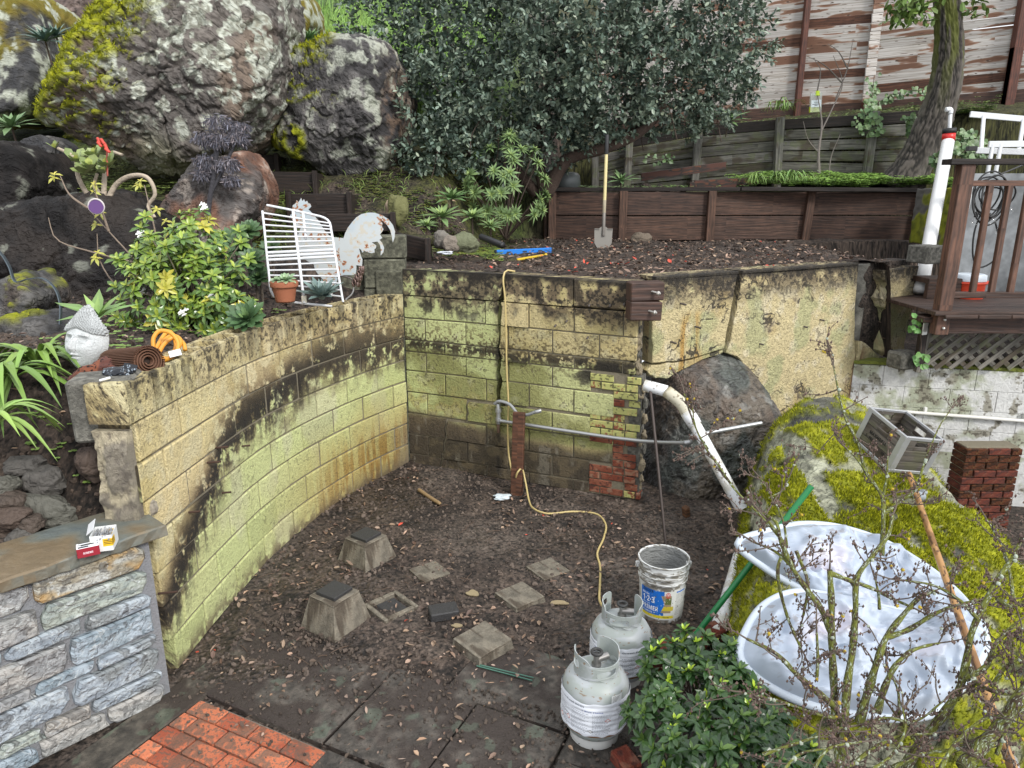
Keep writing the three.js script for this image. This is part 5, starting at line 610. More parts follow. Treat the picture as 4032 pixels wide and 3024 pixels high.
// -- succulent rosettes, potted succulent, agave --
{
  const R = rng(107); const AE = [[.15, .24, .09], [.065, .125, .05]]; let k = 0;
  const lbl = ['round dark green succulent rosette, topmost of its cluster', 'dark succulent rosette beside the white wire shelf', 'dark succulent rosette low in the cluster behind the flowering shrub', 'broad succulent rosette over the bare stems', 'succulent rosette pressed against the red rock', 'small succulent rosette at the edge of its cluster', 'succulent rosette with lighter heart', 'succulent rosette hiding behind the wire shelf', 'large green succulent with fleshy leaves under the flowering shrub'];
  for (const [p, r] of [[[-2.006,2.149,-5.5], .11], [[-1.926,1.94,-5.3], .12], [[-2.133,1.809,-5.4], .13], [[-2.227,1.957,-5.5], .12], [[-2.116,2.02,-5.6], .12], [[-1.886,1.821,-5.3], .10], [[-2.203,2.067,-5.7], .12], [[-1.849,2.01,-5.5], .10], [[-1.719,1.636,-4.55], .14]]) { const o = thing('succulent_rosette', lbl[k++], 'succulent', [0, 0, 0], 0, 'succulent rosettes behind the flowering shrub'), Lv = new Leaves(), q = A3(p); rosette(Lv, q, V((R() - .5) * .5, .8, .7).normalize(), 44, r, r * .34, AE, R, { in: .15, out: 1.6, droop: -.1, tip: .7, l0: .35 }); mesh('foliage', Lv.geo(), LM, o); mesh('stem', tube([q, q.clone().add(V(0, -.12, -.03)), q.clone().add(V((R() - .5) * .1, -.32, -.02))], .012, 5, 3), barkMat(.11, .09, .07), o); }
  // terracotta pot
  const pp = [-1.592,1.692,-4.95], o = thing('flower_pot', 'terracotta pot with pale succulent behind the wire shelf', 'flower pot', pp); const tm = M(L3(.34, .12, .06), .8, { bumpMap: gritFor(1, 1, .3), bumpScale: .002 }); mesh('pot', lathe([[0, .01], [.062, .01], [.064, 0], [.066, .01], [.083, .105], [.094, .105], [.096, .112], [.098, .14], [.094, .145], [.086, .14], [.08, .118], [0, .118]], 32), tm, o); mesh('soil', new THREE.CylinderGeometry(.08, .08, .01, 20).translate(0, .124, 0), soilPlain(), o); const Lv = new Leaves(); rosette(Lv, V(.02, .15, .02), V(0, 1, .3).normalize(), 30, .075, .03, [[.32, .42, .26], [.25, .36, .20]], R, { tip: .7 }); rosette(Lv, V(-.04, .15, .03), V(-.3, 1, .3).normalize(), 24, .05, .02, [[.32, .42, .26], [.25, .36, .20]], R, { tip: .7 }); mesh('succulent', Lv.geo(), LMmatte, o);
  const ag = thing('agave', 'grey blue agave rosette behind the wire shelf', 'agave'), L2 = new Leaves(), q = A3([-1.335,1.731,-4.95]); rosette(L2, q, V(0, 1, .25).normalize(), 34, .17, .055, [[.20, .27, .25], [.15, .21, .19]], R, { in: .15, out: 1.45, droop: -.06, tip: .4, fold: .4 }); mesh('foliage', L2.geo(), LMmatte, ag); mesh('core', rockLump(.03, 4).translate(q.x, q.y, q.z), M(L3(.12, .15, .12), .9), ag);
}
function soilPlain() { return M(L3(.05, .038, .03), 1); }
// -- jade plant with pale bare stems --
{
  const o = thing('jade_plant', 'jade succulent with thick pale stems and red flower spike', 'succulent'), R = rng(108), Lv = new Leaves(), m = barkMat(.42, .35, .27);
  const st = [[[-3.393,2.348,-6], [-3.476,2.421,-6], [-3.503,2.548,-5.95], [-3.514,2.708,-5.95], [-3.633,2.779,-5.95]], [[-3.335,2.348,-6], [-3.238,2.494,-6], [-3.07,2.566,-5.95], [-2.917,2.547,-5.9], [-2.877,2.421,-5.9], [-2.945,2.331,-5.9], [-2.876,2.241,-5.85]], [[-3.355,2.348,-6], [-3.333,2.494,-6], [-3.314,2.677,-6.05], [-3.266,2.749,-6.05], [-3.148,2.729,-6]], [[-3.455,2.311,-6], [-3.56,2.255,-6], [-3.501,2.201,-5.95]], [[-3.349,2.385,-6], [-3.408,2.494,-6], [-3.376,2.585,-6]], [[-3.591,2.276,-5.9], [-3.566,2.132,-5.85], [-3.602,2.021,-5.85]]]; st.forEach((p, i) => mesh('stem', tube(p, t => mix(i < 3 ? .024 : .018, .012, t), 8, 5), m, o));
  for (const [p, r, n] of [[[-3.412,2.582,-5.9], .13, 10], [[-3.501,2.673,-5.95], .12, 8], [[-3.246,2.637,-5.95], .13, 10], [[-3.347,2.708,-5.95], .11, 9], [[-3.651,2.779,-5.95], .08, 5], [[-3.341,2.616,-5.85], .12, 9], [[-3.264,2.582,-5.9], .1, 8]]) rosette(Lv, A3(p), V((R() - .5) * .4, 1, .5).normalize(), n, r, r * .62, [[.36, .40, .11], [.24, .30, .11]], R, { in: .2, out: 1.2, tip: .68, droop: -.15, fold: .15 }); mesh('foliage', Lv.geo(), LM, o);
  const rm = M(L3(.55, .06, .04), .6); const fs = mesh('flower_stalk', tube([[-3.24,2.564,-5.9], [-3.223,2.706,-5.9], [-3.205,2.802,-5.88], [-3.239,2.843,-5.86]], .007, 6, 4), M(L3(.40, .10, .07), .7), o); for (const p of [[-3.197,2.78,-5.86], [-3.185,2.756,-5.85], [-3.217,2.822,-5.86], [-3.248,2.829,-5.86], [-3.24,2.801,-5.85]]) mesh('flower', new THREE.CapsuleGeometry(.012, .03, 3, 8).rotateZ(R()).translate(...p), rm, fs);
}
// -- grey withered weeping plant --
{
  const o = thing('withered_plant', 'withered grey weeping plant with hanging tufts before the boulder', 'plant'), R = rng(109), Lv = new Leaves(); const heads = [[[-2.471,3.014,-6.3], .10], [[-2.593,2.889,-6.3], .085], [[-2.32,2.889,-6.3], .08], [[-2.598,2.706,-6.3], .09], [[-2.42,2.68,-6.3], .09], [[-2.306,2.982,-6.35], .07], [[-2.447,2.873,-6.28], .08], [[-2.649,2.605,-6.3], .06], [[-2.401,2.555,-6.3], .06]];
  for (const [p, r] of heads) for (let i = 0; i < 420; i++) { const d = rv(R), q = A3(p).add(V(d.x * r * 1.1, d.y * r * .7 - .02 * R(), d.z * r * .9).multiplyScalar(.5 + .6 * R())), L = .02 + .04 * R(), dn = V(d.x * .5 + (R() - .5) * .8, -.9 + .9 * (R() < .25), d.z * .5 + (R() - .5) * .8).normalize(); Lv.leaf(q, dn, V(0, 0, 1).add(rv(R).multiplyScalar(.6)), L, .005 + .004 * R(), jit(R() < .3 ? [.19, .175, .20] : [.075, .07, .085], R, .45), .3, .2); }
  mesh('foliage', Lv.geo(), LMmatte, o); const m = barkMat(.05, .048, .055); mesh('stem', tube([[-2.666,2.03,-6.3], [-2.615,2.344,-6.3], [-2.55,2.574,-6.3], [-2.474,2.911,-6.3]], .022, 8, 4), m, o); mesh('stem', tube([[-2.594,2.421,-6.3], [-2.474,2.612,-6.3], [-2.321,2.874,-6.3]], .014, 6, 4), m, o);
}
// -- ground cover --
{
  const R = rng(110);
  const cover = (name, label, cat, n, gen, mat = LMsoft) => { const Lv = new Leaves(); for (let i = 0; i < n; i++) gen(Lv, R); return solo(name, Lv.geo(), mat, label, cat, null, 'stuff'); };
  const clover = (Lv, p, s, cols) => { for (let k = 0; k < 3; k++) { const a = k * 2.094 + R() * .8; Lv.leaf(p, V(Math.cos(a), .15, Math.sin(a)).normalize(), V(0, 1, .2), s, s * .95, jit(cols, R, .25), .1, .15, .68); } };
  const Y = (x, z) => upperH(x, z);
  cover('clover', 'bright green clover filling the planter around the leaning tree', 'clover', 5200, (Lv, R) => { const x = 3.2 + 2.9 * Math.pow(R(), .7), z = -9.7 - 1.5 * R(); clover(Lv, V(x, 2.44 + .05 + .10 * fbm(x * 4, 1, z * 4, 2) + .10 * R() + .08 * sst(-9.9, -10.6, z), z), .028 + .022 * R(), [.17, .30, .045]); });
  cover('clover', 'sparse clover and weeds in the planter behind the shovel', 'clover', 500, (Lv, R) => { const x = .9 + 2.4 * R(), z = -9.75 - 1.2 * R(); clover(Lv, V(x, 2.44 + .03 + .07 * R(), z), .025 + .02 * R(), [.13, .22, .05]); });
  cover('moss', 'moss and tiny weeds creeping over the soil around the steps', 'moss', 9500, (Lv, R) => { const x = -3.4 + 3.3 * R(), z = -6.75 - 3.4 * R(); if (fbm(x * 2, 0, z * 2, 3) < .45) return; clover(Lv, V(x, Y(x, z) + .01 + .03 * R(), z), .014 + .014 * R(), R() < .5 ? [.17, .20, .03] : [.12, .19, .04]); });
  cover('grass', 'fresh grass on the slope between the great boulders', 'grass', 6000, (Lv, R) => { const x = -5.6 + 5.2 * R(), z = -10.3 - 6.2 * R(), y = Y(x, z), L = .16 + .3 * R(), a = R() * 6.28, l = .12 * R(); const p = V(x, y - .02, z); Lv.strap([p, p.clone().add(V(Math.cos(a) * l, L * .6, Math.sin(a) * l)), p.clone().add(V(Math.cos(a) * l * 2.4, L, Math.sin(a) * l * 2.4))], .016, jit([.20, .34, .07], R, .3), V(0, 0, 1)); });
  cover('weeds', 'broad leaved weeds spreading through the upper grass', 'weeds', 2600, (Lv, R) => { const x = -5.6 + 5.4 * R(), z = -10.2 - 4 * R(); clover(Lv, V(x, Y(x, z) + .05 + .18 * R(), z), .05 + .05 * R(), [.17, .29, .08]); });
  cover('grass', 'grass blades growing around the timber steps', 'grass', 380, (Lv, R) => { const x = -3.3 + 2.6 * R(), z = -6.9 - 2.4 * R(), y = Y(x, z), L = .04 + .08 * R(), a = R() * 6.28; const p = V(x, y, z); Lv.strap([p, p.clone().add(V(Math.cos(a) * .02, L * .6, Math.sin(a) * .02)), p.clone().add(V(Math.cos(a) * .07, L, Math.sin(a) * .07))], .006, jit([.20, .28, .07], R, .3), V(0, 0, 1)); });
  cover('weeds', 'small weeds and clover seedlings in the left bed', 'weeds', 700, (Lv, R) => { const z = -3.3 - 2.3 * R(), x = lwX(z) - .12 - 1.6 * R() * R(); if (fbm(x * 3, 4, z * 3, 2) < .5) return; clover(Lv, V(x, Y(x, z) + .01 + .04 * R(), z), .014 + .016 * R(), [.17, .27, .06]); });
  cover('weeds', 'mossy weeds and lichen crumbs over the upper rocks', 'weeds', 2200, (Lv, R) => { const x = -6.2 + 2.7 * R(), z = -6.2 - 3 * R(); clover(Lv, V(x, Y(x, z) + .02 + .10 * R(), z), .02 + .03 * R(), [.16, .21, .05]); });
  cover('weeds', 'weeds along the fence foot above the retaining boards', 'weeds', 2000, (Lv, R) => { const t = R(), x = 3.0 + 4.0 * t, z = -12.2 + 1.2 * t + .5 * (R() - .5); clover(Lv, V(x, mix(3.25, 3.55, t) + .22 * R() * R() + .05, z), .03 + .03 * R(), R() < .3 ? [.22, .30, .08] : [.12, .20, .05]); });
  // individual tufts of long grass in the planter
  const tuftAt = (label, p, n, L0, col) => { const o = thing('grass_tuft', label, 'grass', [0, 0, 0], 0, 'long grass tufts in the planter'); const Lv = new Leaves(); for (let i = 0; i < n; i++) { const a = R() * 6.28, L = L0 * (.6 + .6 * R()), d = V(Math.cos(a), 0, Math.sin(a)), q = A3(p).add(V((R() - .5) * .35, 0, (R() - .5) * .2)); Lv.strap([0, .2, .4, .6, .8, 1].map(t => q.clone().addScaledVector(d, L * .7 * t).add(V(0, L * (1.1 * t - 1.15 * t * t), 0))), .017, jit(col, R, .3)); } mesh('foliage', Lv.geo(), LM, o); };
  tuftAt('tuft of long arching grass beside the rusty metal sheet', [3.313,2.572,-9.85], 55, .42, [.16, .26, .06]); tuftAt('tuft of long arching grass spilling over the planter cap', [3.645,2.6,-9.75], 70, .45, [.18, .30, .07]); tuftAt('tuft of grass against the old retaining boards', [4.125,3.664,-11.5], 30, .5, [.2, .32, .07]);
}
// ivy on the retaining boards
{ const R = rng(111); const ivy = (label, pts, n) => { const o = thing('ivy_vine', label, 'ivy'), Lv = new Leaves(), c = new THREE.CatmullRomCurve3(pts.map(A3)); mesh('stem', tube(pts, .006, 4, 4), twigMat, o); for (let i = 0; i < n; i++) { const p = c.getPointAt(R()).add(rv(R).multiplyScalar(.07)), L = .045 + .045 * R(); Lv.leaf(p, V((R() - .5) * 2, -.6 + R() * .4, .2).normalize(), V(0, .3, 1).add(rv(R).multiplyScalar(.4)), L, L * 1.05, jit([.085, .15, .05], R, .35), .1, .15, .35); } mesh('foliage', Lv.geo(), LM, o); };
  ivy('ivy climbing the fence cleat', [[5.046,3.457,-11], [5.477,3.695,-11.6], [5.802,4.005,-12.2], [5.888,4.277,-12.4]], 90); ivy('ivy trailing along the fence foot', [[5.863,3.831,-12.2], [6.142,3.971,-12.2], [6.398,4.013,-12], [6.672,3.897,-12]], 60); ivy('ivy hanging over the retaining boards by the tree', [[5.676,3.514,-10.8], [5.767,3.384,-10.75], [5.724,3.227,-10.75]], 70); ivy('ivy hanging over the middle of the retaining boards', [[5.165,3.585,-11], [5.293,3.453,-10.95], [5.347,3.365,-10.9], [5.048,3.334,-10.9]], 70); ivy('sparse ivy on the grey planks near the shovel', [[2.584,3.022,-11.7], [2.379,2.954,-11.75], [2.165,3.006,-11.8]], 16); ivy('ivy bush behind the white pipe', [[5.464,2.91,-9], [5.73,3.083,-9.2], [5.553,3.145,-9.3], [5.872,2.92,-9.2], [5.403,2.969,-9.1]], 230); ivy('low ivy by the tree foot', [[5.418,2.885,-9.6], [5.486,2.847,-9.4], [5.434,2.795,-9.5]], 60); }


// ---------- deck with railing, lattice and the things around it ----------
{
  const o = thing('deck', 'brown timber deck with balustrade and lattice skirt above the white wall', 'deck'); const dt = wood(.72, .54, .45, .65), dk = wood(.36, .30, .27, .65), grey = greyWood(.95, .92, .88);
  const DZ = -6.1, x0 = 3.72, X1 = 7; const yD = 1.42;
  bx('corner_post', .115, 1.42, .10, x0 + .02, 1.95, DZ, dt, o, 0, -.005); for (const y of [1.30, 1.375]) mesh('bolt', at(new THREE.SphereGeometry(.014, 10, 6), x0 + .02, y, DZ + .055), M(L3(.6, .6, .58), .35, { metalness: .8 }), o);
  bx('rail_cap', 3.4, .045, .14, x0 + 1.56, 2.68, DZ, charTimber, o); bx('rail_top', 3.2, .045, .06, x0 + 1.66, 2.51, DZ, dt, o); bx('bottom_rail', 3.2, .05, .07, x0 + 1.67, 1.585, DZ + .01, wood(.38, .28, .23, .65), o);
  for (let i = 0; i < 8; i++) bx('baluster', .047, .90, .042, x0 + .245 + i * .162, 2.045, DZ + .012, dt, o);
  bx('rim_joist', 3.4, .165, .045, x0 + 1.66, 1.325, DZ - .02, wood(.36, .26, .22, .65), o);
  for (let i = 0; i < 9; i++) bx('deck_board', 3.4, .035, .136, x0 + 1.60, yD + .015, DZ + .035 - i * .143, dk, o); for (let i = 0; i < 12; i++) bx('edge_board', .28, .03, .03, x0 + .12 + i * .285, yD - .01, DZ + .112, dk, o);
  bx('landing_board', .2, .05, .2, x0 - .03, yD - .06, DZ - .12, dk, o, .1); bx('step_board', .32, .16, .06, x0 + .42, yD + .10, DZ - .7, dk, o); bx('step_board', .32, .05, .3, x0 + .42, yD + .2, DZ - .82, dk, o);
  bx('ledger', .06, .4, .06, x0 + .0, 1.1, DZ - .2, blackTimber, o); bx('skirt_post', .05, .46, .05, x0 + .06, 1.06, DZ - .26, grey, o, 0, -.12);
  // lattice: each slat
  const cx = x0 + .06, y0 = .86, y1 = 1.25, zL = DZ - .27; const slat = (a, b, z) => { const m = board('slat', [a[0], a[1], z], [b[0], b[1], z], .044, .008, grey, o, .002); };
  for (let i = -3; i < 22; i++) { for (const s of [1, -1]) { let xa = cx + i * .135, pts = s > 0 ? [[xa, y0], [xa + (y1 - y0) * 1.15, y1]] : [[xa, y1], [xa + (y1 - y0) * 1.15, y0]]; let [a, b] = pts; if (b[0] < cx + .03) continue; if (a[0] < cx) { const t = (cx - a[0]) / (b[0] - a[0]); a = [cx, mix(a[1], b[1], t)]; } slat(a, b, zL + (s > 0 ? .011 : 0)); } }
  mesh('hanger', boxUV(at(cbox(.06, .16, .01, .002), x0 - .07, 1.30, DZ - .06, 0, .4, 0)), M(L3(.5, .5, .48), .4, { metalness: .7 }), o);
}
solo('stone_block', boxUV(at(cbox(.22, .16, .2, .02), 3.66, .93, -6.45, 0, .3, 0)), bareMat, 'grey concrete block under the deck corner', 'concrete block');
{ const R = rng(12), o = thing('ivy_sprig', 'small ivy sprig growing beside the broken wall slab', 'ivy'), Lv = new Leaves(); for (const p of [[3.588,1.393,-6.2], [3.65,1.058,-6.2], [3.689,0.994,-6.2], [3.584,1.31,-6.2]]) for (let i = 0; i < 7; i++) Lv.leaf(A3(p).add(rv(R).multiplyScalar(.05)), V(R() - .5, -.5, .5).normalize(), V(0, .3, 1), .06, .05, jit([.10, .22, .05], R, .3)); mesh('foliage', Lv.geo(), LM, o); mesh('stem', tube([[3.699,0.917,-6.25], [3.688,1.132,-6.25], [3.609,1.384,-6.25]], .004, 4, 4), twigMat, o); }
// grey panel behind the balustrade
{ const pm = tex(512, 512, (u, v, o) => { const a = f2(u * 4, v * 4, 5, 4), b = f2(u * 20, v * 20, 3, 20); const g = .44 + .35 * (a - .5) + .12 * (b - .5); o[0] = g * .97; o[1] = g; o[2] = g * 1.02; });
  solo('panel', boxUV(at(cbox(2.6, 1.5, .04, .004), 6.0, 1.88, -7.55, -.06, 0, 0)), M(0xffffff, .55, { map: pm }), 'grey flat sheet leaning behind the deck railing', 'panel');
  solo('trim_board', boxUV(at(cbox(.08, 1.15, .03, .004), 4.52, 1.92, -7.3, -.05, .15, -.1)), M(L3(.55, .56, .56), .5), 'white painted board leaning beside the deck post', 'board'); }
// mossy end of the garden wall
{ const g = new THREE.BoxGeometry(.34, .66, .9, 26, 40, 40), p = g.attributes.position, C = []; for (let i = 0; i < p.count; i++) { const x = p.getX(i), y = p.getY(i), z = p.getZ(i), n = fbm(x * 16, y * 16, z * 16, 3), a = fbm(x * 4 + 3, y * 4, z * 4, 3); p.setXYZ(i, x + .03 * (n - .5), y + .03 * (n - .5), z + .03 * (n - .5)); C.push(...mx3(mossCol(n, a), [.10, .095, .085], sst(.54, .62, a))); } g.setAttribute('color', new THREE.Float32BufferAttribute(C, 3)); const ng = mergeVertices(g.deleteAttribute('normal').deleteAttribute('uv')); ng.computeVertexNormals(); solo('mossy_block', ng.translate(5.25, 2.16, -8.75), new THREE.MeshStandardMaterial({ vertexColors: true, roughness: 1 }), 'moss covered concrete wall end beside the planter', 'wall end'); }
// festoon lights
{
  const o = thing('string_lights', 'coiled black string lights with clear bulbs hanging behind the balusters', 'string lights'), bm = M(L3(.02, .02, .02), .5); const D = 6.85; const loop = (cx, cy, rx, ry, z, ph) => { const p = []; for (let i = 0; i <= 10; i++) { const a = i / 10 * 6.28 + ph; p.push([cx + rx * Math.cos(a), cy + ry * Math.sin(a), z + .02 * Math.sin(a * 2)]); } return p; };
  const c = [4.466,2.38,-6.85]; for (let i = 0; i < 7; i++) mesh('cable', tube(loop(c[0] + .05 * Math.sin(i * 2.1), c[1] + .04 * Math.cos(i * 3), .14 + .03 * Math.sin(i * 5), .17 + .04 * Math.cos(i * 4), c[2] + .012 * i, i), .008, 6, 3), bm, o); mesh('cable', tube([[4.443,2.337,-6.85], [4.386,2.082,-6.85], [4.421,1.822,-6.85], [4.488,1.743,-6.85], [4.63,1.822,-6.85], [4.651,1.953,-6.85], [4.568,2.168,-6.85]], .008, 6, 5), bm, o); mesh('cable', tube([[4.38,2.538,-6.86], [4.588,2.61,-6.9], [4.898,2.717,-7]], .008, 6, 5), bm, o);
  const glass = new THREE.MeshPhysicalMaterial({ color: 0xffffff, roughness: .05, transmission: 1, thickness: 0, ior: 1.45 }); const bulb = lathe([[0, -.075], [.016, -.07], [.027, -.052], [.029, -.04], [.022, -.018], [.014, 0]], 14), cap = lathe([[0, .045], [.012, .045], [.016, .03], [.018, 0], [.015, -.006], [0, -.006]], 12);
  const bulbs = [[[4.45,1.758,-6.83], 0], [[4.615,2.211,-6.82], .2], [[4.601,2.127,-6.81], -.3], [[4.628,2.296,-6.83], 1.1], [[4.357,2.22,-6.82], 0], [[4.484,2.212,-6.8], .5]]; for (const [p, r] of bulbs) { const s = mesh('socket', cap, bm, o); s.position.set(...p); s.rotation.z = r; const b = mesh('bulb', bulb, glass, s); b.position.y = -.004; }
}
{ const p = [4.42, 1.435, -6.85], o = thing('drink_cooler', 'round red drink cooler with white lid on the deck', 'cooler', p); mesh('body', lathe([[0, 0], [.12, 0], [.13, .01], [.135, .15], [.15, .16], [.15, .175], [.13, .18], [0, .18]], 32), M(L3(.60, .055, .02), .4), o); mesh('lid', lathe([[0, .25], [.11, .25], [.135, .24], [.14, .185], [.13, .18], [0, .18]], 32), M(L3(.66, .72, .78), .4), o); const bd = o.children[0]; mesh('spout', at(new THREE.CylinderGeometry(.022, .022, .05, 12), -.1, .06, .10, 1.57, -.7, 0), M(L3(.6, .6, .6), .4), bd); mesh('handle', at(cbox(.05, .03, .04, .006), .16, .165, 0), M(L3(.60, .055, .02), .4), bd); }
// ladder lying on its side behind the deck
{ const o = thing('ladder', 'aluminium ladder lying across the planting behind the deck', 'ladder'), m = M(L3(.66, .67, .68), .4, { metalness: .5 }); const A = [5.232,3.306,-8.6], B = [6.346,3.183,-8.4], C = [5.18,2.896,-8.3], E = [6.182,2.851,-8.1], Fq = [5.053,2.934,-7.9], Gq = [5.932,2.937,-7.8];
  for (const [a, b] of [[A, B], [C, E], [Fq, Gq]]) board('rail', a, b, .065, .03, m, o); for (const t of [.13, .5, .85]) { const a = A3(A).lerp(A3(B), t), b = A3(C).lerp(A3(E), t - .08); mesh('rung', rod(a, b, .022, 10), m, o); } for (const t of [.05, .14, .6]) { const a = A3(Fq).lerp(A3(Gq), t); mesh('leg', rod(a, a.clone().add(V(-.03, -.62, .03)), .022, 8), m, o); } bx('foot', .10, .05, .06, C[0] - .05, C[1] + .02, C[2], M(L3(.03, .03, .03), .8), o); }
// vent pipe and thin riser
{ const o = thing('vent_pipe', 'thick white pipe with red band and black cap by the tree', 'pipe'); const a = A3([5.042,2.527,-8.6]), b = A3([5.03,3.015,-8.6]), c = A3([5.027,3.101,-8.6]), d = A3([5.024,3.136,-8.6]); mesh('pipe', rod([4.044,1.491,-7], b, .066, 20), M(L3(.68, .68, .67), .45), o); mesh('red_band', rod(b, c, .069, 20), M(L3(.55, .02, .015), .4), o); mesh('cap', rod(c, d.clone().add(V(0, .02, 0)), .071, 20), M(L3(.02, .02, .02), .6), o);
  const r = thing('riser_pipe', 'thin white riser pipe with elbow above the red banded pipe', 'pipe'), wm = M(L3(.7, .71, .72), .4); mesh('pipe', rod([5.04,3.092,-8.62], [5.019,3.323,-8.62], .021, 12), wm, r); mesh('elbow', tube([[5.02,3.313,-8.62], [5.013,3.358,-8.62], [4.96,3.358,-8.62]], .026, 12, 5), wm, r); }
// brick pier under the crate, mossy
{ const o = thing('brick_pier', 'mossy red brick pier standing behind the mossy rock', 'brick pier'), R = rng(61); const p = [3.993,-0.546,-5.95], x0 = p[0], z0 = p[2]; const bm2 = M(L3(.62, .50, .48), .85, { map: brickMap, bumpMap: gritFor(1, 1, .2), bumpScale: .006 }), mm = M(L3(.35, .36, .16), .95, { map: brickMap, bumpMap: soilBump, bumpScale: .02 }); for (let k = 0; k < 16; k++) { let x = x0; const cuts = k % 2 ? [.2, .2, .1] : [.1, .2, .2]; for (const L of cuts) { const m = mesh('brick', boxUV(cbox(L - .012, .056, .2, .004, R())), R() < .3 || (k > 12 && R() < .6) ? mm : bm2, o); m.position.set(x + L / 2, -.79 + k * .068, z0 + (R() - .5) * .012); x += L; } } mesh('mortar', boxUV(at(cbox(.465, 1.08, .165, .004), x0 + .25, -.27, z0 - .01)), mortarMat, o); }


// ---------- tools and loose things ----------
const metal = (r, g, b, ro = .4, me = .8) => M(L3(r, g, b), ro, { metalness: me });
function faceUV(g, w, h, d) { const p = g.attributes.position, n = g.attributes.normal, U = []; for (let i = 0; i < p.count; i++) { const a = Math.abs(n.getX(i)), b = Math.abs(n.getY(i)), c = Math.abs(n.getZ(i)); U.push(a > b && a > c ? p.getZ(i) / d + .5 : p.getX(i) / w + .5, b > a && b > c ? .75 + .22 * p.getZ(i) / d : (p.getY(i) / h + .5) * .5); } g.setAttribute('uv', new THREE.Float32BufferAttribute(U, 2)); return g; }
function canvasTex(w, h, draw) { const c = document.createElement('canvas'); c.width = w; c.height = h; draw(c.getContext('2d'), w, h); const t = new THREE.CanvasTexture(c); t.colorSpace = THREE.SRGBColorSpace; return t; }
// rooster cut from sheet steel
{
  const rust = tex(768, 768, (u, v, o) => { const a = f2(u * 6, v * 6, 4), b = f2(u * 22, v * 22, 4), c = f2(u * 60, v * 60, 2), e = f2(u * 3 + 7, v * 3, 3); o[0] = .72; o[1] = .74; o[2] = .745; put(o, [.64, .70, .74], .5 * sst(.5, .7, e)); put(o, [.74, .68, .58], .5 * sst(.56, .68, b)); const r = sst(.60, .66, a * .6 + b * .42); put(o, [.58, .33, .17], .85 * r * sst(.4, .55, c)); put(o, [.40, .21, .12], .6 * sst(.65, .70, a * .5 + b * .5) * sst(.4, .5, c)); });
  const o = thing('rooster_cutout', 'rusty white painted sheet metal rooster behind the wire shelf', 'ornament'); const pts = [[-1.674,2.309,-5.55], [-1.667,2.342,-5.55], [-1.645,2.356,-5.55], [-1.635,2.379,-5.55], [-1.621,2.364,-5.55], [-1.599,2.396,-5.55], [-1.592,2.372,-5.55], [-1.578,2.387,-5.55], [-1.571,2.366,-5.55], [-1.556,2.375,-5.55], [-1.549,2.358,-5.55], [-1.533,2.351,-5.55], [-1.528,2.33,-5.55], [-1.552,2.311,-5.55], [-1.525,2.283,-5.55], [-1.485,2.233,-5.55], [-1.463,2.195,-5.55], [-1.441,2.156,-5.55], [-1.409,2.118,-5.55], [-1.366,2.103,-5.55], [-1.297,2.096,-5.55], [-1.28,2.137,-5.55], [-1.258,2.176,-5.55], [-1.221,2.219,-5.55], [-1.189,2.252,-5.55], [-1.149,2.276,-5.55], [-1.099,2.287,-5.55], [-1.051,2.287,-5.55], [-0.993,2.269,-5.55], [-0.945,2.238,-5.55], [-0.913,2.195,-5.55], [-0.898,2.147,-5.55], [-0.904,2.098,-5.55], [-0.919,2.064,-5.55], [-0.924,2.108,-5.55], [-0.934,2.156,-5.55], [-0.957,2.195,-5.55], [-0.985,2.222,-5.55], [-1.009,2.228,-5.55], [-0.991,2.209,-5.55], [-0.997,2.185,-5.55], [-0.986,2.161,-5.55], [-0.999,2.142,-5.55], [-1.015,2.123,-5.55], [-0.998,2.098,-5.55], [-1.021,2.083,-5.55], [-1.001,2.06,-5.55], [-0.988,2.021,-5.55], [-0.996,1.987,-5.55], [-1.017,1.964,-5.55], [-1.013,2.011,-5.55], [-1.018,2.045,-5.55], [-1.037,2.071,-5.55], [-1.082,2.064,-5.55], [-1.048,2.04,-5.55], [-1.051,2.021,-5.55], [-1.064,2.011,-5.55], [-1.063,1.987,-5.55], [-1.086,1.982,-5.55], [-1.125,1.993,-5.55], [-1.142,2.001,-5.55], [-1.157,1.986,-5.55], [-1.164,2.006,-5.55], [-1.183,2.021,-5.55], [-1.171,1.962,-5.55], [-1.16,1.933,-5.55], [-1.166,1.878,-5.55], [-1.185,1.887,-5.55], [-1.21,1.891,-5.55], [-1.212,1.854,-5.55], [-1.219,1.822,-5.55], [-1.244,1.814,-5.55], [-1.314,1.814,-5.55], [-1.361,1.794,-5.55], [-1.373,1.749,-5.55], [-1.415,1.654,-5.55], [-1.435,1.659,-5.55], [-1.418,1.754,-5.55], [-1.443,1.764,-5.55], [-1.479,1.674,-5.55], [-1.499,1.679,-5.55], [-1.472,1.774,-5.55], [-1.514,1.824,-5.55], [-1.533,1.854,-5.55], [-1.539,1.893,-5.55], [-1.605,1.933,-5.55], [-1.632,1.972,-5.55], [-1.647,2.011,-5.55], [-1.649,2.069,-5.55], [-1.645,2.118,-5.55], [-1.628,2.156,-5.55], [-1.611,2.187,-5.55], [-1.64,2.183,-5.55], [-1.669,2.199,-5.55], [-1.676,2.228,-5.55], [-1.695,2.266,-5.55], [-1.677,2.281,-5.55]].map(p => [p[0], p[1]]);
  const m = mesh('body', boxUV(prism(pts, .006), 1.5), M(0xffffff, .5, { map: rust }), o); m.position.z = -5.55;
  mesh('stake', rod([-1.96, 1.72, -5.545], [-1.95, 1.42, -5.5], .006, 6), metal(.1, .06, .05, .7, .5), o);
}
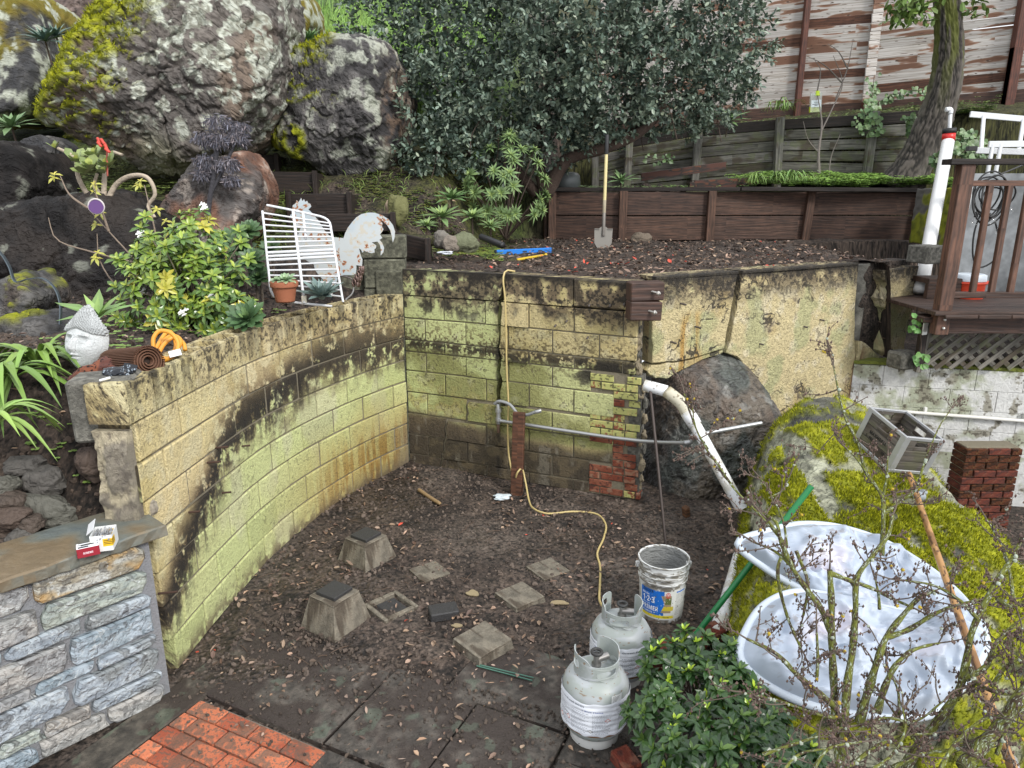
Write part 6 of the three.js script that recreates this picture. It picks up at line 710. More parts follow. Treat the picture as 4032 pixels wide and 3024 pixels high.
// white wire shelf leaning on it
{
  const o = thing('wire_shelf', 'white coated wire shelf leaning upright in the bed', 'wire shelf'), wm = M(L3(.64, .65, .67), .35); const P = { 0: [-1.801,2.306,-5.25], 1: [-1.774,2.147,-5.18], 2: [-1.753,2.002,-5.12], 3: [-1.729,1.868,-5.06], 4: [-1.712,1.763,-5.02], 5: [-1.68,1.716,-5], 6: [-1.618,1.693,-5], 7: [-1.473,1.676,-4.98], 8: [-1.272,1.658,-4.97], 9: [-1.193,1.687,-4.97], 10: [-1.223,1.826,-5.03], 11: [-1.256,1.972,-5.1], 12: [-1.278,2.077,-5.15], 13: [-1.3,2.164,-5.2], 14: [-1.321,2.23,-5.24], 15: [-1.364,2.259,-5.26], 16: [-1.435,2.277,-5.27], 17: [-1.593,2.31,-5.28], 18: [-1.779,2.346,-5.29] };
  const L = new THREE.CatmullRomCurve3([0, 1, 2, 3, 4].map(i => A3(P[i]))), Rr = new THREE.CatmullRomCurve3([14, 13, 12, 11, 10, 9].map(i => A3(P[i]))); mesh('frame', tube([18, 17, 16, 15, 14, 13, 12, 11, 10, 9].map(i => P[i]), .0085, 8, 4), wm, o); mesh('frame', tube([0, 1, 2, 3, 4, 5, 6, 7, 8].map(i => P[i]), .0085, 8, 4), wm, o);
  const rows = [.02, .085, .15, .215, .28, .345, .41, .47, .515, .56, .625, .69, .755, .82, .885, .95]; rows.forEach(t => { const a = L.getPoint(t), b = Rr.getPoint(Math.min(1, t * .985 + .012)); mesh('wire', rod(a, b, t > .44 && t < .58 ? .010 : .0062, 7), wm, o); });
  mesh('cross_bar', rod([-1.584,2.308,-5.265], [-1.466,1.678,-4.965], .011, 7), wm, o); mesh('cross_bar', rod([-1.51,2.293,-5.255], [-1.485,2.11,-5.19], .010, 7), wm, o); mesh('clip', boxUV(at(cbox(.035, .05, .015, .003), ...[-1.466,1.707,-4.97])), M(L3(.66, .62, .5), .5), o);
}
// metal flower on a bent stem
{ const o = thing('metal_flower', 'brown metal cone flower on a bent wire beside the rooster', 'ornament'), fm = metal(.22, .15, .13, .35, .7), R = rng(71); const a = A3([-1.147,1.777,-5.2]), b = A3([-1.088,1.908,-5.2]); for (let i = 0; i < 34; i++) { const t = i / 34, p = a.clone().lerp(b, t), an = i * 2.4; const q = p.clone().add(V(Math.cos(an) * .025 * (1 - t * .6), 0, Math.sin(an) * .025)); const s = mesh('scale', new THREE.SphereGeometry(.014, 8, 5).scale(.8, 1.7, .5), fm, o); s.position.copy(q); s.rotation.set(R(), an, -.6 + R() * .4); } mesh('stem', tube([[-1.16,1.796,-5.2], [-1.177,1.824,-5.2], [-1.241,1.843,-5.2], [-1.284,1.831,-5.22]], .005, 6, 5), metal(.12, .1, .1), o); mesh('stem', tube([[-1.159,1.777,-5.2], [-1.162,1.728,-5.15], [-1.193,1.691,-5.05]], .006, 6, 5), metal(.3, .29, .28), o); }
// blue spirit level and yellow hammer handle on the terrace
{ const a = [-0.171,1.81,-7.362], b = [0.429,1.81,-7.719], o = thing('spirit_level', 'blue spirit level lying on the terrace soil', 'spirit level', [(a[0] + b[0]) / 2, 1.835, (a[2] + b[2]) / 2 - .1], Math.atan2(-(b[2] - a[2]), b[0] - a[0])); const L = Math.hypot(b[0] - a[0], b[2] - a[2]); const bm = M(L3(.02, .19, .62), .4); const br = mesh('bar', cbox(L, .055, .028, .004), bm, o); for (const x of [-.28, .0, .28]) mesh('vial_window', at(cbox(.06, .022, .031, .008), x * L, .0, 0), M(L3(.03, .04, .05), .3), br); for (const s of [-1, 1]) mesh('end_cap', at(cbox(.02, .06, .032, .004), s * L / 2, 0, 0), M(L3(.02, .03, .05), .5), br);
  const h = thing('yellow_mallet', 'yellow handled tool lying beside the blue level', 'tool'); const p = A3([0.053,1.815,-6.877]), q = A3([0.345,1.815,-7.416]); mesh('shaft', rod(p, q, .013, 10), M(L3(.62, .42, .03), .5), h); mesh('knob', new THREE.SphereGeometry(.022, 12, 8).translate(q.x, q.y, q.z), M(L3(.62, .42, .03), .5), h); }
// shovel standing in the soil
{ const b = [1.052,1.81,-8.322], o = thing('shovel', 'round point shovel with yellow shaft standing on the terrace', 'shovel', [b[0], 1.80, b[2]]); o.rotation.set(-.05, 0, -.012); const blade = [[-.105, .235], [-.10, .08], [-.07, .03], [0, -.01], [.07, .03], [.10, .08], [.105, .235], [.06, .232], [.03, .26], [0, .275], [-.03, .26], [-.06, .232]]; const g = prism(blade, .004), pp = g.attributes.position; const g2 = new THREE.ExtrudeGeometry(new THREE.Shape(blade.map(p => new THREE.Vector2(...p))), { depth: .004, bevelEnabled: false }); mesh('blade', boxUV(g), M(L3(.25, .235, .21), .55, { metalness: .3 }), o); mesh('socket', rod([0, .16, .008], [0, .42, .0], .02, 10), M(L3(.22, .2, .18), .5, { metalness: .5 }), o); const sf = mesh('shaft', rod([0, .40, 0], [0, 1.06, .0], .0185, 12), M(L3(.66, .56, .28), .45), o); mesh('dirty_sleeve', rod([0, .40, 0], [0, .56, 0], .0192, 12), M(L3(.36, .31, .22), .7), sf); mesh('grip', rod([0, 1.06, 0], [0, 1.27, 0], .023, 12), M(L3(.02, .02, .022), .6), sf); for (const s of [-1, 1]) mesh('step', at(cbox(.06, .01, .02, .003), s * .075, .236, .006), M(L3(.25, .235, .21), .55, { metalness: .3 }), o); }
// grey dome in the planter, rusty sheets
solo('grey_dome', lathe([[0, .28], [.09, .278], [.14, .262], [.168, .225], [.175, .16], [.175, .0], [0, 0]], 40).translate(...(p => [p[0], 2.44, p[2]])([0.765,2.514,-10.1])), M(L3(.17, .185, .18), .35), 'smooth grey plastic dome on the planter soil', 'plastic dome');
{ const rm = tex(256, 256, (u, v, o) => { const a = f2(u * 5, v * 20, 4); o[0] = .30; o[1] = .18; o[2] = .14; put(o, [.15, .13, .12], sst(.4, .6, a)); put(o, [.45, .25, .15], .7 * sst(.6, .7, a)); }); const mm = M(0xffffff, .6, { map: rm, metalness: .3 }); const sheet = (label, a, b, h) => { const o = thing('metal_sheet', label, 'metal sheet'); board('sheet', a, b, h, .02, mm, o, .002); board('flange', [a[0], a[1] + h / 2, a[2] - .08], [b[0], b[1] + h / 2, b[2] - .08], .012, .16, mm, o, .002); };
  sheet('rusty folded metal sheet propped against the old boards', [1.807,2.654,-10.3], [3.066,2.82,-10.6], .10); sheet('dark rusty metal channel lying behind the grass tuft', [2.483,2.556,-10], [4.278,2.643,-10.4], .09); sheet('charred plank end beside the grass tuft', [2.397,2.543,-9.9], [3.022,2.531,-9.9], .07); }
{ const o = thing('dirt_heap', 'crumbly dark soil heap in the planter', 'soil heap'); for (let i = 0; i < 12; i++) { const p = [1.969,2.555,-9.95]; mesh('clod', rockLump(.07 + .04 * vn(i * 3.3, 1, 1), 90 + i).translate(p[0] + (i - 6) * .07, 2.46 + .03 * Math.sin(i * 2), p[2] - .1 * (i % 3)), dirtMat, o); } }
// bait bag hanging on a bare shrub
{ const o = thing('fly_trap_bag', 'clear bait bag with yellow green liquid hanging before the fence', 'bag'); const p = [4.421,3.711,-11]; o.position.set(...p); o.scale.setScalar(.64); mesh('bag', at(cbox(.27, .42, .05, .02), 0, 0, 0, 0, 0, .06), new THREE.MeshPhysicalMaterial({ color: L3(.85, .88, .85), roughness: .15, transmission: .75, thickness: 0 }), o); mesh('liquid', at(cbox(.255, .13, .045, .018), -.005, -.14, 0, 0, 0, .06), M(L3(.42, .48, .02), .3), o); mesh('cap', at(new THREE.CylinderGeometry(.04, .055, .10, 14), .02, .20, .0), M(L3(.55, .72, .03), .4), o); const lt = canvasTex(128, 96, (g, w, h) => { g.fillStyle = '#cfd8dc'; g.fillRect(0, 0, w, h); g.fillStyle = '#2c3440'; g.font = 'bold 22px sans-serif'; g.fillText('FLIES', 36, 40); g.fillRect(14, 52, 100, 8); g.fillRect(44, 68, 40, 8); }); mesh('label', at(new THREE.PlaneGeometry(.22, .15), 0, -.02, .03, 0, 0, .06), M(0xffffff, .5, { map: lt }), o);
  const b = thing('bare_sapling', 'leafless grey sapling in front of the retaining boards', 'sapling'), bm = barkMat(.16, .14, .125); const tw = [[[4.437,2.551,-10.6], [4.415,3.002,-10.7], [4.461,3.388,-10.8], [4.426,3.849,-11]], [[4.474,3.325,-10.8], [4.64,3.649,-10.9], [4.78,3.974,-11], [4.603,4.344,-11]], [[4.684,3.749,-10.95], [4.824,4.16,-11], [4.858,4.526,-11]], [[4.571,2.551,-10.6], [4.603,2.938,-10.7], [4.699,3.254,-10.7]], [[4.78,3.974,-11], [4.484,4.222,-11], [4.205,4.344,-11]], [[4.838,4.16,-11], [4.662,4.405,-11], [4.506,4.496,-11]], [[4.415,3.002,-10.7], [4.241,3.192,-10.7], [4.15,3.429,-10.7]], [[4.426,3.849,-11], [4.438,4.16,-11], [4.344,4.283,-11]]]; tw.forEach((p, i) => mesh('twig', tube(p, t => mix(i ? .012 : .03, .004, t), 5, 5), bm, b)); }
// plumbing and hoses against the cracked wall
const pvc = tex(256, 256, (u, v, o) => { const a = f2(u * 5, v * 5, 4, 5), b = f2(u * 30, v * 30, 3, 30); o[0] = .86; o[1] = .87; o[2] = .88; put(o, [.72, .70, .64], .6 * sst(.5, .65, a)); put(o, [.45, .41, .36], .6 * sst(.68, .76, b)); }, true, [2, 2]);
{
  const wm = M(0xffffff, .4, { map: pvc }), o = thing('drain_pipe', 'white plastic drain pipe bending down past the dark boulder', 'pipe'); const A = [0.999,1.031,-5.15], B = [1.153,1.003,-5.08], C = [1.25,0.93,-5], E = [1.334,0.802,-4.92], Fp = [1.631,0.261,-4.62];
  mesh('upper_pipe', tube([A, B], .044, 20, 2), wm, o); mesh('elbow', tube([B, C, [1.293,0.86,-4.96]], .047, 20, 5), M(L3(.72, .66, .50), .45, { map: pvc }), o); mesh('collar', tube([[1.286,0.877,-4.965], [1.34,0.793,-4.915]], .052, 20, 2), wm, o); mesh('lower_pipe', tube([E, Fp], .044, 20, 3), wm, o);
  const p2 = thing('drain_pipe_end', 'soil stained white drain pipe lying along the mossy rock foot', 'pipe'); mesh('pipe', tube([[1.558,0.06,-4.354], [1.391,0.05,-3.984], [1.218,0.05,-3.606], [1.132,0.05,-3.441]], .045, 18, 3), wm, p2);
  const gm = metal(.42, .43, .44, .45, .75); const g = thing('grey_water_pipe', 'galvanised water pipe running along the cracked wall to the rock', 'pipe'); const F = bwF; const s0 = [0.944,0.553], s1 = [2.174,0.556]; mesh('pipe', tube([F(s0[0], s0[1], .05), F(s1[0], s1[1], .07), [1.291,0.641,-4.95]], .0155, 10, 4), gm, g); mesh('elbow', tube([[1.277,0.641,-4.95], [1.322,0.662,-4.93], [1.33,0.702,-4.93], [1.382,0.709,-4.95]], .02, 10, 5), gm, g); mesh('pipe', rod([1.346,0.706,-4.94], [1.855,0.779,-5], .0155, 10), gm, g); const v = [0.931,0.614]; mesh('valve_body', tube([F(v[0], v[1] + .09, .05), F(v[0], v[1] - .09, .05)], .02, 10, 3), gm, g); mesh('valve_nut', at(new THREE.CylinderGeometry(.03, .03, .03, 6), ...F(v[0], v[1] + .03, .05)), gm, g); mesh('valve_nut', at(new THREE.CylinderGeometry(.028, .028, .025, 6), ...F(v[0], v[1] - .05, .05)), gm, g); mesh('stub', rod(F(v[0], v[1] - .09, .05), F(v[0], v[1] - .17, .05), .014, 8), metal(.16, .1, .07, .8, .3), g);
  const fx = thing('flexible_hose', 'short grey corrugated hose hanging from the wall valve', 'hose'); const q = [[0.901,0.702], [0.945,0.731], [1.053,0.719], [1.138,0.648], [1.222,0.658], [1.297,0.695]].map((s, i) => F(s[0], s[1], .06 + .01 * i)); mesh('hose', tube(q, t => .013 + .0015 * Math.sin(t * 260), 10, 24), M(L3(.27, .28, .29), .45), fx); mesh('fitting', rod(q[5], [q[5][0] + .05, q[5][1] + .012, q[5][2]], .017, 8), gm, fx);
  const bd = thing('loose_board', 'short brown board leaning against the cracked wall', 'board'); const b0 = [0.065,0,-5.365], b1 = [1.095,0.518]; const top = F(b1[0], b1[1], .05); board('board', [b0[0], .0, b0[2] - .02], top, .02, .02, brownTimber, bd); bd.clear(); { const m = mesh('board', boxUV(cbox(.10, .72, .042, .004), 1), wood(.72, .46, .32, .7), bd); m.position.set((b0[0] + top[0]) / 2, .33, (b0[2] + top[2]) / 2); m.rotation.set(-.12, -.35, -.03); }
  const rd = thing('steel_bar', 'thin rusty steel bar leaning on the wall end', 'steel bar'); mesh('bar', rod([1.035,1.039,-5.12], [1.098,0,-4.579], .011, 7), M(L3(.075, .06, .055), .6, { metalness: .5 }), rd); mesh('hook', rod([1.035,1.039,-5.12], [1.025,0.981,-5.2], .012, 7), M(L3(.075, .06, .055), .6, { metalness: .5 }), rd);
  // yellow hose over the wall and across the floor to the gas cylinder
  const hs = thing('yellow_hose', 'thin yellow gas hose hanging down the wall to the cylinder', 'hose'); const wq = [[1.002,1.615], [1.01,1.307], [1.014,0.991], [1.027,0.708], [1.018,0.458], [1.031,0.226]].map(s => F(s[0], s[1], .05)); const up = [F([1.044,1.805][0], 1.815, -.06), F([0.994,1.788][0], 1.825, .01), F([0.986,1.758][0], 1.77, .045)]; const fl = [[0.023,0.1,-5.546], [0.046,0.2,-5.464], [0.081,0.22,-5.496], [0.111,0.12,-5.458], [0.139,0.02,-5.293], [0.169,0.015,-5.164], [0.268,0.015,-5.071], [0.487,0.015,-5.105], [0.657,0.015,-5.063], [0.707,0.015,-4.886], [0.665,0.015,-4.663], [0.591,0.015,-4.43], [0.591,0.012,-4.271], [0.561,0.02,-4.024], [0.532,0.04,-3.816], [0.527,0.18,-3.484], [0.524,0.33,-3.172]]; mesh('hose', tube([...up, ...wq, ...fl], .0075, 8, 6), M(L3(.52, .41, .18), .5), hs); const e = fl[fl.length - 1]; mesh('connector', at(new THREE.CylinderGeometry(.018, .02, .06, 12), e[0] + .01, e[1] + .0, e[2] + .02, .9, 0, 0), M(L3(.04, .22, .09), .4), hs);
}
// gas cylinders
const grimeT = tex(512, 512, (u, v, o) => { const a = f2(u * 6, v * 6, 4, 6), b = f2(u * 40, v * 40, 3, 40); o[0] = .66; o[1] = .68; o[2] = .69; put(o, [.57, .60, .57], .6 * sst(.5, .65, a)); put(o, [.48, .36, .25], .6 * sst(.74, .78, b)); });
function cylinder(label, p, turn, face) {
  const o = thing('gas_cylinder', label, 'gas cylinder', p, turn), m = M(0xffffff, .42, { map: grimeT }); const R0 = .152;
  mesh('tank', lathe([[0, .03], [.06, .03], [.10, .038], [.13, .06], [.148, .09], [R0, .12], [R0, .255], [.148, .285], [.132, .315], [.105, .338], [.07, .352], [.03, .358], [0, .358]], 48), m, o);
  mesh('foot_ring', lathe([[.10, .045], [.108, .045], [.112, .0], [.102, 0], [.10, .045]], 40), M(L3(.62, .62, .60), .5), o);
  const tk = o.children[0]; mesh('rust_line', lathe([[R0 - .008, .094], [R0 - .001, .098], [R0 - .0005, .106], [R0 - .002, .112]], 48), M(L3(.26, .13, .05), .9, { bumpMap: grit, bumpScale: .004 }), tk);
  // paper sleeve with print, crinkled
  const lt = canvasTex(1536, 384, (g, w, h) => { g.fillStyle = '#dfe3ea'; g.fillRect(0, 0, w, h); const r = rng(5); for (let q = 0; q < 3; q++) { const x = q * 512; g.fillStyle = '#55606f'; g.font = 'bold 34px sans-serif'; g.fillText(face[0], x + 20, 56); g.fillStyle = '#3a4f9a'; g.font = 'bold 25px sans-serif'; g.fillText(face[1], x + 262, 98); g.font = '11px sans-serif'; g.fillStyle = '#59606b'; for (let l = 0; l < 17; l++) { const y = 120 + l * 14; for (let c = 0; c < 3; c++) { let xx = x + 20 + c * 160; while (xx < x + 20 + c * 160 + 130 - (l % 3) * 22) { const ww = 4 + r() * 14; g.fillRect(xx, y, ww, 4); xx += ww + 4; } } } for (const [a, b, c] of [[150, 250, '#c03a2c'], [450, 190, '#c03a2c'], [330, 320, '#333'], [60, 310, '#c03a2c']]) { g.save(); g.translate(x + a, b); g.rotate(.785); g.fillStyle = '#f4f4f4'; g.fillRect(-16, -16, 32, 32); g.strokeStyle = c; g.lineWidth = 4; g.strokeRect(-14, -14, 28, 28); g.restore(); } } g.strokeStyle = 'rgba(120,125,140,.5)'; for (let i = 0; i < 12; i++) { g.beginPath(); const y = 20 + i * 31; g.moveTo(0, y); for (let x = 0; x <= w; x += 24) g.lineTo(x, y + (r() - .5) * 7); g.stroke(); } });
  const sg = new THREE.CylinderGeometry(R0 + .003, R0 + .003, .165, 120, 30, true), sp = sg.attributes.position; for (let i = 0; i < sp.count; i++) { const x = sp.getX(i), y = sp.getY(i), z = sp.getZ(i), a = Math.atan2(z, x), k = 1 + (.0013 * Math.sin(y * 260 + 3 * vn(a * 3, y * 20, 2)) + .004 * (vn(Math.cos(a) * 6, y * 60, Math.sin(a) * 6) - .5)) / R0; const e = y > .075 ? -.004 * vn(Math.cos(a) * 9, 1, Math.sin(a) * 9) * 3 : 0; sp.setXYZ(i, x * k, y + (Math.abs(y) > .075 ? .014 * (vn(Math.cos(a) * 5, y > 0 ? 2 : 7, Math.sin(a) * 5) - .5) : 0), z * k); } sg.computeVertexNormals(); mesh('paper_sleeve', sg.translate(0, .188, 0), M(0xffffff, .6, { map: lt, side: THREE.DoubleSide }), tk);
  // collar with hand holes, open at the front
  const rc = .098, arc = 5.0, sh = new THREE.Shape(), Lr = rc * arc; sh.moveTo(0, 0); sh.lineTo(Lr, 0); sh.lineTo(Lr, .10); sh.quadraticCurveTo(Lr, .118, Lr - .02, .118); sh.lineTo(Lr * .78, .118); sh.quadraticCurveTo(Lr * .70, .118, Lr * .68, .088); sh.lineTo(Lr * .34, .084); sh.quadraticCurveTo(Lr * .30, .118, Lr * .23, .118); sh.lineTo(.02, .118); sh.quadraticCurveTo(0, .118, 0, .10); sh.closePath();
  const hole = (a, b, c, d) => { const h = new THREE.Path(); h.moveTo(a + .012, c); h.lineTo(b - .012, c); h.quadraticCurveTo(b, c, b, (c + d) / 2); h.quadraticCurveTo(b, d, b - .012, d); h.lineTo(a + .012, d); h.quadraticCurveTo(a, d, a, (c + d) / 2); h.quadraticCurveTo(a, c, a + .012, c); sh.holes.push(h); }; hole(Lr * .42, Lr * .62, .034, .066); hole(Lr * .80, Lr * .94, .05, .09); const cir = new THREE.Path(); cir.absarc(Lr * .14, .045, .02, 0, 6.283, true); sh.holes.push(cir);
  // fine strips so that the bend is round
  let cg = new THREE.ExtrudeGeometry(sh, { depth: .0035, bevelEnabled: false, curveSegments: 10 }); cg = subdiv(subdiv(subdiv(cg))); const cp = cg.attributes.position; for (let i = 0; i < cp.count; i++) { const a = cp.getX(i) / rc + 1.57 + (6.283 - arc) / 2 + 3.14, r = rc + cp.getZ(i) - .012 * (1 - cp.getY(i) / .118) * 0; cp.setXYZ(i, Math.cos(a) * r, .330 + cp.getY(i), Math.sin(a) * r); } cg.computeVertexNormals(); mesh('collar', boxUV(cg), M(0xffffff, .45, { map: grimeT, side: THREE.DoubleSide }), o);
  const br = metal(.30, .29, .28, .4, .8); const vv = mesh('valve', [lathe([[0, 0], [.022, 0], [.022, .02], [.014, .025], [.014, .07], [0, .07]], 14).translate(0, .352, 0), at(new THREE.CylinderGeometry(.017, .017, .06, 12), .03, .39, 0, 0, 0, 1.57)], br, o); mesh('hand_wheel', at(new THREE.TorusGeometry(.022, .008, 8, 20), 0, .428, 0, 1.57, 0, 0), M(L3(.03, .03, .03), .5), vv);
  return o;
}
function subdiv(g) { if (g.index) g = g.toNonIndexed(); const p = g.attributes.position.array, o = []; for (let i = 0; i < p.length; i += 9) { const a = [p[i], p[i + 1], p[i + 2]], b = [p[i + 3], p[i + 4], p[i + 5]], c = [p[i + 6], p[i + 7], p[i + 8]], m = (x, y) => [(x[0] + y[0]) / 2, (x[1] + y[1]) / 2, (x[2] + y[2]) / 2], ab = m(a, b), bc = m(b, c), ca = m(c, a); for (const t of [[a, ab, ca], [ab, b, bc], [ca, bc, c], [ab, bc, ca]]) for (const q of t) o.push(...q); } const r = new THREE.BufferGeometry(); r.setAttribute('position', new THREE.Float32BufferAttribute(o, 3)); r.computeVertexNormals(); return r; }
const cyl1 = cylinder('white gas cylinder with wrapped paper label and rusty base beside the shrub', [...[0.381,0.01,-2.755]], .5, ['Green Fuel with', '◊ Blue Flame']); cyl1.position.y = .008;
const cyl2 = cylinder('white gas cylinder joined to the yellow hose', [...[0.556,0,-3.154]], -.2, ['Green Fuel with', '◊ Blue Flame']);
{ const st = canvasTex(96, 128, (g, w, h) => { g.fillStyle = '#eef0f0'; g.fillRect(0, 0, w, h); g.fillStyle = '#333'; for (let i = 0; i < 8; i++) g.fillRect(8, 8 + i * 9, 30 + (i * 37) % 44, 3); for (let i = 0; i < 26; i++) g.fillRect(10 + i * 3, 86, 1 + (i * 7) % 2, 32); }); const pl = new THREE.CylinderGeometry(.1545, .1545, .075, 10, 1, true, -.2, .36); const m = mesh('sticker', pl, M(0xffffff, .5, { map: st, side: THREE.DoubleSide }), cyl1.children[0]); m.position.y = .27; m.rotation.y = .55 - .5; m.scale.set(.985, 1, .985); }
// paint bucket with mortar inside
{
  const o = thing('paint_bucket', 'white plastic paint bucket with blue primer label and cement inside', 'bucket', [0.889,0.005,-3.732], 0); const sp = tex(512, 512, (u, v, q) => { const a = f2(u * 8, v * 8, 4, 8), b = f2(u * 34, v * 34, 4, 34); q[0] = .84; q[1] = .85; q[2] = .85; put(q, [.52, .50, .46], .9 * sst(.55, .62, b)); put(q, [.42, .40, .37], .7 * sst(.6, .68, a)); }); const m = M(0xffffff, .5, { map: sp });
  mesh('shell', lathe([[0, .0], [.118, 0], [.124, .004], [.136, .225], [.137, .25], [.144, .252], [.144, .262], [.138, .264], [.139, .284], [.146, .286], [.146, .296], [.140, .298], [.141, .318], [.149, .320], [.149, .330], [.143, .332], [.145, .362], [.150, .364], [.150, .371], [.146, .372], [.139, .37], [.137, .25], [.128, .06], [0, .06]], 64), m, o);
  mesh('cement', lathe([[0, .23], [.06, .226], [.11, .235], [.1335, .25], [.1385, .365]], 40), M(L3(.20, .205, .20), .8, { bumpMap: rockBump, bumpScale: .012, side: THREE.DoubleSide }), o);
  for (const s of [-1, 1]) mesh('handle_lug', at(cbox(.03, .035, .02, .006), s * .149, .325, 0), m, o.children[0]);
  const lt = canvasTex(1024, 400, (g, w, h) => { g.fillStyle = '#d9dcd9'; g.fillRect(0, 0, w, h); g.fillStyle = '#1667c4'; g.fillRect(40, 0, 420, h - 40); g.fillStyle = '#9a8a70'; g.fillRect(400, 60, 180, 240); g.fillStyle = '#c9b840'; g.fillRect(430, 210, 190, 60); g.fillStyle = '#5e6a3a'; g.fillRect(480, 90, 100, 90); g.fillStyle = '#1d6fd0'; g.beginPath(); g.moveTo(40, 0); g.lineTo(380, 0); g.lineTo(470, 180); g.lineTo(380, 360); g.lineTo(40, 360); g.fill(); g.fillStyle = '#14161a'; g.font = 'bold 50px sans-serif'; g.fillText('ZINSSER', 90, 42); g.fillStyle = '#ffffff'; g.font = 'bold 34px sans-serif'; g.fillText('Bulls Eye', 70, 86); g.font = 'bold 104px sans-serif'; g.fillText('1·2·3', 80, 178); g.font = '26px sans-serif'; g.fillText('WATER-BASE', 80, 212); g.font = 'bold 84px sans-serif'; g.fillText('PRIMER', 60, 286); g.font = 'bold 30px sans-serif'; g.fillText('ALL SURFACES', 70, 326); g.fillStyle = '#e2d234'; g.fillRect(40, 340, 600, 40); g.fillStyle = '#1d1d1d'; g.font = 'bold 22px sans-serif'; g.fillText('5 GALLONS', 440, 368); g.strokeStyle = '#c8202a'; g.lineWidth = 9; for (const r of [34, 16]) { g.beginPath(); g.arc(520, 52, r, 0, 6.3); g.stroke(); } g.fillStyle = '#333'; for (let l = 0; l < 22; l++) for (let x = 660; x < 990 - (l * 53) % 120; x += 16) g.fillRect(x, 40 + l * 14, 10 + (x * l) % 5, 4); g.fillStyle = '#1d6fd0'; g.fillRect(660, 10, 200, 18); g.fillStyle = '#151515'; g.fillRect(890, 60, 110, 130); g.fillStyle = '#d9dcd9'; g.beginPath(); g.arc(945, 120, 36, 0, 6.3); g.fill(); const r = rng(9); for (let i = 0; i < 260; i++) { g.fillStyle = r() < .6 ? 'rgba(222,224,222,.9)' : 'rgba(110,105,98,.8)'; g.beginPath(); g.arc(r() * w, r() * h, 1 + r() * r() * 12, 0, 6.3); g.fill(); } });
  const lg = new THREE.CylinderGeometry(.1372, .1265, .19, 48, 1, true, -1.35, 2.75); mesh('label', lg.translate(0, .125, 0), M(0xffffff, .5, { map: lt, side: THREE.DoubleSide }), o.children[0]);
}
// folded white cover on the mossy rock
{
  const o = thing('vinyl_cover', 'crumpled white vinyl cover folded open on the mossy rock', 'cover'); const vt = tex(512, 512, (u, v, q) => { const a = f2(u * 4, v * 4, 4, 4), b = f2(u * 26, v * 26, 4, 26), r = Math.hypot(u - .5, v - .5); q[0] = .66; q[1] = .70; q[2] = .755; put(q, [.78, .76, .80], .75 * sst(.46, .6, a) * sst(.36, .22, r)); put(q, [.50, .46, .45], .45 * sst(.66, .74, b) * sst(.45, .6, a)); });
  const vm = new THREE.MeshPhysicalMaterial({ map: vt, roughness: .5, side: THREE.DoubleSide });
  const lobe = (rim, cen, seed, bul) => { const c = new THREE.CatmullRomCurve3(rim.map(A3), true), C = A3(cen), nr = 60, na = 160, P = [], I = [], U = []; const nrm = V(0, .75, .6).normalize(); for (let i = 0; i <= nr; i++) for (let j = 0; j <= na; j++) { const t = i / nr, p = C.clone().lerp(c.getPoint(j / na % 1), t), w = fbm(p.x * 3 + seed, p.y * 3, p.z * 3, 3), rg = 1 - Math.abs(fbm(p.x * 4.5 + seed * 3 + w, p.y * 2.2, p.z * 4.5, 2) - .5) * 5, r2 = 1 - Math.abs(fbm(p.x * 9 + seed, p.y * 9, p.z * 6, 2) - .5) * 6, r3 = 1 - Math.abs(fbm(p.x * 18 + seed, p.y * 14, p.z * 12 + 3 * w, 2) - .5) * 7, e = sst(1, .8, t); let cz = 0; for (let q = 0; q < 7; q++) { const an = q * 2.4 + seed, s1 = (p.x * Math.cos(an) + p.z * Math.sin(an)) * (3 + 1.3 * q) + 1.6 * w + q * .37, tr = Math.abs(s1 - Math.floor(s1) - .5) * 2; cz += (.045 / (2 + q)) * tr * sst(.35, .6, vn(p.x * 3 + q * 5, p.z * 3, q)); } p.addScaledVector(nrm, e * (cz + .05 * Math.max(0, rg) + .045 * Math.max(0, r2) + .02 * Math.max(0, r3) + .06 * (w - .5) + .05 - bul * (1 - t * t)) + .02 * sst(.8, .93, t) * sst(1, .95, t)); P.push(p.x, p.y, p.z); const a = j / na * 6.283; U.push(.5 + .5 * t * Math.cos(a), .5 + .5 * t * Math.sin(a)); }
    for (let i = 0; i < nr; i++) for (let j = 0; j < na; j++) { const a = i * (na + 1) + j, b = a + na + 1; I.push(a, b, a + 1, a + 1, b, b + 1); } mesh('sheet', geoOf(P, I, U), vm, o); mesh('rolled_rim', tube(rim, .021, 12, 8, true), M(L3(.50, .56, .63), .42), o); };
  lobe([[1.194,0.636,-3.39], [1.383,0.66,-3.486], [1.604,0.654,-3.581], [1.847,0.61,-3.629], [2.048,0.566,-3.553], [2.164,0.529,-3.39], [2.223,0.498,-3.247], [2.229,0.473,-3.037], [2.174,0.447,-2.846], [1.985,0.398,-2.817], [1.794,0.414,-2.913], [1.599,0.459,-3.037], [1.46,0.492,-3.19], [1.32,0.541,-3.314]], [1.813,0.491,-3.171], 4, .05);
  lobe([[1.42,0.518,-3.113], [1.213,0.519,-2.999], [1.087,0.475,-2.865], [1.028,0.419,-2.769], [1.039,0.395,-2.693], [1.13,0.354,-2.617], [1.287,0.32,-2.55], [1.491,0.305,-2.512], [1.65,0.302,-2.502], [1.779,0.314,-2.521], [1.926,0.375,-2.598], [2.055,0.435,-2.693], [2.136,0.486,-2.789], [2.079,0.51,-2.884], [1.805,0.515,-2.961], [1.6,0.519,-3.056]], [1.565,0.446,-2.75], 11, .045);
}
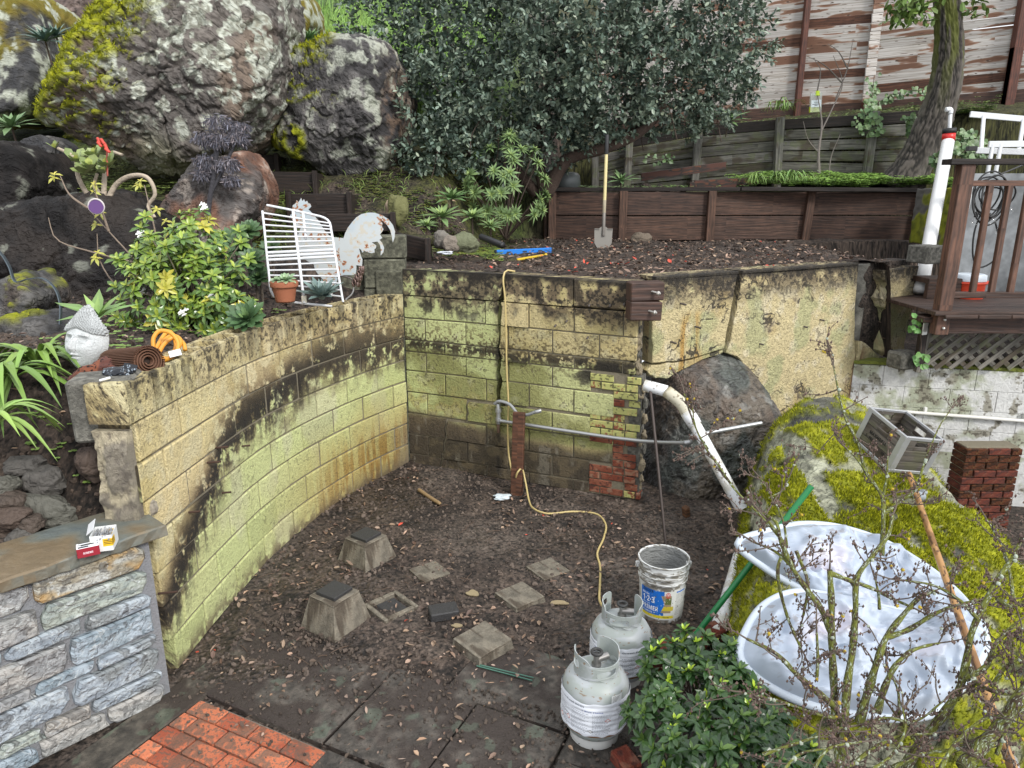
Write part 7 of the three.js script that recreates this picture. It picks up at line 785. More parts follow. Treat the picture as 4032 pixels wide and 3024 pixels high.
// wooden bottle crate with galvanised edges
{
  const o = thing('wooden_crate', 'weathered open wooden crate with galvanised metal edges on the rock', 'crate'); const k = 1; o.position.set(2.50, .735, -4.41); const m4 = new THREE.Matrix4().makeBasis(V(.191, -.244, .951), V(.211, .956, .203), V(-.959, .162, .234)); o.quaternion.setFromRotationMatrix(m4);
  const L = .365, W = .30, Hc = .255, gm = M(L3(.45, .46, .47), .45, { metalness: .6, bumpMap: rockBump, bumpScale: .003 }), ww = greyWood(.62, .56, .52, .8); const R = rng(33);
  const slats = (n, len, horiz, z, axis) => { for (let i = 0; i < n; i++) { const h = Hc / n, y = h * (i + .5); if (i === n - 1) { // hand slot in the top slat
        for (const s of [-1, 1]) { const l = (len - .10) / 2; const g = cbox(l, h - .004, .012, .002, R() * 3); const m = mesh('slat', g, ww, o); axis === 0 ? m.position.set(s * (.05 + l / 2), y, z) : (m.rotation.y = Math.PI / 2, m.position.set(z, y, s * (.05 + l / 2))); } const t = mesh('slot_rail', cbox(.1, h * .3, .012, .002, R()), ww, o), t2 = mesh('slot_rail', cbox(.1, h * .28, .012, .002, R()), ww, o); for (const [q, yy] of [[t, y + h * .34], [t2, y - h * .35]]) axis === 0 ? q.position.set(0, yy, z) : (q.rotation.y = Math.PI / 2, q.position.set(z, yy, 0)); continue; }
      const m = mesh('slat', cbox(len, h - .004, .012, .002, R() * 3), ww, o); axis === 0 ? m.position.set(0, y, z) : (m.rotation.y = Math.PI / 2, m.position.set(z, y, 0)); } };
  slats(3, L - .01, 1, W / 2 - .008, 0); slats(3, L - .01, 1, -W / 2 + .008, 0); slats(3, W - .02, 1, L / 2 - .008, 1); slats(3, W - .02, 1, -L / 2 + .008, 1); for (let i = 0; i < 3; i++) { const m = mesh('floor_slat', cbox(L - .03, .01, W / 3 - .01, .002, R()), ww, o); m.position.set(0, .008, (i - 1) * W / 3); }
  for (const sx of [-1, 1]) for (const sz of [-1, 1]) { mesh('corner_strap', [at(cbox(.042, Hc + .008, .003, .001), sx * (L / 2 - .02), Hc / 2, sz * (W / 2 + .001)), at(cbox(.003, Hc + .008, .042, .001), sx * (L / 2 + .001), Hc / 2, sz * (W / 2 - .02))], gm, o); }
  for (const y of [Hc + .001, .012]) { for (const s of [-1, 1]) { mesh('edge_strap', at(cbox(L + .006, .022, .017, .002), 0, y, s * (W / 2 - .005)), gm, o); mesh('edge_strap', at(cbox(.017, .0225, W - .03, .002), s * (L / 2 - .005), y, 0), gm, o); } }
  const lt = canvasTex(512, 256, (g, w, h) => { g.clearRect(0, 0, w, h); g.fillStyle = '#0d0a08'; g.font = 'bold 66px sans-serif'; g.fillText('MAXWDELL', 60, 90); g.font = 'bold 52px sans-serif'; g.fillText('S - REG CAL', 20, 160); g.fillText('59', 400, 220); }); const lm = mesh('stencil', new THREE.PlaneGeometry(.24, .12), new THREE.MeshStandardMaterial({ map: lt, transparent: true, roughness: .9, alphaTest: .3 }), o); lm.position.set(.0, .105, W / 2 + .0005); lm.userData.label = 'stamped lettering on the crate side'; if (false) lm.rotation.y = 0;
}
// poles
{ const o = thing('bamboo_pole', 'tan wooden pole leaning across the mossy rock and cover', 'pole'); const a = A3([2.499,0.721,-4.15]), b = A3([2.37,0.538,-3.55]), c = A3([1.613,0.608,-1.85]); const pm = tex(128, 512, (u, v, q) => { const a = f2(u * 8, v * 30, 3), b = f2(u * 20, v * 60, 3); q[0] = .66; q[1] = .50; q[2] = .31; put(q, [.50, .36, .21], sst(.5, .65, a)); put(q, [.25, .17, .12], .7 * sst(.65, .72, b)); }); mesh('shaft', tube([a, a.clone().lerp(c, .5), c], .0165, 12, 4), M(0xffffff, .5, { map: pm }), o); mesh('end_knob', new THREE.SphereGeometry(.017, 12, 8).translate(a.x, a.y, a.z), M(L3(.42, .26, .13), .5), o); mesh('ferrule', rod([1.747,0.511,-2.05], [1.688,0.52,-1.93], .0195, 12), metal(.6, .6, .6, .35, .8), o);
  const g = thing('green_pole', 'green tube pole with white tip leaning over the rock foot', 'pole'); mesh('shaft', rod([1.643,0.876,-3.6], [1.004,0.07,-3.399], .0165, 12), M(L3(.012, .17, .05), .35), g); mesh('tip', rod([1.012,0.072,-3.409], [0.935,0.06,-3.343], .02, 10), M(L3(.66, .66, .62), .5), g); }
{ const o = thing('pipe_coupling', 'grey plastic pipe coupling lying on the moss', 'coupling', [2.461,0.641,-3.95], .6); const g = (a) => at(a, 0, .02, 0, 0, 0, 1.2); mesh('body', g(lathe([[.018, -.035], [.026, -.035], [.028, -.01], [.024, -.008], [.024, .008], [.028, .01], [.026, .035], [.018, .035]], 16)), M(L3(.27, .30, .33), .4), o); mesh('neck', at(new THREE.CylinderGeometry(.016, .016, .04, 12), .045, .035, 0, 0, 0, 1.2), M(L3(.3, .33, .36), .4), o); }
// carved face, lava rock, wire roll, hose coil, bag, boxes
{
  const o = thing('carved_stone_head', 'white cast stone face with curled hair among the strap leaves', 'sculpture', [-2.284,1.51,-3.68], -.15); const g = ballGrid(90), p = g.attributes.position; const bell = (d, s) => Math.exp(-d * d / (s * s));
  for (let i = 0; i < p.count; i++) { let x = p.getX(i), y = p.getY(i), z = p.getZ(i); let X = x * .118, Y = y * .155, Z = z * .10; if (z < -.1) Z *= .5; const fr = z > 0; X *= 1 - .22 * sst(-.1, -1, y); // jaw
      if (y > .5) { const t = (y - .5) / .5; X *= 1 - .5 * t; X -= .02 * t; Y += .035 * t * t; }
      if (fr) { const hl = .30 + .16 * (1 - Math.min(1, Math.abs(x) * 1.5)); if (y > hl) { const u = x * 15, w = y * 13 + (Math.floor(u) % 2 ? .5 : 0); const du = u - Math.floor(u) - .5, dv = w - Math.floor(w) - .5; const bmp = 1.05 + .13 * Math.max(0, 1 - 4.2 * (du * du + dv * dv)); X *= bmp; Z *= bmp; Y *= 1 + .6 * (bmp - 1.05); }
        else { Z += .034 * bell(x, .12) * bell(y + .12, .28) * (y < .2 ? 1 : .4); Z += .012 * bell(x, .2) * bell(y + .26, .1); // nose
          for (const s of [-1, 1]) { Z -= .022 * bell(x - s * .36, .2) * bell(y - .08, .09); Z += .017 * bell(x - s * .36, .15) * bell(y - .02, .06); Z += .010 * bell(x - s * .36, .22) * bell(y - .22, .05); Z += .010 * bell(x - s * .42, .22) * bell(y + .25, .2); }
          Z += .014 * bell(x, .2) * bell(y + .46, .045); Z += .014 * bell(x, .17) * bell(y + .57, .05); Z -= .010 * bell(x, .25) * bell(y + .515, .022); Z += .014 * bell(x, .2) * bell(y + .78, .12); } }
      p.setXYZ(i, X, Y + .15, Z); }
  g.computeVertexNormals(); const m = mesh('face', boxUV(g), M(L3(.54, .56, .56), .9, { bumpMap: gritFor(1, 1, .2), bumpScale: .005 }), o); o.rotation.set(-.28, -.22, -.12); 
  const lavaT = tex(256, 256, (u, v, q) => { const a = f2(u * 5, v * 5, 3, 5), b = v2(u * 26, v * 26, 26); q[0] = .34; q[1] = .20; q[2] = .17; put(q, [.46, .27, .19], sst(.5, .7, a)); if (b < .3) put(q, [.06, .04, .04], .85); }, true, [4, 4]); const lb = tex(256, 256, (u, v, q) => { const b = v2(u * 26, v * 26, 26); q[0] = q[1] = q[2] = b < .3 ? b * 1.5 : .6; }, false, [4, 4]);
  solo('lava_rock', rockLump(.13, 44, [1.15, .75, .9], 9, .5).translate(...[-2.084,1.525,-3.5]), M(0xffffff, .95, { map: lavaT, bumpMap: lb, bumpScale: .012 }), 'reddish porous lava rock beside the stone face', 'rock');
  // rolled rusty wire
  const rl = thing('wire_roll', 'tight roll of rusty brown mesh lying on the block wall', 'roll', [...[-1.845,1.545,-3.42]], 0); { const a = [-2.098,1.555,-3.62], b = [-1.803,1.617,-3.42]; const A = A3(a), B = A3(b), ax = B.clone().sub(A).normalize(), L = A.distanceTo(B), s = perp(ax), u = V().crossVectors(ax, s), rm = M(L3(.12, .055, .03), .7, { metalness: .2 }), R = rng(55); rl.position.set(0, 0, 0); const turns = []; for (let k = 0; k < 3; k++) { const sp = []; for (let i = 0; i <= 90; i++) { const t = i / 90, an = t * 6.283 * 4.5, r = mix(.018, .078, t) + .003 * Math.sin(an * 19); sp.push(B.clone().addScaledVector(ax, -.002 - k * .012).addScaledVector(s, Math.cos(an) * r).addScaledVector(u, Math.sin(an) * r)); } turns.push(tube(sp, .0045, 5, 1)); } mesh('spiral_end', turns, rm, rl); const wires = []; for (let i = 0; i < 110; i++) { const an = i * .2285, r = i < 55 ? .079 : .071 + .006 * R(); const w = q => A.clone().addScaledVector(ax, L * q).addScaledVector(s, Math.cos(an + .05 * q) * r).addScaledVector(u, Math.sin(an + .05 * q) * r); wires.push(tube([w(-.02 * R()), w(.5), w(1 + .02 * R())], .0034, 5, 2)); } mesh('mesh_wires', wires, rm, rl); mesh('core', tube([A, B.clone().addScaledVector(ax, -.03)], .066, 20, 1), M(L3(.035, .02, .014), .9), rl); }
  // orange hose coil
  const hc = thing('orange_hose', 'loosely coiled orange air hose on the block wall', 'hose'); const om = M(L3(.66, .30, .035), .4); const hp = [[-2.127,1.525,-3.62], [-2.127,1.54,-3.66], [-2.148,1.582,-3.72], [-2.126,1.594,-3.76], [-2.035,1.555,-3.76], [-1.936,1.582,-3.72], [-1.929,1.675,-3.74], [-1.902,1.709,-3.76], [-1.841,1.696,-3.76], [-1.801,1.644,-3.74], [-1.806,1.594,-3.7], [-1.87,1.561,-3.68], [-1.952,1.556,-3.72], [-1.942,1.62,-3.82], [-1.886,1.664,-3.86], [-1.834,1.642,-3.84], [-1.843,1.581,-3.76], [-1.907,1.543,-3.7], [-1.933,1.585,-3.74], [-1.939,1.656,-3.86], [-1.921,1.682,-3.9], [-1.862,1.615,-3.84], [-1.859,1.564,-3.72], [-1.889,1.582,-3.7], [-1.907,1.633,-3.82], [-1.872,1.656,-3.86], [-1.82,1.623,-3.84], [-1.796,1.595,-3.8]]; mesh('hose', tube(hp, .0115, 9, 6), om, hc); mesh('tag', at(cbox(.06, .035, .002, .0005), ...[-1.795,1.604,-3.68], -.5, .4, .2), M(L3(.7, .72, .76), .5), hc);
  // patterned bag
  const bt = canvasTex(256, 256, (g, w, h) => { g.fillStyle = '#10151d'; g.fillRect(0, 0, w, h); const r = rng(3); g.strokeStyle = '#b9c8d6'; g.lineWidth = 3; for (let i = 0; i < 60; i++) { const x = r() * w, y = r() * h; g.beginPath(); g.arc(x, y, 4 + r() * 5, r() * 6, r() * 6 + 4); g.stroke(); g.beginPath(); g.moveTo(x, y); g.lineTo(x + 14 * (r() - .5), y + 14 * (r() - .5)); g.stroke(); } }); bt.wrapS = bt.wrapT = THREE.RepeatWrapping; bt.repeat.set(7, 7); const bag = thing('snack_bag', 'crumpled black and white patterned bag on the wall end', 'bag'); const bp = [-1.892,1.59,-3.28]; mesh('pouch', rockLump(.075, 66, [1.15, .5, .7], 8, .55).translate(...bp), M(0xffffff, .3, { map: bt }), bag); mesh('torn_flap', at(boxUV(cbox(.06, .03, .002, .0005)), bp[0] + .07, bp[1] + .035, bp[2], -.4, .3, -.3), M(0xffffff, .3, { map: bt }), bag);
  solo('white_marker', rod([-1.904,1.59,-3.16], [-1.855,1.603,-3.16], .006, 8), M(L3(.75, .75, .76), .4), 'slim white stick lying on the wall end', 'stick');
  // screw boxes on the flagstone cap
  const F0 = [-1.832,0.92,-2.767], F1 = [-1.8,0.92,-2.838]; const t1 = canvasTex(128, 96, (g, w, h) => { g.fillStyle = '#e4e6e8'; g.fillRect(0, 0, w, h); g.fillStyle = '#8f1a2a'; g.fillRect(0, 50, w, 46); g.fillStyle = '#2b2f36'; g.fillRect(10, 12, 60, 8); for (let i = 0; i < 4; i++) g.fillRect(12, 26 + i * 6, 70 - i * 9, 2); g.fillStyle = '#dfe3e6'; g.font = 'bold 15px sans-serif'; g.fillText('SCREWS', 34, 80); }); const b1 = thing('screw_box', 'small closed white and red box of screws on the flagstone cap', 'box', [F0[0], .916, F0[2]], .55); mesh('carton', at(faceUV(cbox(.085, .045, .055, .002), .085, .045, .055), 0, .023, 0), M(0xffffff, .6, { map: t1 }), b1); mesh('lid_slot', at(cbox(.05, .002, .01, .0005), 0, .0465, 0), M(L3(.02, .02, .02), .6), b1);
  const t2 = canvasTex(128, 96, (g, w, h) => { g.fillStyle = '#dcdedd'; g.fillRect(0, 0, w, h); g.fillStyle = '#e0b41e'; g.fillRect(8, 34, 112, 38); g.fillStyle = '#1c1c1c'; for (let i = 0; i < 3; i++) g.fillRect(14, 42 + i * 8, 70, 3); g.fillRect(92, 46, 20, 18); }); const b2 = thing('screw_box', 'open carton full of grey screws on the flagstone cap', 'box', [F1[0], .916, F1[2]], .3); const cm = M(0xffffff, .6, { map: t2 }); for (const [x, z, w, d] of [[0, .05, .085, .002], [0, -.05, .085, .002], [-.042, 0, .002, .10], [.042, 0, .002, .10]]) mesh('carton_side', boxUV(at(cbox(w, .075, d, .0005), x, .038, z), 11), cm, b2); mesh('flap', at(cbox(.05, .002, .06, .0005), -.05, .09, -.02, .5, 0, .8), M(L3(.6, .61, .62), .6), b2); const R = rng(44); for (let i = 0; i < 36; i++) { const m = mesh('screw', new THREE.CylinderGeometry(.0035, .002, .055, 6), metal(.42, .43, .45, .4, .7), b2); m.position.set((R() - .5) * .065, .052 + R() * .018, (R() - .5) * .075); m.rotation.set(1.2 + R() * .8, R() * 6.28, 0); }
}
// steel hoop and hanging ornament in the bed
{ const o = thing('steel_hoop', 'flat grey steel strap bent into a hoop in the bed', 'steel strap'), P = [[-3.363,2.198,-4.5], [-3.214,2.07,-4.5], [-3.172,1.984,-4.5], [-3.137,1.89,-4.48], [-3.035,1.908,-4.45], [-2.913,1.914,-4.42], [-2.839,1.851,-4.4], [-2.812,1.752,-4.38], [-2.821,1.639,-4.36]], c = new THREE.CatmullRomCurve3(P.map(A3)), n = 60, Q = [], I = []; for (let i = 0; i <= n; i++) { const p = c.getPoint(i / n), t = c.getTangent(i / n), b = V(.3, .1, 1).normalize(), nn = V().crossVectors(t, b).normalize(); for (const [a, e] of [[-1, -1], [1, -1], [1, 1], [-1, 1]]) { const q = p.clone().addScaledVector(b, a * .02).addScaledVector(nn, e * .003); Q.push(q.x, q.y, q.z); } } for (let i = 0; i < n; i++) for (let k = 0; k < 4; k++) { const a = i * 4 + k, b = i * 4 + (k + 1) % 4; I.push(a, b, a + 4, b, b + 4, a + 4); } mesh('strap', toCreasedNormals(geoOf(Q, I), .5), M(L3(.10, .125, .145), .45, { metalness: .5 }), o);
  const q = [-2.909,2.34,-5.1], d = thing('hanging_disc', 'purple painted disc hanging from the bare twigs', 'ornament'); mesh('disc', at(new THREE.CylinderGeometry(.05, .05, .012, 28), ...q, 1.45, .2, 0), M(L3(.10, .04, .16), .4), d); mesh('rim', at(new THREE.TorusGeometry(.05, .006, 8, 28), ...q, 0, .2, 0), M(L3(.55, .5, .5), .5), d); mesh('cord', rod([q[0], q[1] + .05, q[2]], [-2.918,2.531,-5.15], .003, 4), twigMat, d); }


// ---------- foreground shrubs and litter ----------
{ // glossy evergreen shrub beside the cylinders
  const o = thing('glossy_shrub', 'low glossy dark green shrub with lime new shoots beside the cylinders', 'shrub'), R = rng(201), Lv = new Leaves(), st = []; const K = [[.36, .50, .045], [.036, .085, .020], [.022, .055, .015], [.09, .16, .03]];
  const bl = [[...[0.698,0.351,-2.75], .13], [...[0.848,0.363,-2.85], .12], [...[0.618,0.326,-2.5], .13], [...[0.809,0.313,-2.6], .14], [...[0.984,0.32,-2.65], .12], [...[0.66,0.311,-2.3], .13], [...[0.857,0.299,-2.35], .14], [...[1.041,0.277,-2.45], .12], [...[0.963,0.351,-2.8], .10], [...[0.932,0.329,-2.2], .18], [...[0.694,0.314,-2.15], .18], [...[1.118,0.256,-2.3], .10]];
  for (const [x, y, z, r] of bl) { const b = V(x + .02, y - .3, z - .05); for (let i = 0; i < 40; i++) { const d = rv(R); if (d.y < -.5 || d.z < -.6) continue; const p = V(x, y, z).addScaledVector(d, r * (.55 + .5 * R())), ax = d.clone().add(V(0, .9, .25)).normalize(), fresh = R() < .22; rosette(Lv, p, ax, 10, .066, .026, [fresh ? K[0] : K[3], K[R() < .5 ? 1 : 2]], R, { in: fresh ? .3 : .55, out: 1.6, tip: .55, l0: .45, droop: .18, fold: .3 }); if (R() < .4) st.push(tube([b, b.clone().lerp(p, .5).add(rv(R).multiplyScalar(.03)), p], .004, 4, 3)); } }
  mesh('foliage', Lv.geo(), leafMat(.28), o); mesh('stems', st, twigMat, o);
}
{ // leafless budding shrub with mossy branches
  const R = rng(202); const greenBark = tex(128, 512, (u, v, q) => { const a = f2(u * 6, v * 14, 4), b = f2(u * 14, v * 60, 3); q[0] = .34; q[1] = .35; q[2] = .20; put(q, [.22, .16, .13], .8 * sst(.45, .6, a)); put(q, [.62, .66, .58], .9 * sst(.60, .67, b)); put(q, [.40, .42, .12], .7 * sst(.55, .65, f2(u * 5 + 4, v * 20, 3))); }, true, [8, 6]); const bm = M(0xffffff, .9, { map: greenBark, bumpMap: rockBump, bumpScale: .006 }), tm = M(L3(.11, .085, .065), .9), budC = [L3(.095, .060, .048), L3(.15, .10, .08), L3(.12, .08, .07)].map(c => M(c, .8)), lich = M(L3(.36, .40, .32), .95), yel = M(L3(.42, .30, .03), .9);
  const shrub = (label, stems, nTw) => { const o = thing('budding_shrub', label, 'shrub', [0, 0, 0], 0, 'leafless budding shrubs in the foreground'); const tw = [], b0 = [], b1 = [], lc = [], yl = []; const bud = new THREE.OctahedronGeometry(.0036, 0);
    const twig = (p, d, L, r, dep) => { const m = p.clone().addScaledVector(d, L * .5).add(rv(R).multiplyScalar(L * .08)), e = p.clone().addScaledVector(d, L).add(rv(R).multiplyScalar(L * .12)); tw.push(tube([p, m, e], t => mix(r, r * .6, t), 4, 3, false, false)); const k = Math.max(2, Math.round(L / .026)); for (let i = 0; i <= k; i++) { const q = p.clone().lerp(e, i / k).add(rv(R).multiplyScalar(.007)); const s = .7 + .9 * R(); (R() < .5 ? b0 : b1).push(bud.clone().scale(s, s * 1.6, s).translate(q.x, q.y, q.z)); } if (R() < .10) lc.push(rockLump(.003 + .003 * R(), R() * 50, [1, 1, 1], 1).translate(m.x, m.y, m.z)); if (R() < .05) yl.push(rockLump(.006, R() * 50, [1, 1, 1], 1).translate(e.x, e.y, e.z)); if (dep > 0) { const n = 1 + Math.floor(R() * 2.6); for (let i = 0; i < n; i++) { const q = p.clone().lerp(e, .3 + .7 * R()); twig(q, d.clone().add(rv(R).multiplyScalar(.9)).add(V(0, .15, 0)).normalize(), L * (.35 + .35 * R()), r * .7, dep - 1); } } };
    for (const [pts, r0, r1] of stems) { mesh('branch', tube(pts, t => mix(r0, r1, t) * (1 + .12 * Math.sin(t * 31)), 9, 5), bm, o); const c = new THREE.CatmullRomCurve3(pts.map(A3)); const n = Math.round(c.getLength() * nTw); for (let i = 0; i < n; i++) { const t = .12 + .88 * Math.pow(R(), .8), p = c.getPointAt(t), tg = c.getTangentAt(t); twig(p, tg.clone().multiplyScalar(.6).add(rv(R).multiplyScalar(.9)).normalize(), .05 + .11 * R(), .0032, 2); if (R() < .35) lc.push(rockLump(.004 + .004 * R(), R() * 50, [1, 1, 1], 1).translate(p.x + r0 * .5 * (R() - .5), p.y, p.z + r0 * .7)); } twig(c.getPointAt(1), c.getTangentAt(1), .09, .0035, 2); }
    mesh('twigs', tw, tm, o).userData.kind = 'stuff'; mesh('buds', b0, budC[0], o).userData.kind = 'stuff'; mesh('buds', b1, budC[1], o).userData.kind = 'stuff'; if (lc.length) mesh('lichen', lc, lich, o).userData.kind = 'stuff'; if (yl.length) mesh('lichen', yl, yel, o).userData.kind = 'stuff'; };
  shrub('leafless budding shrub with straight mossy stems before the white cover', [[[[1.127,0.512,-2], [1.139,0.639,-2.1], [1.138,0.771,-2.15], [1.112,0.94,-2.15], [1.114,1.033,-2.18], [1.101,1.163,-2.2]], .016, .010], [[[1.14,0.558,-2.02], [1.164,0.767,-2.1], [1.192,0.877,-2.15], [1.201,1.002,-2.18], [1.201,1.138,-2.2], [1.252,1.202,-2.22], [1.316,1.276,-2.25], [1.349,1.321,-2.3]], .016, .006], [[[1.195,0.66,-2.05], [1.241,0.767,-2.1], [1.274,0.899,-2.12], [1.297,0.936,-2.14], [1.349,1.017,-2.15], [1.413,1.064,-2.18], [1.476,1.082,-2.2]], .016, .006], [[[1.297,0.936,-2.14], [1.375,0.96,-2.15], [1.456,1.022,-2.15], [1.552,1.038,-2.18], [1.636,1.046,-2.2]], .010, .004], [[[1.252,0.702,-2.05], [1.283,0.783,-2.08], [1.319,0.851,-2.1], [1.373,0.893,-2.12], [1.409,0.902,-2.13], [1.492,0.908,-2.15]], .013, .004], [[[1.127,0.699,-2.08], [1.027,0.796,-2.05], [0.959,0.858,-2.05], [0.881,0.939,-2.05], [0.792,0.973,-2.08]], .013, .005], [[[1.115,0.943,-2.16], [1.073,1.033,-2.18], [1.03,1.087,-2.2], [0.971,1.173,-2.2], [0.923,1.281,-2.22], [0.889,1.325,-2.25]], .012, .005], [[[0.971,1.173,-2.2], [0.915,1.222,-2.22], [0.841,1.246,-2.25]], .006, .003], [[[1.099,1.153,-2.2], [1.161,1.128,-2.2], [1.256,1.092,-2.2], [1.334,1.051,-2.2], [1.413,1.015,-2.2]], .009, .004], [[[1.055,0.809,-2.1], [1.058,0.878,-2.12], [1.054,0.957,-2.14]], .006, .004], [[[1.33,0.681,-2.05], [1.332,0.762,-2.08], [1.316,0.809,-2.1]], .006, .003], [[[1.294,1.01,-2.2], [1.282,1.072,-2.2], [1.277,1.111,-2.22]], .006, .003], [[[0.954,1.203,-2.2], [0.914,1.292,-2.2], [0.901,1.34,-2.2], [0.887,1.331,-2.3]], .009, .004]], 9);
  shrub('leafless budding shrub with lichen branches in front of the tan pole', [[[[1.308,0.56,-1.95], [1.393,0.64,-2], [1.462,0.728,-2.02], [1.52,0.807,-2.05], [1.547,0.887,-2.08], [1.561,0.984,-2.1], [1.593,1.051,-2.12], [1.648,1.152,-2.15], [1.71,1.214,-2.18], [1.745,1.292,-2.2]], .017, .006], [[[1.532,0.837,-2.05], [1.602,0.881,-2.06], [1.636,0.958,-2.08], [1.708,1.024,-2.1]], .011, .004], [[[1.39,0.713,-1.8], [1.473,0.744,-1.85], [1.541,0.796,-1.88], [1.615,0.915,-1.9], [1.699,0.963,-1.95]], .022, .016], [[[1.541,0.888,-2.05], [1.546,0.851,-2.02], [1.607,0.826,-2], [1.703,0.816,-2]], .009, .004], [[[1.575,1.034,-2.1], [1.527,1.082,-2.15], [1.459,1.114,-2.18], [1.361,1.123,-2.2]], .007, .003], [[[1.637,1.101,-2.12], [1.68,1.084,-2.1], [1.726,1.113,-2.1]], .007, .003], [[[1.379,0.619,-2], [1.327,0.686,-2.02], [1.304,0.713,-2.05]], .008, .004], [[[1.602,0.83,-2.02], [1.647,0.903,-2.03], [1.717,0.929,-2.05]], .008, .003]], 12);
  shrub('tangle of low budding twigs along the shrub foot', [[[[0.811,0.669,-1.9], [0.932,0.719,-1.9], [1.062,0.752,-1.92], [1.179,0.746,-1.95]], .006, .003], [[[1.084,0.724,-2], [1.002,0.761,-1.98], [0.864,0.82,-1.97], [0.754,0.842,-1.98]], .006, .003], [[[1.059,0.655,-1.85], [1.15,0.707,-1.88], [1.239,0.739,-1.9], [1.368,0.732,-1.92]], .007, .003], [[[1.206,0.665,-1.85], [1.295,0.696,-1.87], [1.414,0.689,-1.9], [1.476,0.719,-1.9]], .007, .003], [[[1.124,0.705,-1.95], [1.223,0.749,-1.97], [1.343,0.73,-1.98], [1.439,0.795,-2]], .006, .003], [[[0.933,0.713,-1.8], [0.976,0.762,-1.82], [1.095,0.764,-1.85]], .006, .003], [[[1.527,0.715,-1.85], [1.572,0.806,-1.88], [1.627,0.848,-1.9]], .007, .003], [[[1.32,0.703,-1.8], [1.39,0.754,-1.85], [1.51,0.808,-1.9], [1.606,0.828,-1.9]], .007, .003], [[[1.111,0.703,-1.8], [1.199,0.715,-1.85], [1.259,0.769,-1.9], [1.272,0.806,-1.95]], .006, .003], [[[0.838,0.703,-1.8], [0.904,0.715,-1.85], [1.032,0.717,-1.88]], .005, .003]], 17);
  shrub('budding branch tips reaching over the drain pipe', [[[[1.116,1.042,-2.6], [1.009,1.161,-2.65], [0.923,1.241,-2.7], [0.865,1.323,-2.75], [0.804,1.407,-2.8], [0.75,1.534,-2.85], [0.734,1.601,-2.9]], .006, .003], [[[0.825,1.387,-2.8], [0.771,1.469,-2.8], [0.75,1.564,-2.82]], .004, .002], [[[1.116,1.042,-2.6], [1.085,1.165,-2.6], [1.026,1.276,-2.62], [0.994,1.323,-2.65]], .005, .003], [[[1.021,1.255,-2.6], [1.073,1.285,-2.6], [1.094,1.344,-2.6]], .004, .002], [[[1.108,1.021,-2.6], [1.067,0.966,-2.55], [1.104,0.787,-2.5], [1.128,0.709,-2.4]], .008, .005], [[[1.155,1.021,-2.6], [1.195,0.903,-2.55], [1.169,0.787,-2.5]], .008, .005]], 12);
  shrub('budding branch rising past the wooden crate', [[[[1.506,1,-2.6], [1.516,1.161,-2.65], [1.527,1.221,-2.7], [1.474,1.303,-2.75], [1.455,1.407,-2.8], [1.431,1.498,-2.9], [1.411,1.608,-2.95], [1.402,1.699,-3]], .010, .003], [[[1.516,1.161,-2.65], [1.616,1.2,-2.7], [1.67,1.233,-2.72], [1.734,1.353,-2.78], [1.814,1.472,-2.85], [1.876,1.518,-2.9]], .007, .002], [[[1.474,1.303,-2.75], [1.427,1.364,-2.75], [1.399,1.394,-2.78]], .005, .003], [[[1.533,1.221,-2.7], [1.535,1.303,-2.7], [1.539,1.386,-2.72]], .006, .003], [[[1.762,1.039,-2.2], [1.801,1.108,-2.3], [1.798,1.174,-2.35], [1.756,1.261,-2.4]], .007, .003]], 9);
}
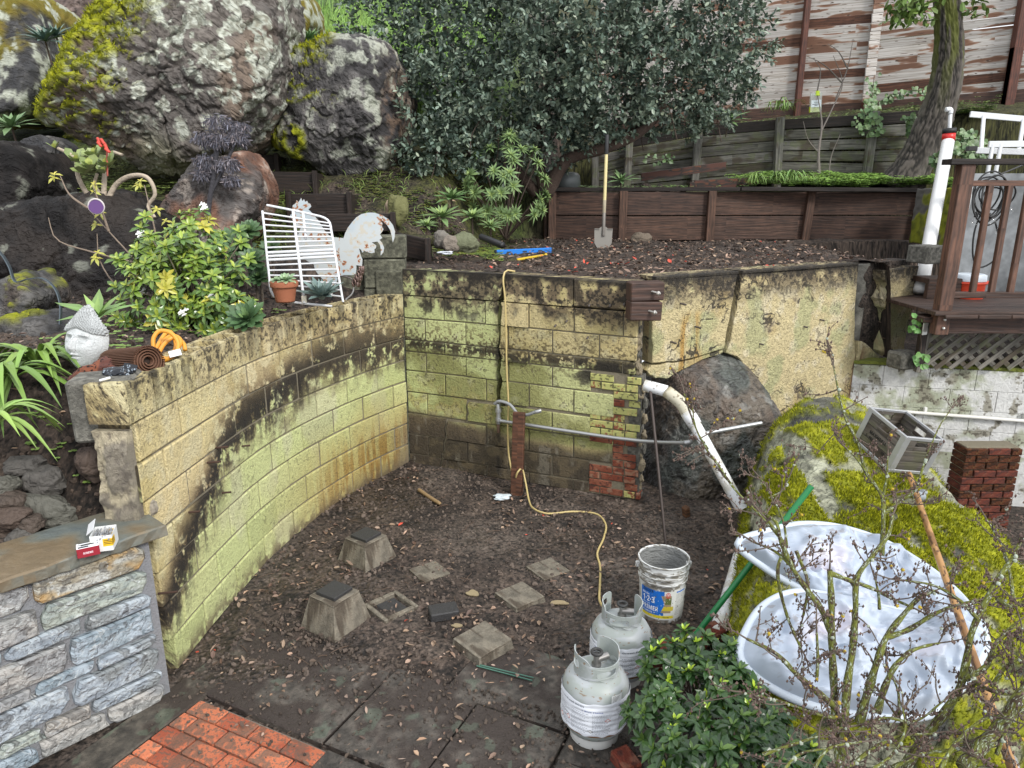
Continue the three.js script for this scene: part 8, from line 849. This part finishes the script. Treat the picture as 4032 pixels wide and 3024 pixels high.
// broken bricks at the rock foot
{ const bk = (label, p, w, h, d, ry, rz) => { const m = solo('broken_brick', boxUV(at(cbox(w, h, d, .008, w * 9), ...p, .1, ry, rz), 1), M(L3(.72, .52, .48), .9, { map: brickMap, bumpMap: gritFor(1, 1, .2), bumpScale: .008 }), label, 'brick', 'broken bricks at the rock foot'); return m; };
  bk('broken red brick resting on the drain pipe end', [1.098,0.05,-3.441], .17, .075, .10, .5, .1); bk('broken brick tilted on its edge beside the shrub', [0.857,0.05,-3.304], .08, .10, .11, .3, .5); bk('dark broken brick leaning under the glossy shrub', [0.807,0.04,-3.239], .10, .13, .07, -.2, -.3); bk('orange brick end at the corner of the glossy shrub', [0.497,0.03,-2.554], .09, .06, .12, .5, 0); 
  const R = rng(81); const names2 = ['mossy round stone above the loose stones by the step', 'pale sandstone lump under the dark boulder', 'grey stone in the row beside the lowest step', 'mossy green stone in the row beside the blue level', 'brown stone beside the crumpled plastic', 'earthy stone at the planter foot'];
  [[[-1.158,2.262,-7.4], .13, [.9, 1.25, .7]], [[-1.219,2.273,-7.55], .12, [.9, 1.3, .7]], [[-0.67,1.993,-6.9], .10, [1, .9, .8]], [[-0.442,1.978,-6.8], .12, [1.2, .8, .8]], [[-0.569,1.968,-6.75], .09, [1, .9, .8]], [[1.668,1.862,-9.3], .11, [1.3, .8, .8]]].forEach(([p, r, sq], i) => solo('stone', rockLump(r, 70 + i, sq, 6, .45).translate(...p), M([L3(.13, .13, .05), L3(.30, .23, .16), L3(.16, .145, .125), L3(.13, .14, .08), L3(.19, .16, .13), L3(.15, .12, .09)][i], .9, { bumpMap: rockBump, bumpScale: .015 }), names2[i], 'stone', 'stones around the terrace'));
  const n3 = ['angular grey rock in the soil bank behind the flagstone cap', 'lichen spotted rock half buried behind the flagstone cap', 'small brown rock resting on the soil bank', 'round grey stone at the cap edge', 'brown slab shaped stone in the bank', 'flat wet stone under the strap leaves', 'reddish brown stone wedged in the bank', 'dark cobble below the bank', 'fist sized stone near the screw boxes', 'grey stone under the wall end'];
  [[[-2.278,1.072,-3.2], .09, [1, .9, .8]], [[-2.224,0.947,-3.1], .12, [1.5, .8, .8]], [[-2.351,1.03,-3.05], .08, [1, .7, 1]], [[-2.255,0.891,-2.95], .07, [1, .8, 1]], [[-2.338,0.972,-3], .09, [1.5, .7, .9]], [[-2.389,1.136,-3.25], .08, [1.3, .7, 1]], [[-2.407,1.09,-3.1], .07, [1, .8, 1]], [[-2.224,0.948,-3], .06, [1, .8, 1]], [[-2.213,0.837,-2.92], .06, [1.2, .9, 1]], [[-2.078,1.129,-3.3], .09, [1, 1.1, .8]]].forEach(([p, r, sq], i) => solo('stone', rockLump(r, 80 + i, sq, 6, .5).translate(...p), M([L3(.085, .078, .07), L3(.10, .097, .08), L3(.075, .056, .044), L3(.08, .074, .066), L3(.075, .052, .04)][i % 5], .8, { bumpMap: rockBump, bumpScale: .02 }), n3[i], 'stone', 'stones in the soil bank'));
  solo('buried_pipe', rod([-0.309,2.005,-7.3], [-0.095,1.942,-7], .035, 12), M(L3(.03, .03, .032), .4), 'black pipe end sticking out of the bank', 'pipe'); solo('plastic_scrap', rockLump(.05, 7, [1.5, .3, .7], 6, .9).translate(...[-0.614,1.903,-6.6]), M(L3(.62, .65, .70), .3), 'crumpled clear plastic scrap on the terrace edge', 'litter'); solo('foil_scrap', rockLump(.05, 9, [1.5, .35, .7], 6, .9).translate(...[-0.087,0.03,-5.353]), M(L3(.55, .62, .66), .35), 'torn pale plastic scrap in front of the cracked wall', 'litter');
  const gr = thing('green_rods', 'pair of thin green garden rods lying across the soil', 'rod'); for (const [a, b] of [[[-0.186,0.015,-3.223], [0.104,0.015,-3.105]], [[-0.171,0.018,-3.227], [0.11,0.018,-3.123]]]) mesh('rod', rod(a, b, .004, 6), M(L3(.06, .15, .11), .5), gr);
  solo('rotten_stick', tube([[-0.783,0.02,-5.517], [-0.69,0.02,-5.384], [-0.578,0.03,-5.218]], .016, 7, 4), M(L3(.30, .20, .10), .9), 'split pale stick on the soil under the block wall', 'stick'); solo('wood_stub', boxUV(at(cbox(.05, .09, .05, .008), ...[1.353,0.04,-5.052], 0, .5, .2)), wood(.9, .65, .4, .8), 'short split wood stub at the boulder foot', 'wood');
}
// puddles of muddy water
{ const pm = M(L3(.30, .24, .15), .08); const pud = (label, c, rx, rz, s) => { const p = []; for (let i = 0; i < 26; i++) { const a = i / 26 * 6.283, r = .6 + .8 * vn(Math.cos(a) * 1.4 + s, Math.sin(a) * 1.4, s); p.push([c[0] + rx * r * Math.cos(a), -c[2] + rz * r * Math.sin(a)]); } const g = prism(p, .006); g.rotateX(-Math.PI / 2); solo('puddle', g.translate(0, c[1], 0), pm, label, 'puddle', 'muddy puddles'); }; pud('tan muddy puddle beside the sunken block', [-0.249,0.012,-3.929], .045, .035, 1); pud('thin muddy puddle near the gas cylinders', [0.288,0.012,-3.825], .06, .02, 3); pud('small muddy puddle beside the black block', [-0.324,0.012,-3.585], .03, .015, 5); }
// fallen leaves, bark crumbs and clods
{
  const R = rng(301), tan = [[.24, .16, .11], [.13, .08, .06], [.32, .22, .15], [.085, .055, .042], [.36, .25, .19], [.10, .07, .05], [.17, .11, .08]]; const scatter = (name, label, n, gen) => { const Lv = new Leaves(); for (let i = 0; i < n; i++) { const g = gen(); if (!g) continue; const [x, y, z, L, col] = g, a = R() * 6.283; Lv.leaf(V(x, y, z), V(Math.cos(a), (R() - .4) * .5, Math.sin(a)).normalize(), V((R() - .5) * .9, 1, (R() - .5) * .9).normalize(), L * (.6 + .7 * R()), L * (.3 + .3 * R()), jit(col, R, .3), (R() - .5) * .8, .2 + .5 * R(), .5); } solo(name, Lv.geo(), LMmatte, label, 'leaves', null, 'stuff'); };
  const inPit = (x, z) => inPoly(x, z, pit) && z < -2.2 && !(x < -1.5 && z > -3) && z > -6.1 && -(z) < 6.15 - .43 * Math.max(0, x + .9); const redc = [.55, .08, .045];
  scatter('fallen_leaves', 'dead leaves strewn over the excavated floor', 2900, () => { const x = -1.75 + 3.9 * R(), z = -6.15 + 3.7 * R(); if (!inPit(x, z)) return null; const d = fbm(x * 2.2, 5, z * 2.2, 3) + .14 * sst(-.4, -1.4, x) - .12 * sst(-3.6, -3.0, z); if (d < .46 + .12 * R()) return null; return [x, floorH(x, z) + .012, z, .018 + .032 * R(), R() < .02 ? redc : tan[Math.floor(R() * 7)]]; });
  scatter('fallen_leaves', 'brown dead leaves covering the front of the terrace', 2700, () => { const x = -.8 + 4.5 * R(), D = 5.5 + 3.9 * Math.pow(R(), 1.7), z = -D; if (inPoly(x, z, pit)) return null; if (x < .1 && R() < .5) return null; return [x, upperH(x, z) + .025, z, .025 + .04 * R(), R() < .04 ? redc : tan[Math.floor(R() * 7)]]; });
  scatter('fallen_leaves', 'scattered dead leaves in the left bed', 600, () => { const z = -3.2 - 2.8 * R(), x = lwX(z) - .1 - 1.3 * R(); return [x, upperH(x, z) + .02, z, .02 + .03 * R(), tan[Math.floor(R() * 7)]]; });
  scatter('fallen_leaves', 'few dead leaves stuck on the paving slabs', 240, () => { const x = -1.3 + 2.4 * R(), z = -3.3 + .9 * R(); return [x, .02, z, .018 + .025 * R(), tan[Math.floor(R() * 7)]]; });
  // clods
  const geos = [0, 1, 2].map(i => rockLump(1, 300 + i, [1, .7, 1], 2, .8)); const clods = (label, n, gen, col) => { for (let k = 0; k < 1; k++) { const im = new THREE.InstancedMesh(geos[0], M(L3(...col), .95), n), m4 = new THREE.Matrix4(), q = new THREE.Quaternion(); im.name = 'soil_crumbs'; for (let i = 0; i < n; i++) { const g = gen(); const s = g[3]; q.setFromEuler(new THREE.Euler(R() * 6, R() * 6, R() * 6)); m4.compose(V(g[0], g[1], g[2]), q, V(s, s * .8, s)); im.setMatrixAt(i, m4); im.setColorAt(i, (q => new THREE.Color().setRGB(q, q * .97, q * .93))(.6 + .9 * R())); } tag(im, label, 'soil', null, 'stuff'); scene.add(im); } };
  clods('dark soil crumbs and clods over the excavated floor', 5200, () => { let x, z; do { x = -1.8 + 3.7 * R(); z = -6.1 + 3.1 * R(); } while (!inPit(x, z)); const s = .004 + .014 * Math.pow(R(), 3); return [x, floorH(x, z) + s * .3, z, s]; }, [.105, .083, .070]);
  clods('dark soil crumbs over the terrace', 2600, () => { let x, z; do { x = -.9 + 4.4 * R(); z = -5.5 - 4 * R(); } while (inPoly(x, z, pit)); const s = .006 + .02 * Math.pow(R(), 3); return [x, upperH(x, z) + s * .3, z, s]; }, [.06, .045, .037]);
  clods('dark crumbs and grit on the soil bank and bed', 2600, () => { const z = -2.7 - 3.2 * R(), x = lwX(z) - .1 - 2.0 * R(); const s = .005 + .02 * Math.pow(R(), 3); return [x, upperH(x, z) + s * .3, z, s]; }, [.07, .052, .042]);
  clods('soil crumbs and grit spread over the paving slabs', 1500, () => { const p = pv(-.2 + 2.4 * R(), -.7 + .65 * R() * R() * 1.6); const s = .003 + .009 * Math.pow(R(), 3); return [p[0], .012 + s * .3, p[1], s]; }, [.07, .055, .045]);
  // twigs
  const tw = []; for (let i = 0; i < 240; i++) { const x = -1.6 + 3.4 * R(), z = -6 + 3.3 * R(); if (!inPit(x, z)) continue; const a = R() * 6.28, L = .03 + .09 * R(); tw.push(tube([[x, floorH(x, z) + .015, z], [x + Math.cos(a) * L * .5, floorH(x, z) + .022, z + Math.sin(a) * L * .5], [x + Math.cos(a) * L, floorH(x, z) + .015, z + Math.sin(a) * L]], .0025, 4, 2, false, false)); } solo('twigs', tw, M(L3(.10, .065, .045), .9), 'short dead twigs strewn over the excavated floor', 'twigs', null, 'stuff');
}

scene.traverse(o => { if (o.isMesh) { o.castShadow = true; o.receiveShadow = true; } });
renderer.render(scene, camera);
